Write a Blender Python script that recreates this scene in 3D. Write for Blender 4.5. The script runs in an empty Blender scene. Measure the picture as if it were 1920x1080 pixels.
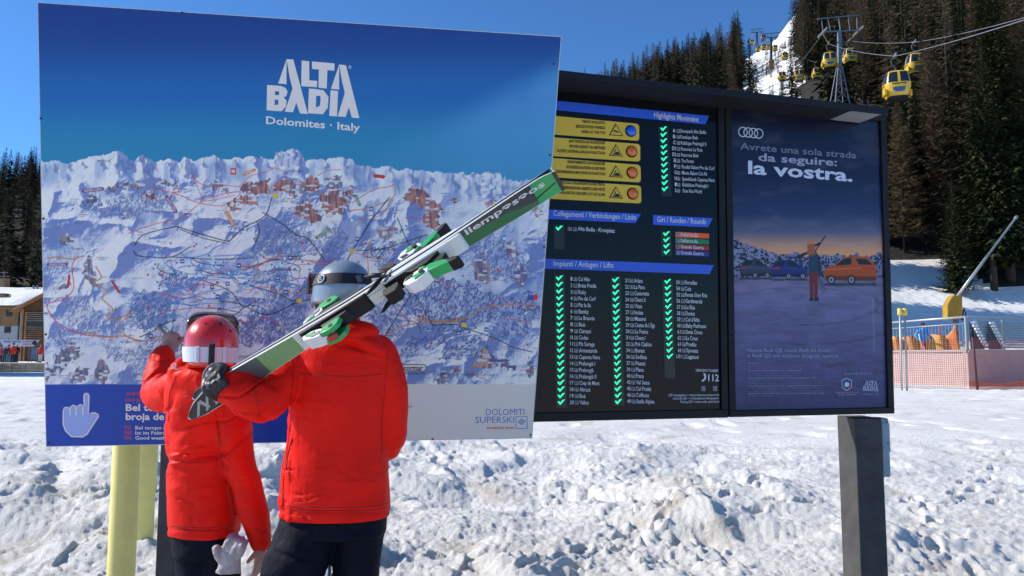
import bpy, math, random
import numpy as np
from mathutils import Vector, Matrix
random.seed(7)
rng = np.random.default_rng(11)
S = bpy.context.scene
COL = S.collection

# ------------------------------------------------------------------ camera, sky, sun, exposure
F = 1400.0                       # focal length in pixels of the 1920 wide picture
PITCH = math.atan(125 / F)
CAM = Vector((0, 0, 1.6))
cd = bpy.data.cameras.new('camera'); cam = bpy.data.objects.new('camera', cd); COL.objects.link(cam)
cam.location = CAM; cam.rotation_euler = (math.pi / 2 + PITCH, 0, 0)
cd.sensor_width = 36; cd.lens = F / 1920 * 36; cd.clip_start = .05; cd.clip_end = 3000
S.camera = cam
SUN_EL, SUN_AZ = 34, 9           # elevation; degrees behind the boards, counted from due left
el, az = math.radians(SUN_EL), math.radians(SUN_AZ)
SUN = Vector((-math.cos(el) * math.cos(az), math.cos(el) * math.sin(az), math.sin(el)))
W = bpy.data.worlds.new('World'); S.world = W; W.use_nodes = True
nt = W.node_tree; nt.nodes.clear()
sky = nt.nodes.new('ShaderNodeTexSky'); sky.sky_type = 'NISHITA'; sky.sun_disc = False
sky.sun_elevation = el; sky.sun_rotation = math.atan2(SUN.x, SUN.y)
sky.altitude = 1500; sky.air_density = 1.0; sky.dust_density = .15; sky.ozone_density = 3.2
bg = nt.nodes.new('ShaderNodeBackground'); bg.inputs[1].default_value = .095
wo = nt.nodes.new('ShaderNodeOutputWorld')
tint = nt.nodes.new('ShaderNodeMix'); tint.data_type = 'RGBA'; tint.blend_type = 'MULTIPLY'; tint.inputs[0].default_value = 1
tint.inputs[7].default_value = (.64, 1.10, 1.52, 1)      # the clear deep blue of high mountain air
nt.links.new(sky.outputs[0], tint.inputs[6]); nt.links.new(tint.outputs[2], bg.inputs[0]); nt.links.new(bg.outputs[0], wo.inputs[0])
sl = bpy.data.lights.new('sun', 'SUN'); sl.energy = 5.0; sl.angle = math.radians(.5); sl.color = (1, .945, .85)
so = bpy.data.objects.new('sun', sl); COL.objects.link(so)
so.rotation_euler = (-SUN).to_track_quat('-Z', 'Y').to_euler()
so.location = (-20, 5, 20)
S.view_settings.view_transform = 'Standard'; S.view_settings.look = 'None'
S.view_settings.exposure = 0.28; S.view_settings.gamma = 1
S.view_settings.use_curve_mapping = False
S.cycles.max_bounces = 6; S.cycles.diffuse_bounces = 3; S.cycles.glossy_bounces = 3
S.cycles.use_denoising = True

# ------------------------------------------------------------------ geometry of the view
cp, sp = math.cos(PITCH), math.sin(PITCH)
def ray(px, py):
    a = (px - 960) / F; b = (540 - py) / F
    return Vector((a, cp - sp * b, sp + cp * b))
def at(px, py, Y):
    r = ray(px, py); return CAM + r * (Y / r.y)
def project(P):                   # arrays (...,3) -> px, py
    d = P - np.array(CAM)
    z = d[..., 1] * cp + d[..., 2] * sp
    y = -d[..., 1] * sp + d[..., 2] * cp
    return 960 + F * d[..., 0] / z, 540 - F * y / z

class Plane:
    """a flat panel standing in the place; loc() gives metres along and up it"""
    def __init__(s, tl, tr, br, bl, ref, refY):
        A = np.array([list(ray(*tr)), list(-ray(*br)), list(ray(*bl))]).T
        t1, t2, t3 = np.linalg.solve(A, np.array(ray(*tl)))
        c = [ray(*tl), ray(*tr) * t1, ray(*br) * t2, ray(*bl) * t3]
        s.o = c[3].copy(); u = c[2] - c[3]; v = c[0] - c[3]
        s.x = u.normalized(); s.n = u.cross(v).normalized(); s.z = -(s.x.cross(s.n)).normalized()
        if s.z.z < 0: s.z = -s.z
        if s.n.y > 0: s.n = -s.n
        r = ray(*ref); t = s.o.dot(s.n) / r.dot(s.n); k = refY / (r * t).y
        s.o = CAM + s.o * k
        s.M = Matrix((( s.x.x, -s.n.x, s.z.x, s.o.x), (s.x.y, -s.n.y, s.z.y, s.o.y), (s.x.z, -s.n.z, s.z.z, s.o.z), (0, 0, 0, 1)))
    def loc(s, px, py):
        r = ray(px, py); t = (s.o - CAM).dot(s.n) / r.dot(s.n)
        p = CAM + r * t - s.o
        return p.dot(s.x), p.dot(s.z)
    def world(s, x, z, d=0):      # d = metres proud of the face
        return s.o + s.x * x + s.z * z + s.n * d

# ------------------------------------------------------------------ noise
def _h(ix, iy, iz, seed):
    n = (ix * 374761393 + iy * 668265263 + iz * 2147483647 + seed * 1274126177) & 0xffffffff
    n = ((n ^ (n >> 13)) * 1274126177) & 0xffffffff
    n = ((n ^ (n >> 16)) * 2246822519) & 0xffffffff
    return ((n ^ (n >> 15)) & 0xffff) / 65535.0
def vn(x, y, z=None, seed=0):     # value noise -1..1
    x = np.asarray(x, float); y = np.asarray(y, float)
    ix = np.floor(x).astype(np.int64); iy = np.floor(y).astype(np.int64)
    fx = x - ix; fy = y - iy; fx = fx * fx * fx * (fx * (fx * 6 - 15) + 10); fy = fy * fy * fy * (fy * (fy * 6 - 15) + 10)
    def lay(k):
        a = _h(ix, iy, k, seed); b = _h(ix + 1, iy, k, seed); c = _h(ix, iy + 1, k, seed); d = _h(ix + 1, iy + 1, k, seed)
        return (a * (1 - fx) + b * fx) * (1 - fy) + (c * (1 - fx) + d * fx) * fy
    if z is None: return lay(0) * 2 - 1
    z = np.asarray(z, float); iz = np.floor(z).astype(np.int64); fz = z - iz; fz = fz * fz * (3 - 2 * fz)
    return (lay(iz) * (1 - fz) + lay(iz + 1) * fz) * 2 - 1
def fbm(x, y, oct=4, seed=0, gain=.5):
    r = 0; a = 1; t = 0
    for i in range(oct):
        c, s_ = math.cos(i * 1.3), math.sin(i * 1.3)
        r = r + a * vn((x * c - y * s_) * 2 ** i, (x * s_ + y * c) * 2 ** i, None, seed + i * 7); t += a; a *= gain
    return r / t
def sst(a, b, x):
    t = np.clip((x - a) / (b - a), 0, 1); return t * t * (3 - 2 * t)

# ------------------------------------------------------------------ materials
def mat(name, col, rough=.6, metal=0, var=0., vscale=8, bump=0., bscale=60, spec=None, emit=None, es=1, coat=0, alt=None, coord='Object', trans=0):
    m = bpy.data.materials.new(name); m.use_nodes = True; t = m.node_tree; N = t.nodes; L = t.links
    b = N['Principled BSDF']; b.inputs['Base Color'].default_value = (*col, 1)
    b.inputs['Roughness'].default_value = rough; b.inputs['Metallic'].default_value = metal
    if spec is not None: b.inputs['Specular IOR Level'].default_value = spec
    if coat: b.inputs['Coat Weight'].default_value = coat; b.inputs['Coat Roughness'].default_value = .05
    if trans: b.inputs['Transmission Weight'].default_value = trans
    if emit: b.inputs['Emission Color'].default_value = (*emit, 1); b.inputs['Emission Strength'].default_value = es
    if var or bump or alt:
        tc = N.new('ShaderNodeTexCoord')
        n = N.new('ShaderNodeTexNoise'); n.inputs['Scale'].default_value = vscale; n.inputs['Detail'].default_value = 6
        n.inputs['Roughness'].default_value = .62
        L.new(tc.outputs[coord], n.inputs['Vector'])
        if var or alt:
            a = alt or tuple(c * (1 - var) for c in col)
            r = N.new('ShaderNodeValToRGB'); r.color_ramp.elements[0].position = .36; r.color_ramp.elements[1].position = .64
            r.color_ramp.elements[0].color = (*a, 1); r.color_ramp.elements[1].color = (*[min(1, c * (1 + var * .35)) for c in col], 1)
            L.new(n.outputs['Fac'], r.inputs['Fac']); L.new(r.outputs['Color'], b.inputs['Base Color'])
            mr = N.new('ShaderNodeMapRange'); mr.inputs['To Min'].default_value = max(0, rough - .08); mr.inputs['To Max'].default_value = min(1, rough + .1)
            L.new(n.outputs['Fac'], mr.inputs['Value']); L.new(mr.outputs[0], b.inputs['Roughness'])
        if bump:
            n2 = N.new('ShaderNodeTexNoise'); n2.inputs['Scale'].default_value = bscale; n2.inputs['Detail'].default_value = 5
            L.new(tc.outputs[coord], n2.inputs['Vector'])
            bp = N.new('ShaderNodeBump'); bp.inputs['Strength'].default_value = 1; bp.inputs['Distance'].default_value = bump
            L.new(n2.outputs['Fac'], bp.inputs['Height']); L.new(bp.outputs[0], b.inputs['Normal'])
    return m
def mat_print(name, rough=.3):
    m = bpy.data.materials.new(name); m.use_nodes = True; N = m.node_tree.nodes
    a = N.new('ShaderNodeVertexColor'); a.layer_name = 'ink'
    b = N['Principled BSDF']; b.inputs['Roughness'].default_value = rough; b.inputs['Specular IOR Level'].default_value = .3
    m.node_tree.links.new(a.outputs[0], b.inputs['Base Color']); return m
def lin(r, g, b):                 # 0..255 display colour -> linear
    return tuple(((c / 255) / 12.92 if c / 255 <= .04045 else ((c / 255 + .055) / 1.055) ** 2.4) for c in (r, g, b))

# ------------------------------------------------------------------ objects
def link(name, me, parent=None, loc=None):
    o = bpy.data.objects.new(name, me); COL.objects.link(o)
    if parent is not None:
        o.parent = parent
        if parent.parent is None: o.matrix_parent_inverse = parent.matrix_basis.inverted()
    if loc is not None: o.location = loc
    return o
def tag(o, label=None, cat=None, group=None, kind=None):
    if label: o['label'] = label
    if cat: o['category'] = cat
    if group: o['group'] = group
    if kind: o['kind'] = kind
    return o
def thing(name, label, cat, loc=(0, 0, 0), group=None, M=None):
    o = bpy.data.objects.new(name, None); COL.objects.link(o); o.empty_display_size = .1
    if M is not None: o.matrix_basis = M
    else: o.location = loc
    return tag(o, label, cat, group)
def mesh(name, v, f, m, smooth=False):
    me = bpy.data.meshes.new(name); me.from_pydata([tuple(p) for p in v], [], f); me.validate()
    for mm in (m if isinstance(m, (list, tuple)) else [m]): me.materials.append(mm)
    if smooth: me.polygons.foreach_set('use_smooth', [True] * len(me.polygons))
    me.update(); return me
def grid_mesh(name, P, m, smooth=True, colors=None):
    """P (R,C,3) numpy grid"""
    R, C = P.shape[:2]; me = bpy.data.meshes.new(name)
    me.vertices.add(R * C); me.vertices.foreach_set('co', P.reshape(-1).astype(np.float32))
    i = (np.arange(R - 1)[:, None] * C + np.arange(C - 1)[None, :]).reshape(-1)
    q = np.stack([i, i + 1, i + C + 1, i + C], 1).astype(np.int32).reshape(-1); n = len(i)
    me.loops.add(n * 4); me.loops.foreach_set('vertex_index', q)
    me.polygons.add(n); me.polygons.foreach_set('loop_start', np.arange(n, dtype=np.int32) * 4)
    try: me.polygons.foreach_set('loop_total', np.full(n, 4, dtype=np.int32))
    except Exception: pass
    me.update(calc_edges=True); me.materials.append(m)
    if smooth: me.polygons.foreach_set('use_smooth', np.ones(n, dtype=bool))
    if colors is not None:
        ca = me.color_attributes.new('ink', 'FLOAT_COLOR', 'POINT')
        c4 = np.ones((R * C, 4), np.float32); c4[:, :3] = colors.reshape(-1, 3); ca.data.foreach_set('color', c4.reshape(-1))
    return me

class MB:
    """collects shapes for ONE mesh"""
    def __init__(s): s.v = []; s.f = []; s.mi = []; s.m = 0
    def add(s, v, f):
        k = len(s.v); s.v += [Vector(p) for p in v]; s.f += [tuple(i + k for i in q) for q in f]; s.mi += [s.m] * len(f); return s
    def box(s, c, h, R=None):
        c = Vector(c); h = Vector(h)
        v = [Vector((x * h.x, y * h.y, z * h.z)) for x in (-1, 1) for y in (-1, 1) for z in (-1, 1)]
        if R is not None: v = [R @ p for p in v]
        return s.add([c + p for p in v], [(0, 1, 3, 2), (4, 6, 7, 5), (0, 4, 5, 1), (2, 3, 7, 6), (0, 2, 6, 4), (1, 5, 7, 3)])
    def bevbox(s, c, h, b, R=None):
        """box with chamfered edges"""
        c = Vector(c); h = Vector(h); v = []; idx = {}
        for sx in (-1, 1):
            for sy in (-1, 1):
                for sz in (-1, 1):
                    for a in range(3):
                        p = Vector((sx * (h.x - b), sy * (h.y - b), sz * (h.z - b))); p[a] += (sx, sy, sz)[a] * b
                        idx[(sx, sy, sz, a)] = len(v); v.append(p)
        f = []
        for a in range(3):
            o1, o2 = (a + 1) % 3, (a + 2) % 3
            for sa in (-1, 1):
                q = []
                for u, w in ((-1, -1), (1, -1), (1, 1), (-1, 1)):
                    k = [0, 0, 0]; k[a] = sa; k[o1] = u; k[o2] = w; q.append(idx[(*k, a)])
                f.append(tuple(q if sa > 0 else q[::-1]))
        for a in range(3):
            o1, o2 = (a + 1) % 3, (a + 2) % 3
            for u in (-1, 1):
                for w in (-1, 1):
                    k0 = [0, 0, 0]; k0[a] = -1; k0[o1] = u; k0[o2] = w; k1 = list(k0); k1[a] = 1
                    f.append((idx[(*k0, o1)], idx[(*k1, o1)], idx[(*k1, o2)], idx[(*k0, o2)]))
        for sx in (-1, 1):
            for sy in (-1, 1):
                for sz in (-1, 1): f.append(tuple(idx[(sx, sy, sz, a)] for a in range(3)))
        if R is not None: v = [R @ p for p in v]
        return s.add([c + p for p in v], f)
    def tube(s, pts, r, n=8, cap=True, flat=None):
        pts = [Vector(p) for p in pts]; rs = r if isinstance(r, (list, tuple)) else [r] * len(pts)
        v = []; f = []; prev = None
        for i, p in enumerate(pts):
            t = (pts[min(i + 1, len(pts) - 1)] - pts[max(i - 1, 0)])
            t = t.normalized() if t.length > 1e-9 else Vector((0, 0, 1))
            if prev is None: a = t.orthogonal().normalized()
            else: a = (prev - t * prev.dot(t)); a = a.normalized() if a.length > 1e-6 else t.orthogonal().normalized()
            prev = a; b = t.cross(a)
            for k in range(n):
                w = 2 * math.pi * k / n; v.append(p + (a * math.cos(w) + b * math.sin(w)) * rs[i])
        for i in range(len(pts) - 1):
            for k in range(n):
                k2 = (k + 1) % n; f.append((i * n + k, i * n + k2, (i + 1) * n + k2, (i + 1) * n + k))
        if cap: f.append(tuple(range(n))[::-1]); f.append(tuple((len(pts) - 1) * n + k for k in range(n)))
        return s.add(v, f)
    def loft(s, secs, n=24, ex=2.0, cap=True):
        """secs: (centre, half axis a, half axis b)"""
        v = []; f = []
        for c, a, b in secs:
            c, a, b = Vector(c), Vector(a), Vector(b)
            for k in range(n):
                w = 2 * math.pi * k / n; cx, sx = math.cos(w), math.sin(w)
                v.append(c + a * (math.copysign(abs(cx) ** (2 / ex), cx)) + b * (math.copysign(abs(sx) ** (2 / ex), sx)))
        for i in range(len(secs) - 1):
            for k in range(n):
                k2 = (k + 1) % n; f.append((i * n + k, i * n + k2, (i + 1) * n + k2, (i + 1) * n + k))
        if cap: f.append(tuple(range(n))[::-1]); f.append(tuple((len(secs) - 1) * n + k for k in range(n)))
        return s.add(v, f)
    def ell(s, c, a, b, d, n=16, m=10):
        c, a, b, d = Vector(c), Vector(a), Vector(b), Vector(d); v = [c - d]; f = []
        for i in range(1, m):
            t = -math.pi / 2 + math.pi * i / m
            for k in range(n):
                w = 2 * math.pi * k / n; v.append(c + (a * math.cos(w) + b * math.sin(w)) * math.cos(t) + d * math.sin(t))
        v.append(c + d)
        for k in range(n): f.append((0, 1 + (k + 1) % n, 1 + k))
        for i in range(m - 2):
            for k in range(n): k2 = (k + 1) % n; f.append((1 + i * n + k, 1 + i * n + k2, 1 + (i + 1) * n + k2, 1 + (i + 1) * n + k))
        for k in range(n): f.append((len(v) - 1, 1 + (m - 2) * n + k, 1 + (m - 2) * n + (k + 1) % n))
        return s.add(v, f)
    def prism(s, poly, d):
        """poly: 3D points, extruded by vector d"""
        n = len(poly); d = Vector(d); p = [Vector(q) for q in poly]
        return s.add(p + [q + d for q in p], [tuple(range(n))[::-1], tuple(range(n, 2 * n))] + [(i, (i + 1) % n, n + (i + 1) % n, n + i) for i in range(n)])
    def me(s, name, m, smooth=False):
        x = mesh(name, s.v, s.f, m, smooth)
        if isinstance(m, (list, tuple)) and len(x.polygons) == len(s.mi): x.polygons.foreach_set('material_index', s.mi)
        return x
    def build(s, name, m, parent=None, smooth=False, loc=None): return link(name, s.me(name, m, smooth), parent, loc)

def shade_auto(o, deg=40):
    me = o.data; me.polygons.foreach_set('use_smooth', [True] * len(me.polygons))
    try: me.set_sharp_from_angle(angle=math.radians(deg))
    except Exception: pass
    return o

# ------------------------------------------------------------------ lettering
_tc = {}
def text_mesh(t, bold=0., res=2, ext=0.):
    k = (t, bold, ext)
    if k in _tc: return _tc[k]
    c = bpy.data.curves.new('lettering', 'FONT'); c.body = t; c.resolution_u = res; c.offset = bold; c.extrude = ext
    o = bpy.data.objects.new('lettering', c); COL.objects.link(o)
    dg = bpy.context.evaluated_depsgraph_get(); me = bpy.data.meshes.new_from_object(o.evaluated_get(dg))
    bpy.data.objects.remove(o); bpy.data.curves.remove(c)
    n = len(me.vertices); co = np.zeros(n * 3, np.float32); me.vertices.foreach_get('co', co); co = co.reshape(-1, 3)
    fs = [tuple(p.vertices) for p in me.polygons]; bpy.data.meshes.remove(me)
    _tc[k] = (co, fs); return _tc[k]
def put_text(pl, t, p0, p1, hpx, m, parent, bold=.012, d=.0015, name='lettering', mb=None, shear=0, flip=False):
    """text whose baseline runs p0->p1 (picture points on the panel), capital height hpx pixels"""
    co, fs = text_mesh(t, bold)
    if not len(co): return
    x0, x1 = co[:, 0].min(), co[:, 0].max()
    a = Vector(pl.loc(*p0)); b = Vector(pl.loc(*p1)); up = Vector(pl.loc(p0[0], p0[1] - hpx)) - a
    ex = (b - a) / (x1 - x0); ey = up / .64
    V = [pl.world(*(a + ex * (float(c[0]) - x0) + ey * float(c[1])), d) for c in co]
    if mb is not None: mb.add(V, fs); return
    return link(name, mesh(name, V, fs, m), parent)
def flatpoly(pl, pts, m, parent, name, d=.001, mb=None):
    V = [pl.world(*pl.loc(*p), d) for p in pts]
    if mb is not None: mb.add(V, [tuple(range(len(V)))[::-1]]); return
    return link(name, mesh(name, V, [tuple(range(len(V)))[::-1]], m), parent)

# ------------------------------------------------------------------ raster drawing (print on panels)
def inpoly(X, Y, poly):
    r = np.zeros(X.shape, bool); n = len(poly)
    for i in range(n):
        x1, y1 = poly[i]; x2, y2 = poly[(i + 1) % n]
        if y1 == y2: continue
        r ^= ((y1 > Y) != (y2 > Y)) & (X < (x2 - x1) * (Y - y1) / (y2 - y1) + x1)
    return r
class Print:
    def __init__(s, pl, tl, tr, br, bl, cols, rows):
        s.pl = pl; c = [np.array(pl.loc(*p)) for p in (tl, tr, br, bl)]
        u = np.linspace(0, 1, cols)[None, :, None]; v = np.linspace(0, 1, rows)[:, None, None]
        L = (c[0] * (1 - u) + c[1] * u) * (1 - v) + (c[3] * (1 - u) + c[2] * u) * v
        o, x, z, n = (np.array(q) for q in (pl.o, pl.x, pl.z, pl.n))
        s.P = o + L[..., :1] * x + L[..., 1:] * z + n * .0008
        s.X, s.Y = project(s.P); s.C = np.zeros(s.X.shape + (3,)); s.cols, s.rows = cols, rows
        s.px = (s.X[:, -1] - s.X[:, 0]).mean() / cols
    def win(s, x0, y0, x1, y1):
        m = (s.X >= x0) & (s.X <= x1) & (s.Y >= y0) & (s.Y <= y1)
        rr = np.where(m.any(1))[0]; cc = np.where(m.any(0))[0]
        if len(rr) == 0 or len(cc) == 0: return None
        return slice(rr[0], rr[-1] + 1), slice(cc[0], cc[-1] + 1)
    def blend(s, w, m, col):
        s.C[w] = s.C[w] * (1 - m[..., None]) + np.asarray(col) * m[..., None]
    def fill(s, poly, col, a=1., soft=0, jag=0, seed=0):
        xs = [p[0] for p in poly]; ys = [p[1] for p in poly]; w = s.win(min(xs) - jag, min(ys) - jag, max(xs) + jag, max(ys) + jag)
        if w is None: return
        X, Y = s.X[w], s.Y[w]
        if jag: X, Y = X + jag * vn(X / 7, Y / 7, None, seed), Y + jag * vn(X / 5, Y / 5, None, seed + 1)
        m = inpoly(X, Y, poly).astype(float) * a
        s.blend(w, m, col)
    def ellipse(s, cx, cy, rx, ry, col, a=1., soft=.15):
        w = s.win(cx - rx * 1.3, cy - ry * 1.3, cx + rx * 1.3, cy + ry * 1.3)
        if w is None: return
        d = np.hypot((s.X[w] - cx) / rx, (s.Y[w] - cy) / ry); s.blend(w, a * (1 - sst(1 - soft, 1 + soft, d)), col)
    def line(s, pts, col, wd=1.2, a=1., wob=0, seed=0):
        for (x0, y0), (x1, y1) in zip(pts[:-1], pts[1:]):
            w = s.win(min(x0, x1) - wd - wob - 1, min(y0, y1) - wd - wob - 1, max(x0, x1) + wd + wob + 1, max(y0, y1) + wd + wob + 1)
            if w is None: continue
            X, Y = s.X[w], s.Y[w]
            if wob: X, Y = X + wob * vn(X / 9, Y / 9, None, seed), Y + wob * vn(X / 9, Y / 9, None, seed + 5)
            dx, dy = x1 - x0, y1 - y0; L = dx * dx + dy * dy + 1e-9
            t = np.clip(((X - x0) * dx + (Y - y0) * dy) / L, 0, 1)
            d = np.hypot(X - x0 - t * dx, Y - y0 - t * dy)
            s.blend(w, a * np.clip((wd / 2 + .6 - d) / 1.0, 0, 1), col)
    def build(s, name, m, parent):
        return link(name, grid_mesh(name, s.P[::-1], m, False, s.C[::-1]), parent)
def spline(pts, n=8):
    P = [np.array(p, float) for p in pts]; P = [2 * P[0] - P[1]] + P + [2 * P[-1] - P[-2]]; out = []
    for i in range(1, len(P) - 2):
        for k in range(n):
            t = k / n; a, b, c, d = P[i - 1], P[i], P[i + 1], P[i + 2]
            out.append(tuple(.5 * (2 * b + (c - a) * t + (2 * a - 5 * b + 4 * c - d) * t * t + (3 * b - a - 3 * c + d) * t ** 3)))
    out.append(tuple(P[-2])); return out

# ================================================================== GROUND
TREE_SHADE = []
AZK = np.array([-1.6, -.62, -.3, .0, .064, .2, .30, .325, .36, .40, .50, .8, 1.6])
CAPK = np.array([.21, .215, .22, .25, .318, .346, .372, .405, .425, .48, .60, .60, .5])
def height(x, y):
    """far terrain"""
    x = np.asarray(x, float); y = np.maximum(np.asarray(y, float), .1); a = x / y; r = y
    cap = np.interp(a, AZK, CAPK)
    start = np.interp(a, [-.6, 0, .2, .45], [125, 95, 52, 45])
    up = np.maximum(r - start, 0)
    sl = np.interp(a, [-.6, 0, .3, .45, .7], [.42, .40, .47, .56, .56])
    foot = np.interp(a, [-.6, .1, .4], [0, .3, .55])
    z = np.minimum(up, 22) * foot + np.maximum(up - 22, 0) * sl
    zc = 1.6 + r * cap
    k = 14.0; d = np.clip(.5 + .5 * (zc - z) / k, 0, 1); z = zc * (1 - d) + z * d - k * d * (1 - d) * .5
    z = np.where(up <= 0, 0, np.maximum(z, 0))
    z = z + fbm(x / 23, y / 23, 3, 3) * np.clip(up / 30, 0, 1) * 2.2
    return z
m_snow = bpy.data.materials.new('snow'); m_snow.use_nodes = True
def snow_nodes():
    t = m_snow.node_tree; N = t.nodes; L = t.links; b = N['Principled BSDF']
    tc = N.new('ShaderNodeTexCoord')
    n = N.new('ShaderNodeTexNoise'); n.inputs['Scale'].default_value = .9; n.inputs['Detail'].default_value = 8; n.inputs['Roughness'].default_value = .7
    L.new(tc.outputs['Object'], n.inputs['Vector'])
    r = N.new('ShaderNodeValToRGB'); e = r.color_ramp.elements
    e[0].position = .30; e[0].color = (.56, .50, .42, 1); e[1].position = .46; e[1].color = (.85, .835, .80, 1)
    L.new(n.outputs['Fac'], r.inputs['Fac']); L.new(r.outputs[0], b.inputs['Base Color'])
    b.inputs['Roughness'].default_value = .55; b.inputs['Specular IOR Level'].default_value = .35
    n2 = N.new('ShaderNodeTexNoise'); n2.inputs['Scale'].default_value = 17; n2.inputs['Detail'].default_value = 8; n2.inputs['Roughness'].default_value = .78
    L.new(tc.outputs['Object'], n2.inputs['Vector'])
    bp = N.new('ShaderNodeBump'); bp.inputs['Distance'].default_value = .045; bp.inputs['Strength'].default_value = 1
    L.new(n2.outputs['Fac'], bp.inputs['Height']); L.new(bp.outputs[0], b.inputs['Normal'])
snow_nodes()
m_snow_far = mat('snow_far', (.84, .83, .81), .6, var=.07, vscale=.25, bump=.12, bscale=1.2)
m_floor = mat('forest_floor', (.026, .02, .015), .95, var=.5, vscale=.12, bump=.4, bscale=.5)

def near_height(x, y):
    r = np.hypot(x, y)
    right = sst(1.0, 3.6, x - .12 * y); far = sst(10, 15, y)
    # ploughed bank between the posts
    bank = .34 * np.exp(-((y - 11.5 - .5 * x * .3) / 3.6) ** 2) * (1 - .75 * sst(.8, 4.0, x)) * (.7 + .5 * fbm(x / 2.3, y / 2.3, 2, 5))
    rough = (1 - .80 * far) * (1 - .55 * right * sst(5, 8, y))
    wx = x + .25 * vn(x * 1.3, y * 1.3, None, 31); wy = y + .25 * vn(x * 1.3, y * 1.3, None, 32)
    left = 1 - sst(-2.2, -.6, x)
    big = fbm(wx / 2.4, wy / 1.5, 3, 12) * .32 + np.abs(vn(wx / 1.9 + .5 * wy, wy / 1.1, None, 15)) * -.10 + .10 * left * (1 - np.abs(vn(wx * .45 + wy * .5, wy * 1.6, None, 17))) ** 2
    billow = lambda f, s: 1 - np.abs(vn(wx * f, wy * f, None, s))
    soft = lambda f, s: vn(wx * f, wy * f, None, s)
    lumps = (billow(1.3, 41) ** 2 * .42 + .24 * soft(2.9, 42) + .17 * soft(6.3, 43) + .07 * soft(12, 44) - .2) * .085
    cr = sst(-.1, .5, vn(x * .8, y * .8, None, 52)); chunks = (np.maximum(0, vn(x * 7.5, y * 7.5, None, 51) - .30) * .07 + np.maximum(0, vn(x * 15, y * 15, None, 53) - .2) * .055) * cr
    fine = vn(x * 21, y * 21, None, 61) * .012 + vn(x * 43, y * 43, None, 62) * .010
    plate = sst(.02, .30, vn(x * .8 + .3 * y, y * .7, None, 71)) * .10 + sst(.25, .31, vn(x * 1.6, y * 1.5, None, 72)) * .035
    tracks = .022 * np.sin((x * .25 + y) * 22 + 2 * vn(x * 2, y * 2, None, 81)) * sst(6.5, 8.5, y) * (1 - sst(14, 18, y)) * sst(.5, 2.5, x) * sst(-.3, .3, vn(x * .7, y * .5, None, 82))
    farb = fbm(x / 3.5, y / 2.0, 3, 91) * .06 * far
    foot = -np.maximum(0, vn(x * 2.2, y * 1.2, None, 95) - .45) * .16 * far
    for fx, fy, fr in FOOT:
        m = (np.abs(x - fx) < .3) & (np.abs(y - fy) < .3)
        if m.any():
            dx, dy = x[m] - fx, y[m] - fy; c_, s_ = math.cos(fr), math.sin(fr); u_, v_ = dx * c_ + dy * s_, -dx * s_ + dy * c_
            e_ = np.hypot(u_ / .15, v_ / .062); farb[m] += -.045 * (1 - sst(.75, 1.1, e_)) + .016 * np.exp(-((e_ - 1.25) / .2) ** 2)
    z = bank + rough * (big + lumps + chunks + plate - .05) + fine * (1 - .5 * far) + tracks + farb + foot
    # level patch where the camera stands
    return z * sst(1.4, 3.2, r) - .02
rf_ = random.Random(21); FOOT = []
for x0, y0, dr, n_ in ((-2.4, 4.6, .3, 9), (1.0, 4.9, .1, 14), (3.2, 5.2, 1.2, 12), (.2, 5.6, .9, 12), (-3.4, 6.5, -.2, 12), (2.0, 7.5, .4, 14), (4.5, 8.0, .9, 16), (-.4, 3.4, .2, 8), (-1.2, 2.9, 1.0, 6)):
    for k in range(n_): FOOT.append((x0 + math.cos(dr) * .36 * k + rf_.uniform(-.05, .05) - math.sin(dr) * .09 * (-1) ** k, y0 + math.sin(dr) * .36 * k + math.cos(dr) * .09 * (-1) ** k, dr + rf_.uniform(-.2, .2)))
RR = 1.3 * (46 / 1.3) ** np.linspace(0, 1, 900); AA = np.radians(np.linspace(-43, 43, 640))
gx = RR[:, None] * np.sin(AA)[None]; gy = RR[:, None] * np.cos(AA)[None]
gz = near_height(gx, gy) * (1 - sst(40, 46, RR)[:, None])
tag(link('ground', grid_mesh('ground', np.stack([gx, gy, gz], -1), m_snow)), kind='structure')
# the open piste around and behind the camera
ring = []; fr = []
n = 72
for k in range(n):
    a = 2 * math.pi * k / n
    for r_ in (.01, 6, 20, 44, 130):
        ring.append((r_ * math.sin(a), r_ * math.cos(a), -.33 if r_ < 40 else -.06))
for k in range(n):
    k2 = (k + 1) % n
    for j in range(4): fr.append((k * 5 + j, k * 5 + j + 1, k2 * 5 + j + 1, k2 * 5 + j))
tag(link('piste', mesh('piste', ring, fr, m_snow_far, True)), kind='structure')
# hills
AH = np.linspace(-1.5, 1.5, 420); YH = np.concatenate([np.linspace(44, 110, 80), np.linspace(112, 520, 150)])
hx = AH[None] * YH[:, None]; hy = np.broadcast_to(YH[:, None], hx.shape)
hz = height(hx, hy) - .02 - .25 * (1 - sst(44, 47, hy))
def piste_mask(x, y):
    a = x / y; px = 960 + 1400 * a
    e = height(x, y) / y; py = 665 - 1400 * (height(x, y) - 1.6) / y
    m = ((px > 1405 - .0 * py) & (px < 1512 + 16 * vn(py / 9, y / 7, None, 77) + 7 * vn(py / 3, y / 3, None, 78)) & (y > 130))
    m |= (px > 1570) & (px < 1625) & (y > 150) & (y < 215)
    return m
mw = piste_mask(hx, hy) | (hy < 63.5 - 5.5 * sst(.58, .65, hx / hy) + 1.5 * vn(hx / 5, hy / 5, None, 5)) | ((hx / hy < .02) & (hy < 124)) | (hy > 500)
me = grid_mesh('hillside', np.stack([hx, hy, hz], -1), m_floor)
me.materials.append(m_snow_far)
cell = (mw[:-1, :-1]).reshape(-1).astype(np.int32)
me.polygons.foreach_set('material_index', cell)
tag(link('hillside', me), kind='structure')

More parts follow.
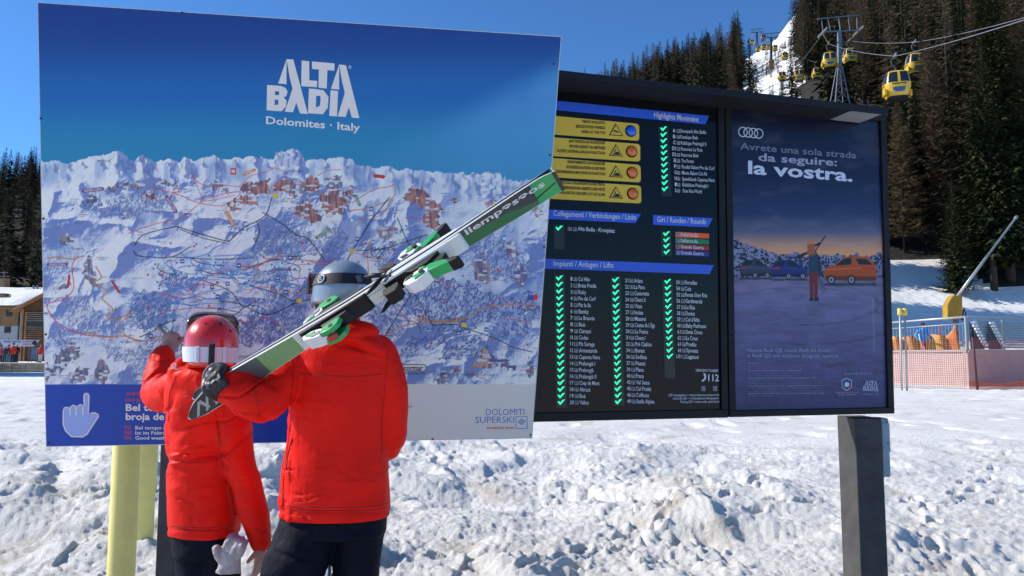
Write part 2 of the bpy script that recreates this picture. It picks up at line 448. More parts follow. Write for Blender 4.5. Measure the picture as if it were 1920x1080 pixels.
# ================================================================== TREES
m_bark = mat('bark', (.05, .038, .03), .9, var=.4, vscale=6)
m_bark_grey = mat('larch_bark', (.048, .039, .032), .9, var=.4, vscale=6)
m_needle = mat('needles', (.030, .040, .019), .9, var=.45, vscale=.6, alt=(.016, .022, .011), spec=.15)
m_needle2 = mat('needles_green', (.046, .060, .022), .9, var=.45, vscale=.6, alt=(.022, .032, .013), spec=.15)
m_twig = mat('larch_twigs', (.112, .078, .048), .9, var=.4, vscale=.5, alt=(.060, .044, .031), spec=.1)
m_twig2 = mat('larch_twigs_tan', (.135, .094, .052), .9, var=.4, vscale=.5, alt=(.074, .053, .033), spec=.1)
def spruce(seed, H, R, nb, det, bare=.08):
    rd = random.Random(seed); tr = MB(); cr = MB()
    lean = rd.uniform(-.15, .15)
    tr.tube([(0, 0, -.8), (lean * .3, 0, H * .35), (lean, 0, H)], [H * .014 + .03, H * .010 + .02, .012], 6)
    V, Fc = [], []
    def clump(p, d, s):
        side = d.cross(Vector((0, 0, 1)));
        side = side.normalized() if side.length > .01 else Vector((1, 0, 0))
        dr = Vector((rd.uniform(-.3, .3), rd.uniform(-.3, .3), rd.uniform(-.75, .05)))
        k = len(V); t = p + (d * rd.uniform(.6, 1.2) + dr) * s
        V.extend([p + side * s * .38, p - side * s * .38, t]); Fc.append((k, k + 1, k + 2))
    for i in range(nb):
        u = (i + rd.random()) / nb; z = H * (bare + (1 - bare) * u ** .9)
        t = z / H; L = R * (1 - t) ** .78 * rd.uniform(.6, 1.12) + .12
        a = i * 2.399 + rd.uniform(-.4, .4); out = Vector((math.cos(a), math.sin(a), 0))
        dro = rd.uniform(.25, .55) * (1 - t * .7)
        ns = max(2, int(det * L / R) + 1)
        for k in range(ns):
            q = (k + rd.uniform(.2, .9)) / ns
            p = out * (L * q) + Vector((lean * t, 0, z - dro * L * q + .30 * L * q * q))
            for s_ in range(3 if det > 3 else 1):
                sd = (1 if rd.random() < .5 else -1)
                dd = (out + Vector((-out.y, out.x, 0)) * sd * rd.uniform(.2, 1.1)).normalized()
                clump(p, dd, (.30 + .30 * (1 - q)) * L * (.40 if det > 3 else .95) * rd.uniform(.7, 1.2) + .06)
    for k in range(5): clump(Vector((lean, 0, H * (1 - .012 * k))), Vector((rd.uniform(-.4, .4), rd.uniform(-.4, .4), .9)), .35)
    cr.add(V, Fc); return tr, cr
def larch(seed, H, R, nb, det, bare=.16):
    rd = random.Random(seed); tr = MB(); V, Fc = [], []
    lean = rd.uniform(-.3, .3)
    tr.tube([(0, 0, -.8), (lean * .3, 0, H * .4), (lean, 0, H)], [H * .006 + .04, H * .004 + .03, .012], 5)
    def sliver(a, b, w):
        d = (b - a); s_ = d.cross(Vector((rd.uniform(-1, 1), rd.uniform(-1, 1), .4))); s_ = s_.normalized() * w if s_.length > 0 else Vector((w, 0, 0))
        k = len(V); V.extend([a + s_, a - s_, b]); Fc.append((k, k + 1, k + 2))
    for i in range(nb):
        u = (i + rd.random()) / nb; t = bare + (1 - bare) * u ** .9; z = H * t
        L = R * (1 - t) ** .7 * rd.uniform(.45, 1.15) + .15
        a = i * 2.399 + rd.uniform(-.5, .5); out = Vector((math.cos(a), math.sin(a), 0)); c = Vector((lean * t, 0, z))
        tip = c + out * L + Vector((0, 0, L * rd.uniform(-.15, .35)))
        sliver(c, tip, .018 + .004 * L)
        nn = max(2, int(det * (.4 + L / R)))
        for k in range(nn):
            q = rd.uniform(.15, 1); p = c.lerp(tip, q); sd = 1 if k % 2 else -1
            dd = (out * rd.uniform(.2, 1) + Vector((-out.y, out.x, 0)) * sd * rd.uniform(.2, 1) + Vector((0, 0, rd.uniform(-.7, .5)))) * (.16 + .22 * L) * rd.uniform(.6, 1.2)
            sliver(p, p + dd, .030)
    cr = MB(); cr.add(V, Fc); return tr, cr
KIND = {}
def kind(key, fn, args, mt, mc):
    t, c = fn(*args); KIND[key] = (t.me('trunk', mt, True), c.me('crown', mc), args[1])
for i in range(5): kind(('s', i), spruce, (100 + i, 20, 2.9 + .4 * (i % 3), 300, 3, .08), m_bark, (m_needle, m_needle, m_needle2, m_needle, m_needle2)[i])
for i in range(5): kind(('l', i), larch, (200 + i, 20, 3.0 + .4 * (i % 3), 260, 16), m_bark_grey, (m_twig, m_twig2, m_twig, m_twig, m_twig2)[i])
for i in range(3): kind(('S', i), spruce, (300 + i, 24, 3.5 + .4 * i, 1050, 9, (.10, .14, .06)[i]), m_bark, (m_needle, m_needle2, m_needle2)[i])
for i in range(3): kind(('L', i), larch, (400 + i, 24, 3.8, 520, 40, .10), m_bark_grey, (m_twig, m_twig2, m_twig)[i])
CNT = {'spruce_tree': 0, 'larch_tree': 0}
EXTRA = []
def plant(key, x, y, H, label, group, z=None, cap=300):
    tm, cm, H0 = KIND[key]; name = 'spruce_tree' if key[0] in 'sS' else 'larch_tree'
    zz = float(height(x, y)) - .1 if z is None else z
    s = H / H0; rz = random.uniform(0, 6.28); w = s * random.uniform(.88, 1.12)
    if CNT[name] >= cap: EXTRA.append((key, x, y, zz, s, w, rz)); return
    CNT[name] += 1
    o = thing(name, label, 'tree', (x, y, zz), group); o.rotation_euler.z = rz; o.scale = (w, w, s)
    for nm, me_ in (('trunk', tm), ('crown', cm)):
        c = bpy.data.objects.new(nm, me_); COL.objects.link(c); c.parent = o
    return o
def gx_(px, Y): return (px - 960) / 1400 * Y
def ypx(x, y, z): return 665 - 1400 * (z - 1.6) / y
# near trees at the edge of the snow, right of the display: (px, Y, kind, height, label)
near = [
 (1798, 56.5, ('S', 2), 9.0, 'small young green spruce standing alone on the snow left of the lance tip'),
 (1868, 57, ('S', 1), 20, 'green spruce behind the snow lance pole at the edge of the wood'),
 (1900, 58.5, ('S', 2), 27, 'tall spruce beside the right edge of the picture at the edge of the wood'),
 (1834, 61, ('S', 0), 24, 'dark spruce between the lone young spruce and the lance tip'),
 (1770, 66, ('L', 0), 17, 'bare brown larch just left of the young green spruce'),
 (1735, 66.5, ('S', 0), 14.5, 'dark spruce at the wood edge above the trampled snow bank'),
 (1702, 64.5, ('L', 1), 13.5, 'bare larch with a pale trunk right beside the advertising panel'),
 (1678, 67, ('S', 1), 14, 'spruce partly hidden by the right frame of the advertising panel'),
 (1934, 61, ('L', 2), 26, 'bare larch cut by the right edge of the picture'),
 (1764, 71, ('L', 2), 19, 'slender bare larch behind the larch left of the young spruce'),
 (1880, 65, ('S', 0), 29, 'highest dark spruce at the right side above the lance tip'),
 (1856, 60, ('L', 0), 22, 'bare larch right of the lone young spruce'),
]
for px, Y, k, H, lb in near: plant(k, gx_(px, Y), Y, H, lb, 'trees at the foot of the right slope')
pts = []
def scatter(n, ok, ysel, mind, tries=60):
    c = 0
    for _ in range(n * tries):
        a, y = ysel(); x = a * y
        if not ok(x, y): continue
        if any((x - p[0]) ** 2 + (y - p[1]) ** 2 < mind * mind for p in pts[-900:]): continue
        pts.append((x, y)); c += 1; yield x, y
        if c >= n: return
def notp(x, y): return not bool(piste_mask(np.array(x), np.array(y)))
G1 = 'trees on the wooded slope behind the cable cars'; G2 = 'trees on the far ridge above the display'; G3 = 'trees on the dark slope behind the chalet'
lab = {('s', 1): 'dark green spruce in the dense wood behind the cable cars', ('l', 1): 'bare brown larch in the dense wood behind the cable cars',
       ('s', 2): 'dark pointed spruce on the ridge against the sky above the display', ('l', 2): 'bare brown larch on the ridge against the sky above the display',
       ('s', 3): 'dark spruce on the shaded slope behind the chalet', ('l', 3): 'bare brown larch on the shaded slope behind the chalet'}
def mix(x, y, pl_, g):
    t = 'l' if random.random() < pl_ else 's'
    plant((t, random.randrange(5)), x, y, random.uniform(15, 25), lab[(t, g)], (G1, G2, G3)[g - 1])
# wooded slope right (near part first: they show largest)
def rt(y0, y1, a1):
    y = random.uniform(y0, y1); lo = .375 + 3.2 / y
    if y < 200: lo = max(lo, (1500 + 4200 / y - 960) / 1400)
    if y < 166: lo = max(lo, (1548 + 4200 / y - 960) / 1400)
    if y < 114: lo = max(lo, (1650 + 4200 / y - 960) / 1400)
    if y < 84: lo = max(lo, (1742 + 4200 / y - 960) / 1400)
    return random.uniform(lo, a1), y
for x, y in scatter(210, notp, lambda: rt(70, 160, .74), 3.6): mix(x, y, .50, 1)
for x, y in scatter(120, notp, lambda: rt(150, 240, .60), 4.0): mix(x, y, .5, 1)
for i in range(26):
    Y = random.uniform(66, 84); px = random.uniform(1640, 1760); t = random.choice(('S', 'L', 's')); plant((t, random.randrange(3)), gx_(px, Y), Y, (1.6 + (665 - random.uniform(190, 290)) / 1400 * Y) - float(height(gx_(px, Y), Y)), 'young tree in the dark undergrowth at the foot of the right wood', 'undergrowth trees right of the panel')
# ridge
def ridge_sel():
    a = random.uniform(.055, .315); return a, random.uniform(225, 330)
for x, y in scatter(210, notp, ridge_sel, 3.9): mix(x, y, .55, 2)
# left slope
for x, y in scatter(110, notp, lambda: (random.uniform(-.76, -.60), random.uniform(150, 420)), 4.5):
    mix(x, y, .3 if y > 330 else .62, 3)
# woods continuing out of the frame and small firs on the piste edge
for x, y in scatter(420, notp, lambda: (random.uniform(-1.1, .05), random.uniform(150, 400)), 6): EXTRA.append(((random.choice('ssl'), random.randrange(5)), x, y, float(height(x, y)), random.uniform(.8, 1.2), 1, random.random() * 6))
for x, y in scatter(420, notp, lambda: rt(78, 330, 1.15), 4): EXTRA.append(((random.choice('sl'), random.randrange(5)), x, y, float(height(x, y)), random.uniform(.8, 1.2), 1, random.random() * 6))
for x, y in scatter(260, notp, lambda: (random.uniform(.05, .31), random.uniform(150, 340)), 4): EXTRA.append(((random.choice('sl'), random.randrange(5)), x, y, float(height(x, y)), random.uniform(.7, 1.1), 1, random.random() * 6))
print('trees', CNT, 'extra', len(EXTRA))
# the rest of the wood: one object of geometry, crowns thinned out
def far_wood():
    VV, FF, MI = [], [], []; k0 = 0; cache = {}
    for key, me_ in KIND.items():
        if key[0] in 'SL': continue
        c = np.zeros(len(me_[1].vertices) * 3, np.float32); me_[1].vertices.foreach_get('co', c); c = c.reshape(-1, 3, 3)
        sel = rng.permutation(len(c))[:420]; q = c[sel]; m_ = q.mean(1, keepdims=True)
        cache[key] = m_ + (q - m_) * (1.75 if key[0] == 's' else 2.2)
    for key, x, y, z, s, w, rz in EXTRA:
        q = cache[key].copy(); ca, sa = math.cos(rz), math.sin(rz)
        r = np.stack([(q[..., 0] * ca - q[..., 1] * sa) * w * s + x, (q[..., 0] * sa + q[..., 1] * ca) * w * s + y, q[..., 2] * s + z], -1)
        VV.append(r.reshape(-1, 3)); MI.append(np.full(len(q), 0 if key[0] == 's' else 1, np.int32))
    V = np.concatenate(VV); n = len(V) // 3; me = bpy.data.meshes.new('far_wood')
    me.vertices.add(len(V)); me.vertices.foreach_set('co', V.astype(np.float32).reshape(-1))
    me.loops.add(len(V)); me.loops.foreach_set('vertex_index', np.arange(len(V), dtype=np.int32))
    me.polygons.add(n); me.polygons.foreach_set('loop_start', np.arange(n, dtype=np.int32) * 3)
    me.update(calc_edges=True); me.materials.append(m_needle); me.materials.append(m_twig)
    me.polygons.foreach_set('material_index', np.concatenate(MI))
    tag(link('woodland', me), 'dense mass of bare larches and spruces filling the slopes between the nearer trees', 'woodland', kind='stuff')
far_wood()
# trees standing out of sight behind the display; their shade falls across the snow to its right
for i, (px, Y, H) in enumerate([(1500, 61.3, 20), (1420, 62.6, 22), (1565, 61.5, 14), (1340, 63, 24), (1592, 53, 9), (1540, 54, 14), (1480, 55, 18), (1600, 54.6, 8), (1440, 53.6, 18), (1560, 52.2, 12)]):
    plant(('S', i % 3), gx_(px, Y), Y, H, 'spruce hidden behind the advertising panel', 'trees hidden behind the display', cap=400)
# knee-high firs dotted over the snow strip
sb = MB()
fir_me = None
def small_firs():
    t, c = spruce(900, 3, .7, 60, 2, .0); mt, mc = t.me('trunk', m_bark), c.me('crown', m_needle); k = 0
    for _ in range(2000):
        a = random.uniform(.325, .41); y = random.uniform(140, 300); x = a * y
        if vn(x / 12, y / 12, None, 8) < -.1: continue
        o = thing('young_fir', 'knee-high young fir dotted on the sunny snow strip between the woods', 'tree', (x, y, float(height(x, y)) - .1), 'young firs on the snow strip')
        s_ = random.uniform(.4, 1.3); o.scale = (s_, s_, s_)
        for nm, me_ in (('trunk', mt), ('crown', mc)):
            q = bpy.data.objects.new(nm, me_); COL.objects.link(q); q.parent = o
        k += 1
        if k >= 130: break
small_firs()

# ================================================================== MAP BOARD
m_print = mat_print('printed_sheet', .28)
m_alu = mat('board_edge', (.45, .46, .48), .4, .6)
m_white_ink = mat('white_ink', (.76, .71, .64), .45)
m_screw = mat('screw_dark', (.03, .03, .035), .4, .5)
BT, BTR, BBR, BBL = (70, 4), (1053, 68), (998, 822), (86, 838)
BP = Plane(BT, BTR, BBR, BBL, (297, 612), 3.98)
board = thing('map_board', 'big blue and white panorama map board with the two people in front', 'sign board', M=BP.M.copy())
def slab(pl, corners, th, name, m, parent, d=0):
    mb = MB(); P = [pl.world(*pl.loc(*c), d) for c in corners]; mb.prism(P, -pl.n * th); return mb.build(name, m, parent)
slab(BP, (BT, BTR, BBR, BBL), .022, 'panel', m_alu, board)
DARKB = lin(18, 62, 146); 
def map_print():
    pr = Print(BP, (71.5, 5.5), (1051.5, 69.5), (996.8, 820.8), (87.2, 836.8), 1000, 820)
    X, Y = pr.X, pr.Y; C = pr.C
    # printed sky
    t = sst(0, 310, Y)
    c0, c1, c2 = np.array(lin(6, 60, 132)), np.array(lin(8, 104, 172)), np.array(lin(28, 136, 176))
    C[:] = c0 + (c1 - c0) * sst(0, .62, t)[..., None]; C[:] = C + (c2 - C) * sst(.6, 1.0, t)[..., None]
    light_streak = sst(-10, 60, (X - 700) * .50 + (Y - 275)) * (1 - sst(0, 1500, X * 0 + Y * 2)) * sst(500, 1000, X)  # light streak lying across the board, painted into the sky colour
    light_streak = light_streak * (.75 + .25 * fbm(X / 60, Y / 200, 2, 4)); C[:] = C + (np.array(lin(92, 165, 215)) - C) * (light_streak * .75)[..., None]
    # skyline of the far range
    sk = [(60, 304), (77, 303), (100, 302), (110, 302), (127, 306), (142, 303), (157, 299), (165, 294), (190, 292), (207, 287), (213, 283), (219, 282), (228, 287), (238, 292), (243, 303), (252, 303), (258, 294), (266, 288), (274, 296), (283, 299), (290, 303), (300, 303), (310, 300), (318, 298), (326, 302), (338, 304), (345, 296), (350, 297), (360, 301), (370, 301), (378, 296), (395, 295), (404, 292), (412, 298), (420, 300), (440, 296), (455, 297), (466, 296), (477, 291), (484, 297), (500, 297), (513, 300), (517, 286), (530, 284), (545, 281), (556, 279), (562, 283), (568, 292), (571, 303), (590, 299), (610, 300), (625, 297), (643, 295), (652, 297), (661, 298), (668, 309), (690, 313), (705, 315), (720, 313), (737, 314), (740, 319), (768, 317), (800, 322), (830, 323), (854, 328), (868, 325), (880, 329), (887, 323), (900, 328), (908, 323), (915, 321), (925, 325), (932, 322), (939, 320), (941, 336), (960, 338), (984, 339), (1010, 341), (1070, 346)]
    ys = np.interp(X, [p[0] for p in sk], [p[1] for p in sk]) + vn(X / 7, X * 0, None, 3) * 2.0 + np.abs(vn(X / 9, X * 0 + 3, None, 6)) * 4 * (.4 + .6 * sst(-.3, .5, vn(X / 40, X * 0, None, 9))) - 1.2 + vn(X / 1.8, X * 0, None, 4) * 1.0
    below = Y - ys; M = below > 0; bot = 720.5
    # relief shading of painted snow mountains: crisp ridges, broad fields, blue shade on the turned-away sides
    wx = X + 16 * vn(X / 70, Y / 55, None, 20) + 4 * vn(X / 17, Y / 15, None, 22); wy = Y + 14 * vn(X / 70, Y / 55, None, 21) + 4 * vn(X / 17, Y / 15, None, 23)
    def rid(sx, sy, s): return 1 - np.abs(vn(wx / sx + .3 * wy / sy, wy / sy - .2 * wx / sx, None, s))
    r1 = rid(130, 78, 30); r2 = rid(58, 38, 31) * (.35 + .65 * r1)
    H = 64 * r1 ** 1.5 + 30 * r2 ** 1.4 + 17 * rid(27, 19, 32) * r2 + 6.5 * rid(12, 9, 33) * r2 + 1.6 * rid(5, 4.5, 34)
    gy_, gx2 = np.gradient(H); k_ = 980 / X.shape[1]; gx2 = gx2 * .0 + np.gradient(H, axis=1) / max(1e-6, (X[:, 1:] - X[:, :-1]).mean()); gy_ = np.gradient(H, axis=0) / max(1e-6, (Y[1:] - Y[:-1]).mean())
    s_ = (gx2 * .85 + gy_ * .55) / np.sqrt(1 + gx2 ** 2 + gy_ ** 2)
    field = sst(-.15, .35, fbm(X / 95, Y / 60, 2, 50) + .30 * sst(420, 480, Y) * (1 - sst(560, 620, Y)) * sst(250, 330, X) * (1 - sst(560, 640, X)))
    s_ = s_ * (1 - .62 * field) + .20 * field * .4
    up = 1 - sst(20, 60, below)
    xw = X + 9 * vn(X / 12, Y / 10, None, 46) - .15 * below; kx = [p[0] for p in sk]; ky = np.convolve(np.interp(np.arange(50, 1090.), kx, [p[1] for p in sk]), np.ones(7) / 7, 'same'); sl = np.interp(xw, np.arange(50, 1090.), np.gradient(ky))
    dys = np.gradient(ys, axis=1) / (X[:, 1:] - X[:, :-1]).mean(); ribs = vn(X / 5 + below / 40, Y / 22, None, 40) + .7 * vn(X / 2.6, Y / 14, None, 41)
    s_ = s_ * (1 - up) + up * (np.tanh(-sl * 2.6) * .66 + .12 + np.tanh(-ribs * .9) * .24 + np.tanh(vn(X / 16 + below / 28, Y / 45, None, 43) * 3) * .14)
    shade = 1 - sst(-.16, .10, s_)                       # blue shade
    deep = 1 - sst(-.42, -.14, s_)
    snow = np.array(lin(244, 240, 240)); mid = np.array(lin(166, 180, 216)); shd = np.array(lin(100, 124, 186))
    base = snow + (np.array(lin(206, 212, 230)) - snow) * (sst(.5, .05, s_) * .6 + .25 * sst(-.2, .5, fbm(X / 34, Y / 22, 3, 61)))[..., None]
    base = base + (mid - base) * (shade * (.72 + .28 * sst(-.3, .3, vn(X / 30, Y / 20, None, 62))))[..., None]
    base = base + (shd - base) * (deep * .8)[..., None]
    base = base * (1 + .035 * vn(X / 2.2, Y / 2.2, None, 42) + .03 * vn((X - Y) / 3, (X + Y) / 9, None, 44))[..., None]
    base = np.clip(base, 0, .92)
    bl = (sst(800, 960, X + .25 * (Y - 450)) * sst(380, 440, Y) * (1 - sst(560, 640, Y - (X - 900) * .1)) * .42)
    bl = bl * (.35 + .9 * sst(-.3, .4, fbm(X / 30, Y / 40, 3, 77)))
    base = base + (np.array(lin(96, 130, 196)) - base) * np.clip(bl, 0, 1)[..., None]
    vl = sst(-.1, .5, vn(X / 13, X * 0 + 7, None, 66)) * sst(4, 16, below) * (1 - sst(30, 58, below)) * .6; base = base + (np.array(lin(120, 158, 205)) - base) * vl[..., None]
    hz = (1 - sst(0, 46, below)) * .18; base = base + (np.array(lin(192, 214, 232)) - base) * hz[..., None]
    C[:] = np.where(M[..., None], base, C)
    # shaded flanks of the single far peaks
    for x, y, w_ in ((157, 301, 12), (190, 294, 18), (219, 284, 30), (240, 296, 16), (266, 290, 32), (283, 300, 15), (318, 299, 16), (350, 298, 22), (405, 294, 16), (477, 293, 12), (128, 306, 12), (100, 304, 14), (610, 300, 12), (645, 297, 14), (850, 329, 16), (900, 328, 12), (82, 306, 12), (380, 298, 12), (440, 297, 12), (700, 318, 12), (770, 320, 16), (807, 324, 14), (980, 342, 18)):
        pr.fill([(x, y), (x + w_ * .5, y + w_ * .75), (x + w_ * .85, y + w_ * 1.5), (x + w_ * .35, y + w_ * 1.25), (x + w_ * .1, y + w_ * 1.6), (x - w_ * .02, y + w_ * .7)], lin(104, 126, 182), .75, 0, 4, int(x))
        pr.fill([(x - w_ * .1, y + 2), (x - w_ * .3, y + w_ * .6), (x - w_ * .6, y + w_ * 1.1), (x - w_ * .42, y + w_ * .5)], lin(130, 146, 190), .55, 0, 3, int(x) + 3)
    # woods: dense little strokes
    def wood(poly, a=.9, col=lin(84, 104, 162), col2=lin(176, 190, 222), sl=.55, seed=0, dens=.0):
        xs = [p[0] for p in poly]; ys_ = [p[1] for p in poly]; w = pr.win(min(xs) - 12, min(ys_) - 12, max(xs) + 12, max(ys_) + 12)
        if w is None: return
        x, y = X[w], Y[w]; m = inpoly(x + 9 * vn(x / 12, y / 9, None, seed), y + 8 * vn(x / 10, y / 8, None, seed + 1), poly)
        st = vn((x + sl * y) / 1.6, (y - .25 * x) / 3.6, None, seed + 2) + .5 * vn((x + sl * y) / 4, y / 7, None, seed + 3)
        mm = m * sst(-.35 - dens, .35 - dens, st) * a; pr.blend(w, m * .50 * a, col2); pr.blend(w, mm * .95, col)
    woods = [[(240, 575), (262, 548), (300, 540), (332, 560), (322, 600), (290, 618), (262, 612), (245, 600)],
             [(470, 470), (492, 436), (520, 428), (560, 432), (600, 455), (612, 475), (560, 482), (505, 482)],
             [(452, 600), (500, 575), (560, 560), (585, 580), (585, 610), (540, 640), (480, 650), (440, 640)],
             [(700, 545), (740, 520), (780, 545), (770, 600), (720, 640), (690, 600)],
             [(760, 560), (820, 520), (880, 530), (960, 560), (1008, 540), (1008, 596), (900, 606), (860, 630), (790, 620)],
             [(600, 425), (640, 420), (660, 440), (640, 470), (602, 480)], [(650, 350), (668, 360), (650, 410), (640, 400)],
             [(300, 500), (352, 505), (345, 545), (300, 540)], [(175, 398), (215, 372), (300, 350), (330, 375), (290, 402), (240, 412)],
             [(840, 640), (900, 630), (925, 650), (880, 675), (820, 672)], [(760, 640), (830, 620), (845, 640), (790, 660), (755, 680)],
             [(930, 600), (1000, 590), (1004, 622), (960, 640), (915, 625)], [(120, 565), (160, 555), (190, 600), (170, 640), (130, 610)],
             [(190, 650), (240, 645), (300, 655), (320, 680), (260, 690), (200, 672)], [(460, 500), (540, 505), (545, 530), (470, 530)],
             [(520, 520), (580, 540), (570, 575), (500, 600), (490, 560)], [(260, 640), (300, 600), (330, 640), (330, 700), (270, 690)],
             [(765, 452), (800, 440), (820, 470), (800, 520), (765, 500)], [(700, 470), (740, 455), (750, 500), (705, 520)],
             [(870, 440), (900, 430), (960, 450), (1000, 500), (980, 530), (900, 520)], [(150, 380), (170, 360), (190, 370), (175, 400)],
             [(90, 640), (110, 610), (130, 640), (120, 660)]]
    for i, p in enumerate(woods): wood(p, .75 + .25 * random.random(), seed=100 + 7 * i, sl=random.choice((.4, .8, -.5)), dens=random.uniform(-.1, .2))
    # brown rock walls
    def cliff(poly, c1=lin(196, 132, 116), c2=lin(104, 72, 88), seed=0, a=.95):
        xs = [p[0] for p in poly]; ys_ = [p[1] for p in poly]; w = pr.win(min(xs) - 5, min(ys_) - 5, max(xs) + 5, max(ys_) + 5)
        if w is None: return
        x, y = X[w], Y[w]; m = inpoly(x + 3.5 * vn(x / 5, y / 8, None, seed), y + 5 * vn(x / 4, y / 5, None, seed + 1), poly)
        s = .5 + .5 * np.tanh(2.2 * (vn(x / 3.2, y / 17, None, seed + 2) + .6 * vn(x / 1.6, y / 8, None, seed + 3)))
        s2 = sst(.25, .6, vn(x / 9, y / 4, None, seed + 4))
        col = np.array(c1) * s[..., None] + np.array(c2) * (1 - s[..., None]); col = col * (1 - s2[..., None] * .8) + np.array(lin(228, 232, 244)) * s2[..., None] * .8
        pr.C[w] = np.where(m[..., None], pr.C[w] * (1 - a) + col * a, pr.C[w])
    G = (lin(150, 140, 152), lin(78, 84, 120))
    cl = [([(448, 350), (462, 340), (478, 342), (505, 336), (508, 366), (480, 364), (452, 362)], None), ([(510, 345), (535, 332), (560, 345), (560, 372), (535, 362), (512, 362)], None),
          ([(556, 345), (585, 330), (602, 345), (598, 362), (575, 362)], None), ([(600, 366), (620, 354), (645, 356), (650, 384), (640, 400), (612, 402), (602, 385)], None), ([(608, 334), (640, 330), (645, 352), (612, 352)], G),
          ([(545, 352), (560, 345), (575, 352), (560, 368), (548, 362)], G), ([(643, 356), (660, 350), (664, 366), (648, 370)], None),
          ([(542, 402), (560, 380), (578, 376), (594, 392), (604, 420), (598, 426), (575, 412), (556, 404)], None), ([(440, 372), (460, 366), (484, 372), (484, 384), (462, 382), (440, 382)], None), ([(415, 388), (438, 376), (430, 386), (420, 392)], None), ([(430, 386), (448, 384), (450, 393), (432, 394)], None),
          ([(752, 372), (768, 350), (790, 352), (812, 372), (828, 392), (822, 408), (800, 398), (778, 384)], None), ([(795, 402), (815, 398), (826, 420), (815, 432), (796, 424)], None), ([(845, 372), (858, 370), (852, 382)], None),
          ([(397, 342), (412, 340), (426, 352), (434, 362), (415, 358), (398, 356)], G), ([(196, 356), (215, 346), (240, 344), (262, 342), (276, 346), (262, 352), (235, 352), (205, 360)], G), ([(284, 346), (300, 338), (325, 342), (335, 350), (300, 348)], G),
          ([(268, 365), (290, 363), (300, 372), (272, 370)], None), ([(110, 458), (116, 440), (130, 438), (150, 455), (134, 460), (112, 460)], G), ([(158, 492), (168, 480), (182, 522), (186, 548), (172, 538), (155, 520)], G), ([(100, 540), (130, 528), (136, 535), (110, 548)], G),
          ([(118, 678), (128, 640), (142, 640), (152, 668), (140, 676)], G), ([(96, 700), (108, 660), (130, 654), (128, 690), (104, 704)], G), ([(130, 716), (146, 690), (168, 690), (160, 716)], G), ([(176, 716), (180, 676), (196, 672), (206, 700), (196, 718)], G), ([(82, 690), (90, 678), (98, 700), (88, 716)], G), ([(252, 708), (262, 698), (270, 716)], G),
          ([(884, 690), (900, 662), (910, 652), (920, 664), (930, 686), (912, 692)], (lin(214, 170, 150), lin(120, 92, 96))), ([(914, 655), (926, 668), (950, 676), (968, 690), (940, 690), (922, 678)], (lin(110, 90, 140), lin(70, 64, 120))), ([(842, 700), (858, 684), (866, 690), (850, 704)], None), ([(812, 716), (828, 696), (846, 700), (836, 716)], G),
          ([(884, 490), (905, 482), (920, 500), (918, 530), (905, 536), (890, 520)], (lin(180, 150, 150), lin(96, 90, 130))), ([(948, 455), (962, 450), (975, 478), (960, 484), (948, 470)], (lin(180, 150, 150), lin(96, 90, 130))), ([(990, 392), (1005, 384), (1022, 402), (1010, 408)], (lin(200, 165, 150), lin(110, 100, 130))), ([(908, 380), (925, 372), (935, 384), (920, 390)], (lin(200, 165, 150), lin(120, 110, 140))),
          ([(704, 432), (716, 425), (738, 440), (732, 450), (712, 444)], (lin(200, 165, 150), lin(120, 110, 140))), ([(984, 690), (992, 672), (998, 680), (1000, 700), (994, 712)], G), ([(960, 520), (975, 495), (990, 520), (980, 545)], (lin(150, 130, 150), lin(86, 90, 140))), ([(160, 372), (175, 364), (182, 378), (170, 384)], G), ([(220, 402), (238, 395), (235, 410)], G), ([(620, 496), (640, 490), (650, 500), (636, 506)], G)]
    for i, (p, g) in enumerate(cl): cliff(p, *(g or ()), seed=300 + 9 * i)
    for x0 in range(880, 945, 9): cliff([(x0, 338), (x0 + 4, 324 + random.uniform(0, 5)), (x0 + 8, 338), (x0 + 6, 350), (x0, 350)], lin(214, 220, 236), lin(120, 140, 196), seed=x0, a=.7)
    cliff([(516, 312), (518, 288), (556, 281), (569, 300), (566, 312)], lin(200, 206, 226), lin(96, 116, 176), seed=900, a=.8)
    for cx, cy, rx, ry in ((630, 500, 14, 6), (735, 430, 9, 5), (790, 595, 14, 6), (860, 600, 12, 4), (998, 576, 18, 6)): # villages
        for _ in range(46):
            x, y = random.gauss(cx, rx * .6), random.gauss(cy, ry * .6); pr.ellipse(x, y, 1.2, .9, lin(150, 92, 70), .8)
    # roads, lifts and pistes
    RD, BLU, BK, OR, PK = lin(214, 60, 70), lin(70, 140, 205), lin(30, 32, 42), lin(206, 140, 74), lin(190, 80, 130)
    def L(pts, c, w=1.3, n=6, a=.9): pr.line(spline(pts, n), c, w + (-.1 if c == RD else .2), min(1, a + .1))
    L([(145, 480), (135, 500), (138, 540), (120, 560), (90, 570), (95, 590), (118, 612), (160, 628), (220, 632)], RD, 1.6)
    L([(180, 500), (190, 520), (178, 530), (200, 545), (192, 560), (212, 580), (200, 592), (214, 600), (246, 588), (222, 612), (240, 632), (270, 640)], OR, 1.8)
    L([(90, 484), (110, 482), (135, 486), (155, 480)], OR, 2); L([(155, 622), (200, 632), (232, 630), (262, 640), (300, 630)], OR, 1.6)
    L([(240, 438), (290, 420), (340, 408), (390, 372), (450, 360), (420, 385), (372, 380), (335, 365), (300, 355), (280, 350)], RD, 1.2)
    L([(450, 498), (480, 500), (520, 480), (560, 486), (600, 494), (622, 510)], OR, 1.6); L([(360, 330), (372, 342), (392, 350), (420, 348), (452, 350)], RD, 1.1)
    L([(448, 350), (470, 330), (500, 322), (515, 315), (540, 325)], RD, 1.1); L([(362, 330), (380, 372), (395, 376), (440, 366)], RD, 1.1); L([(595, 330), (615, 320), (640, 318)], RD, 1.0)
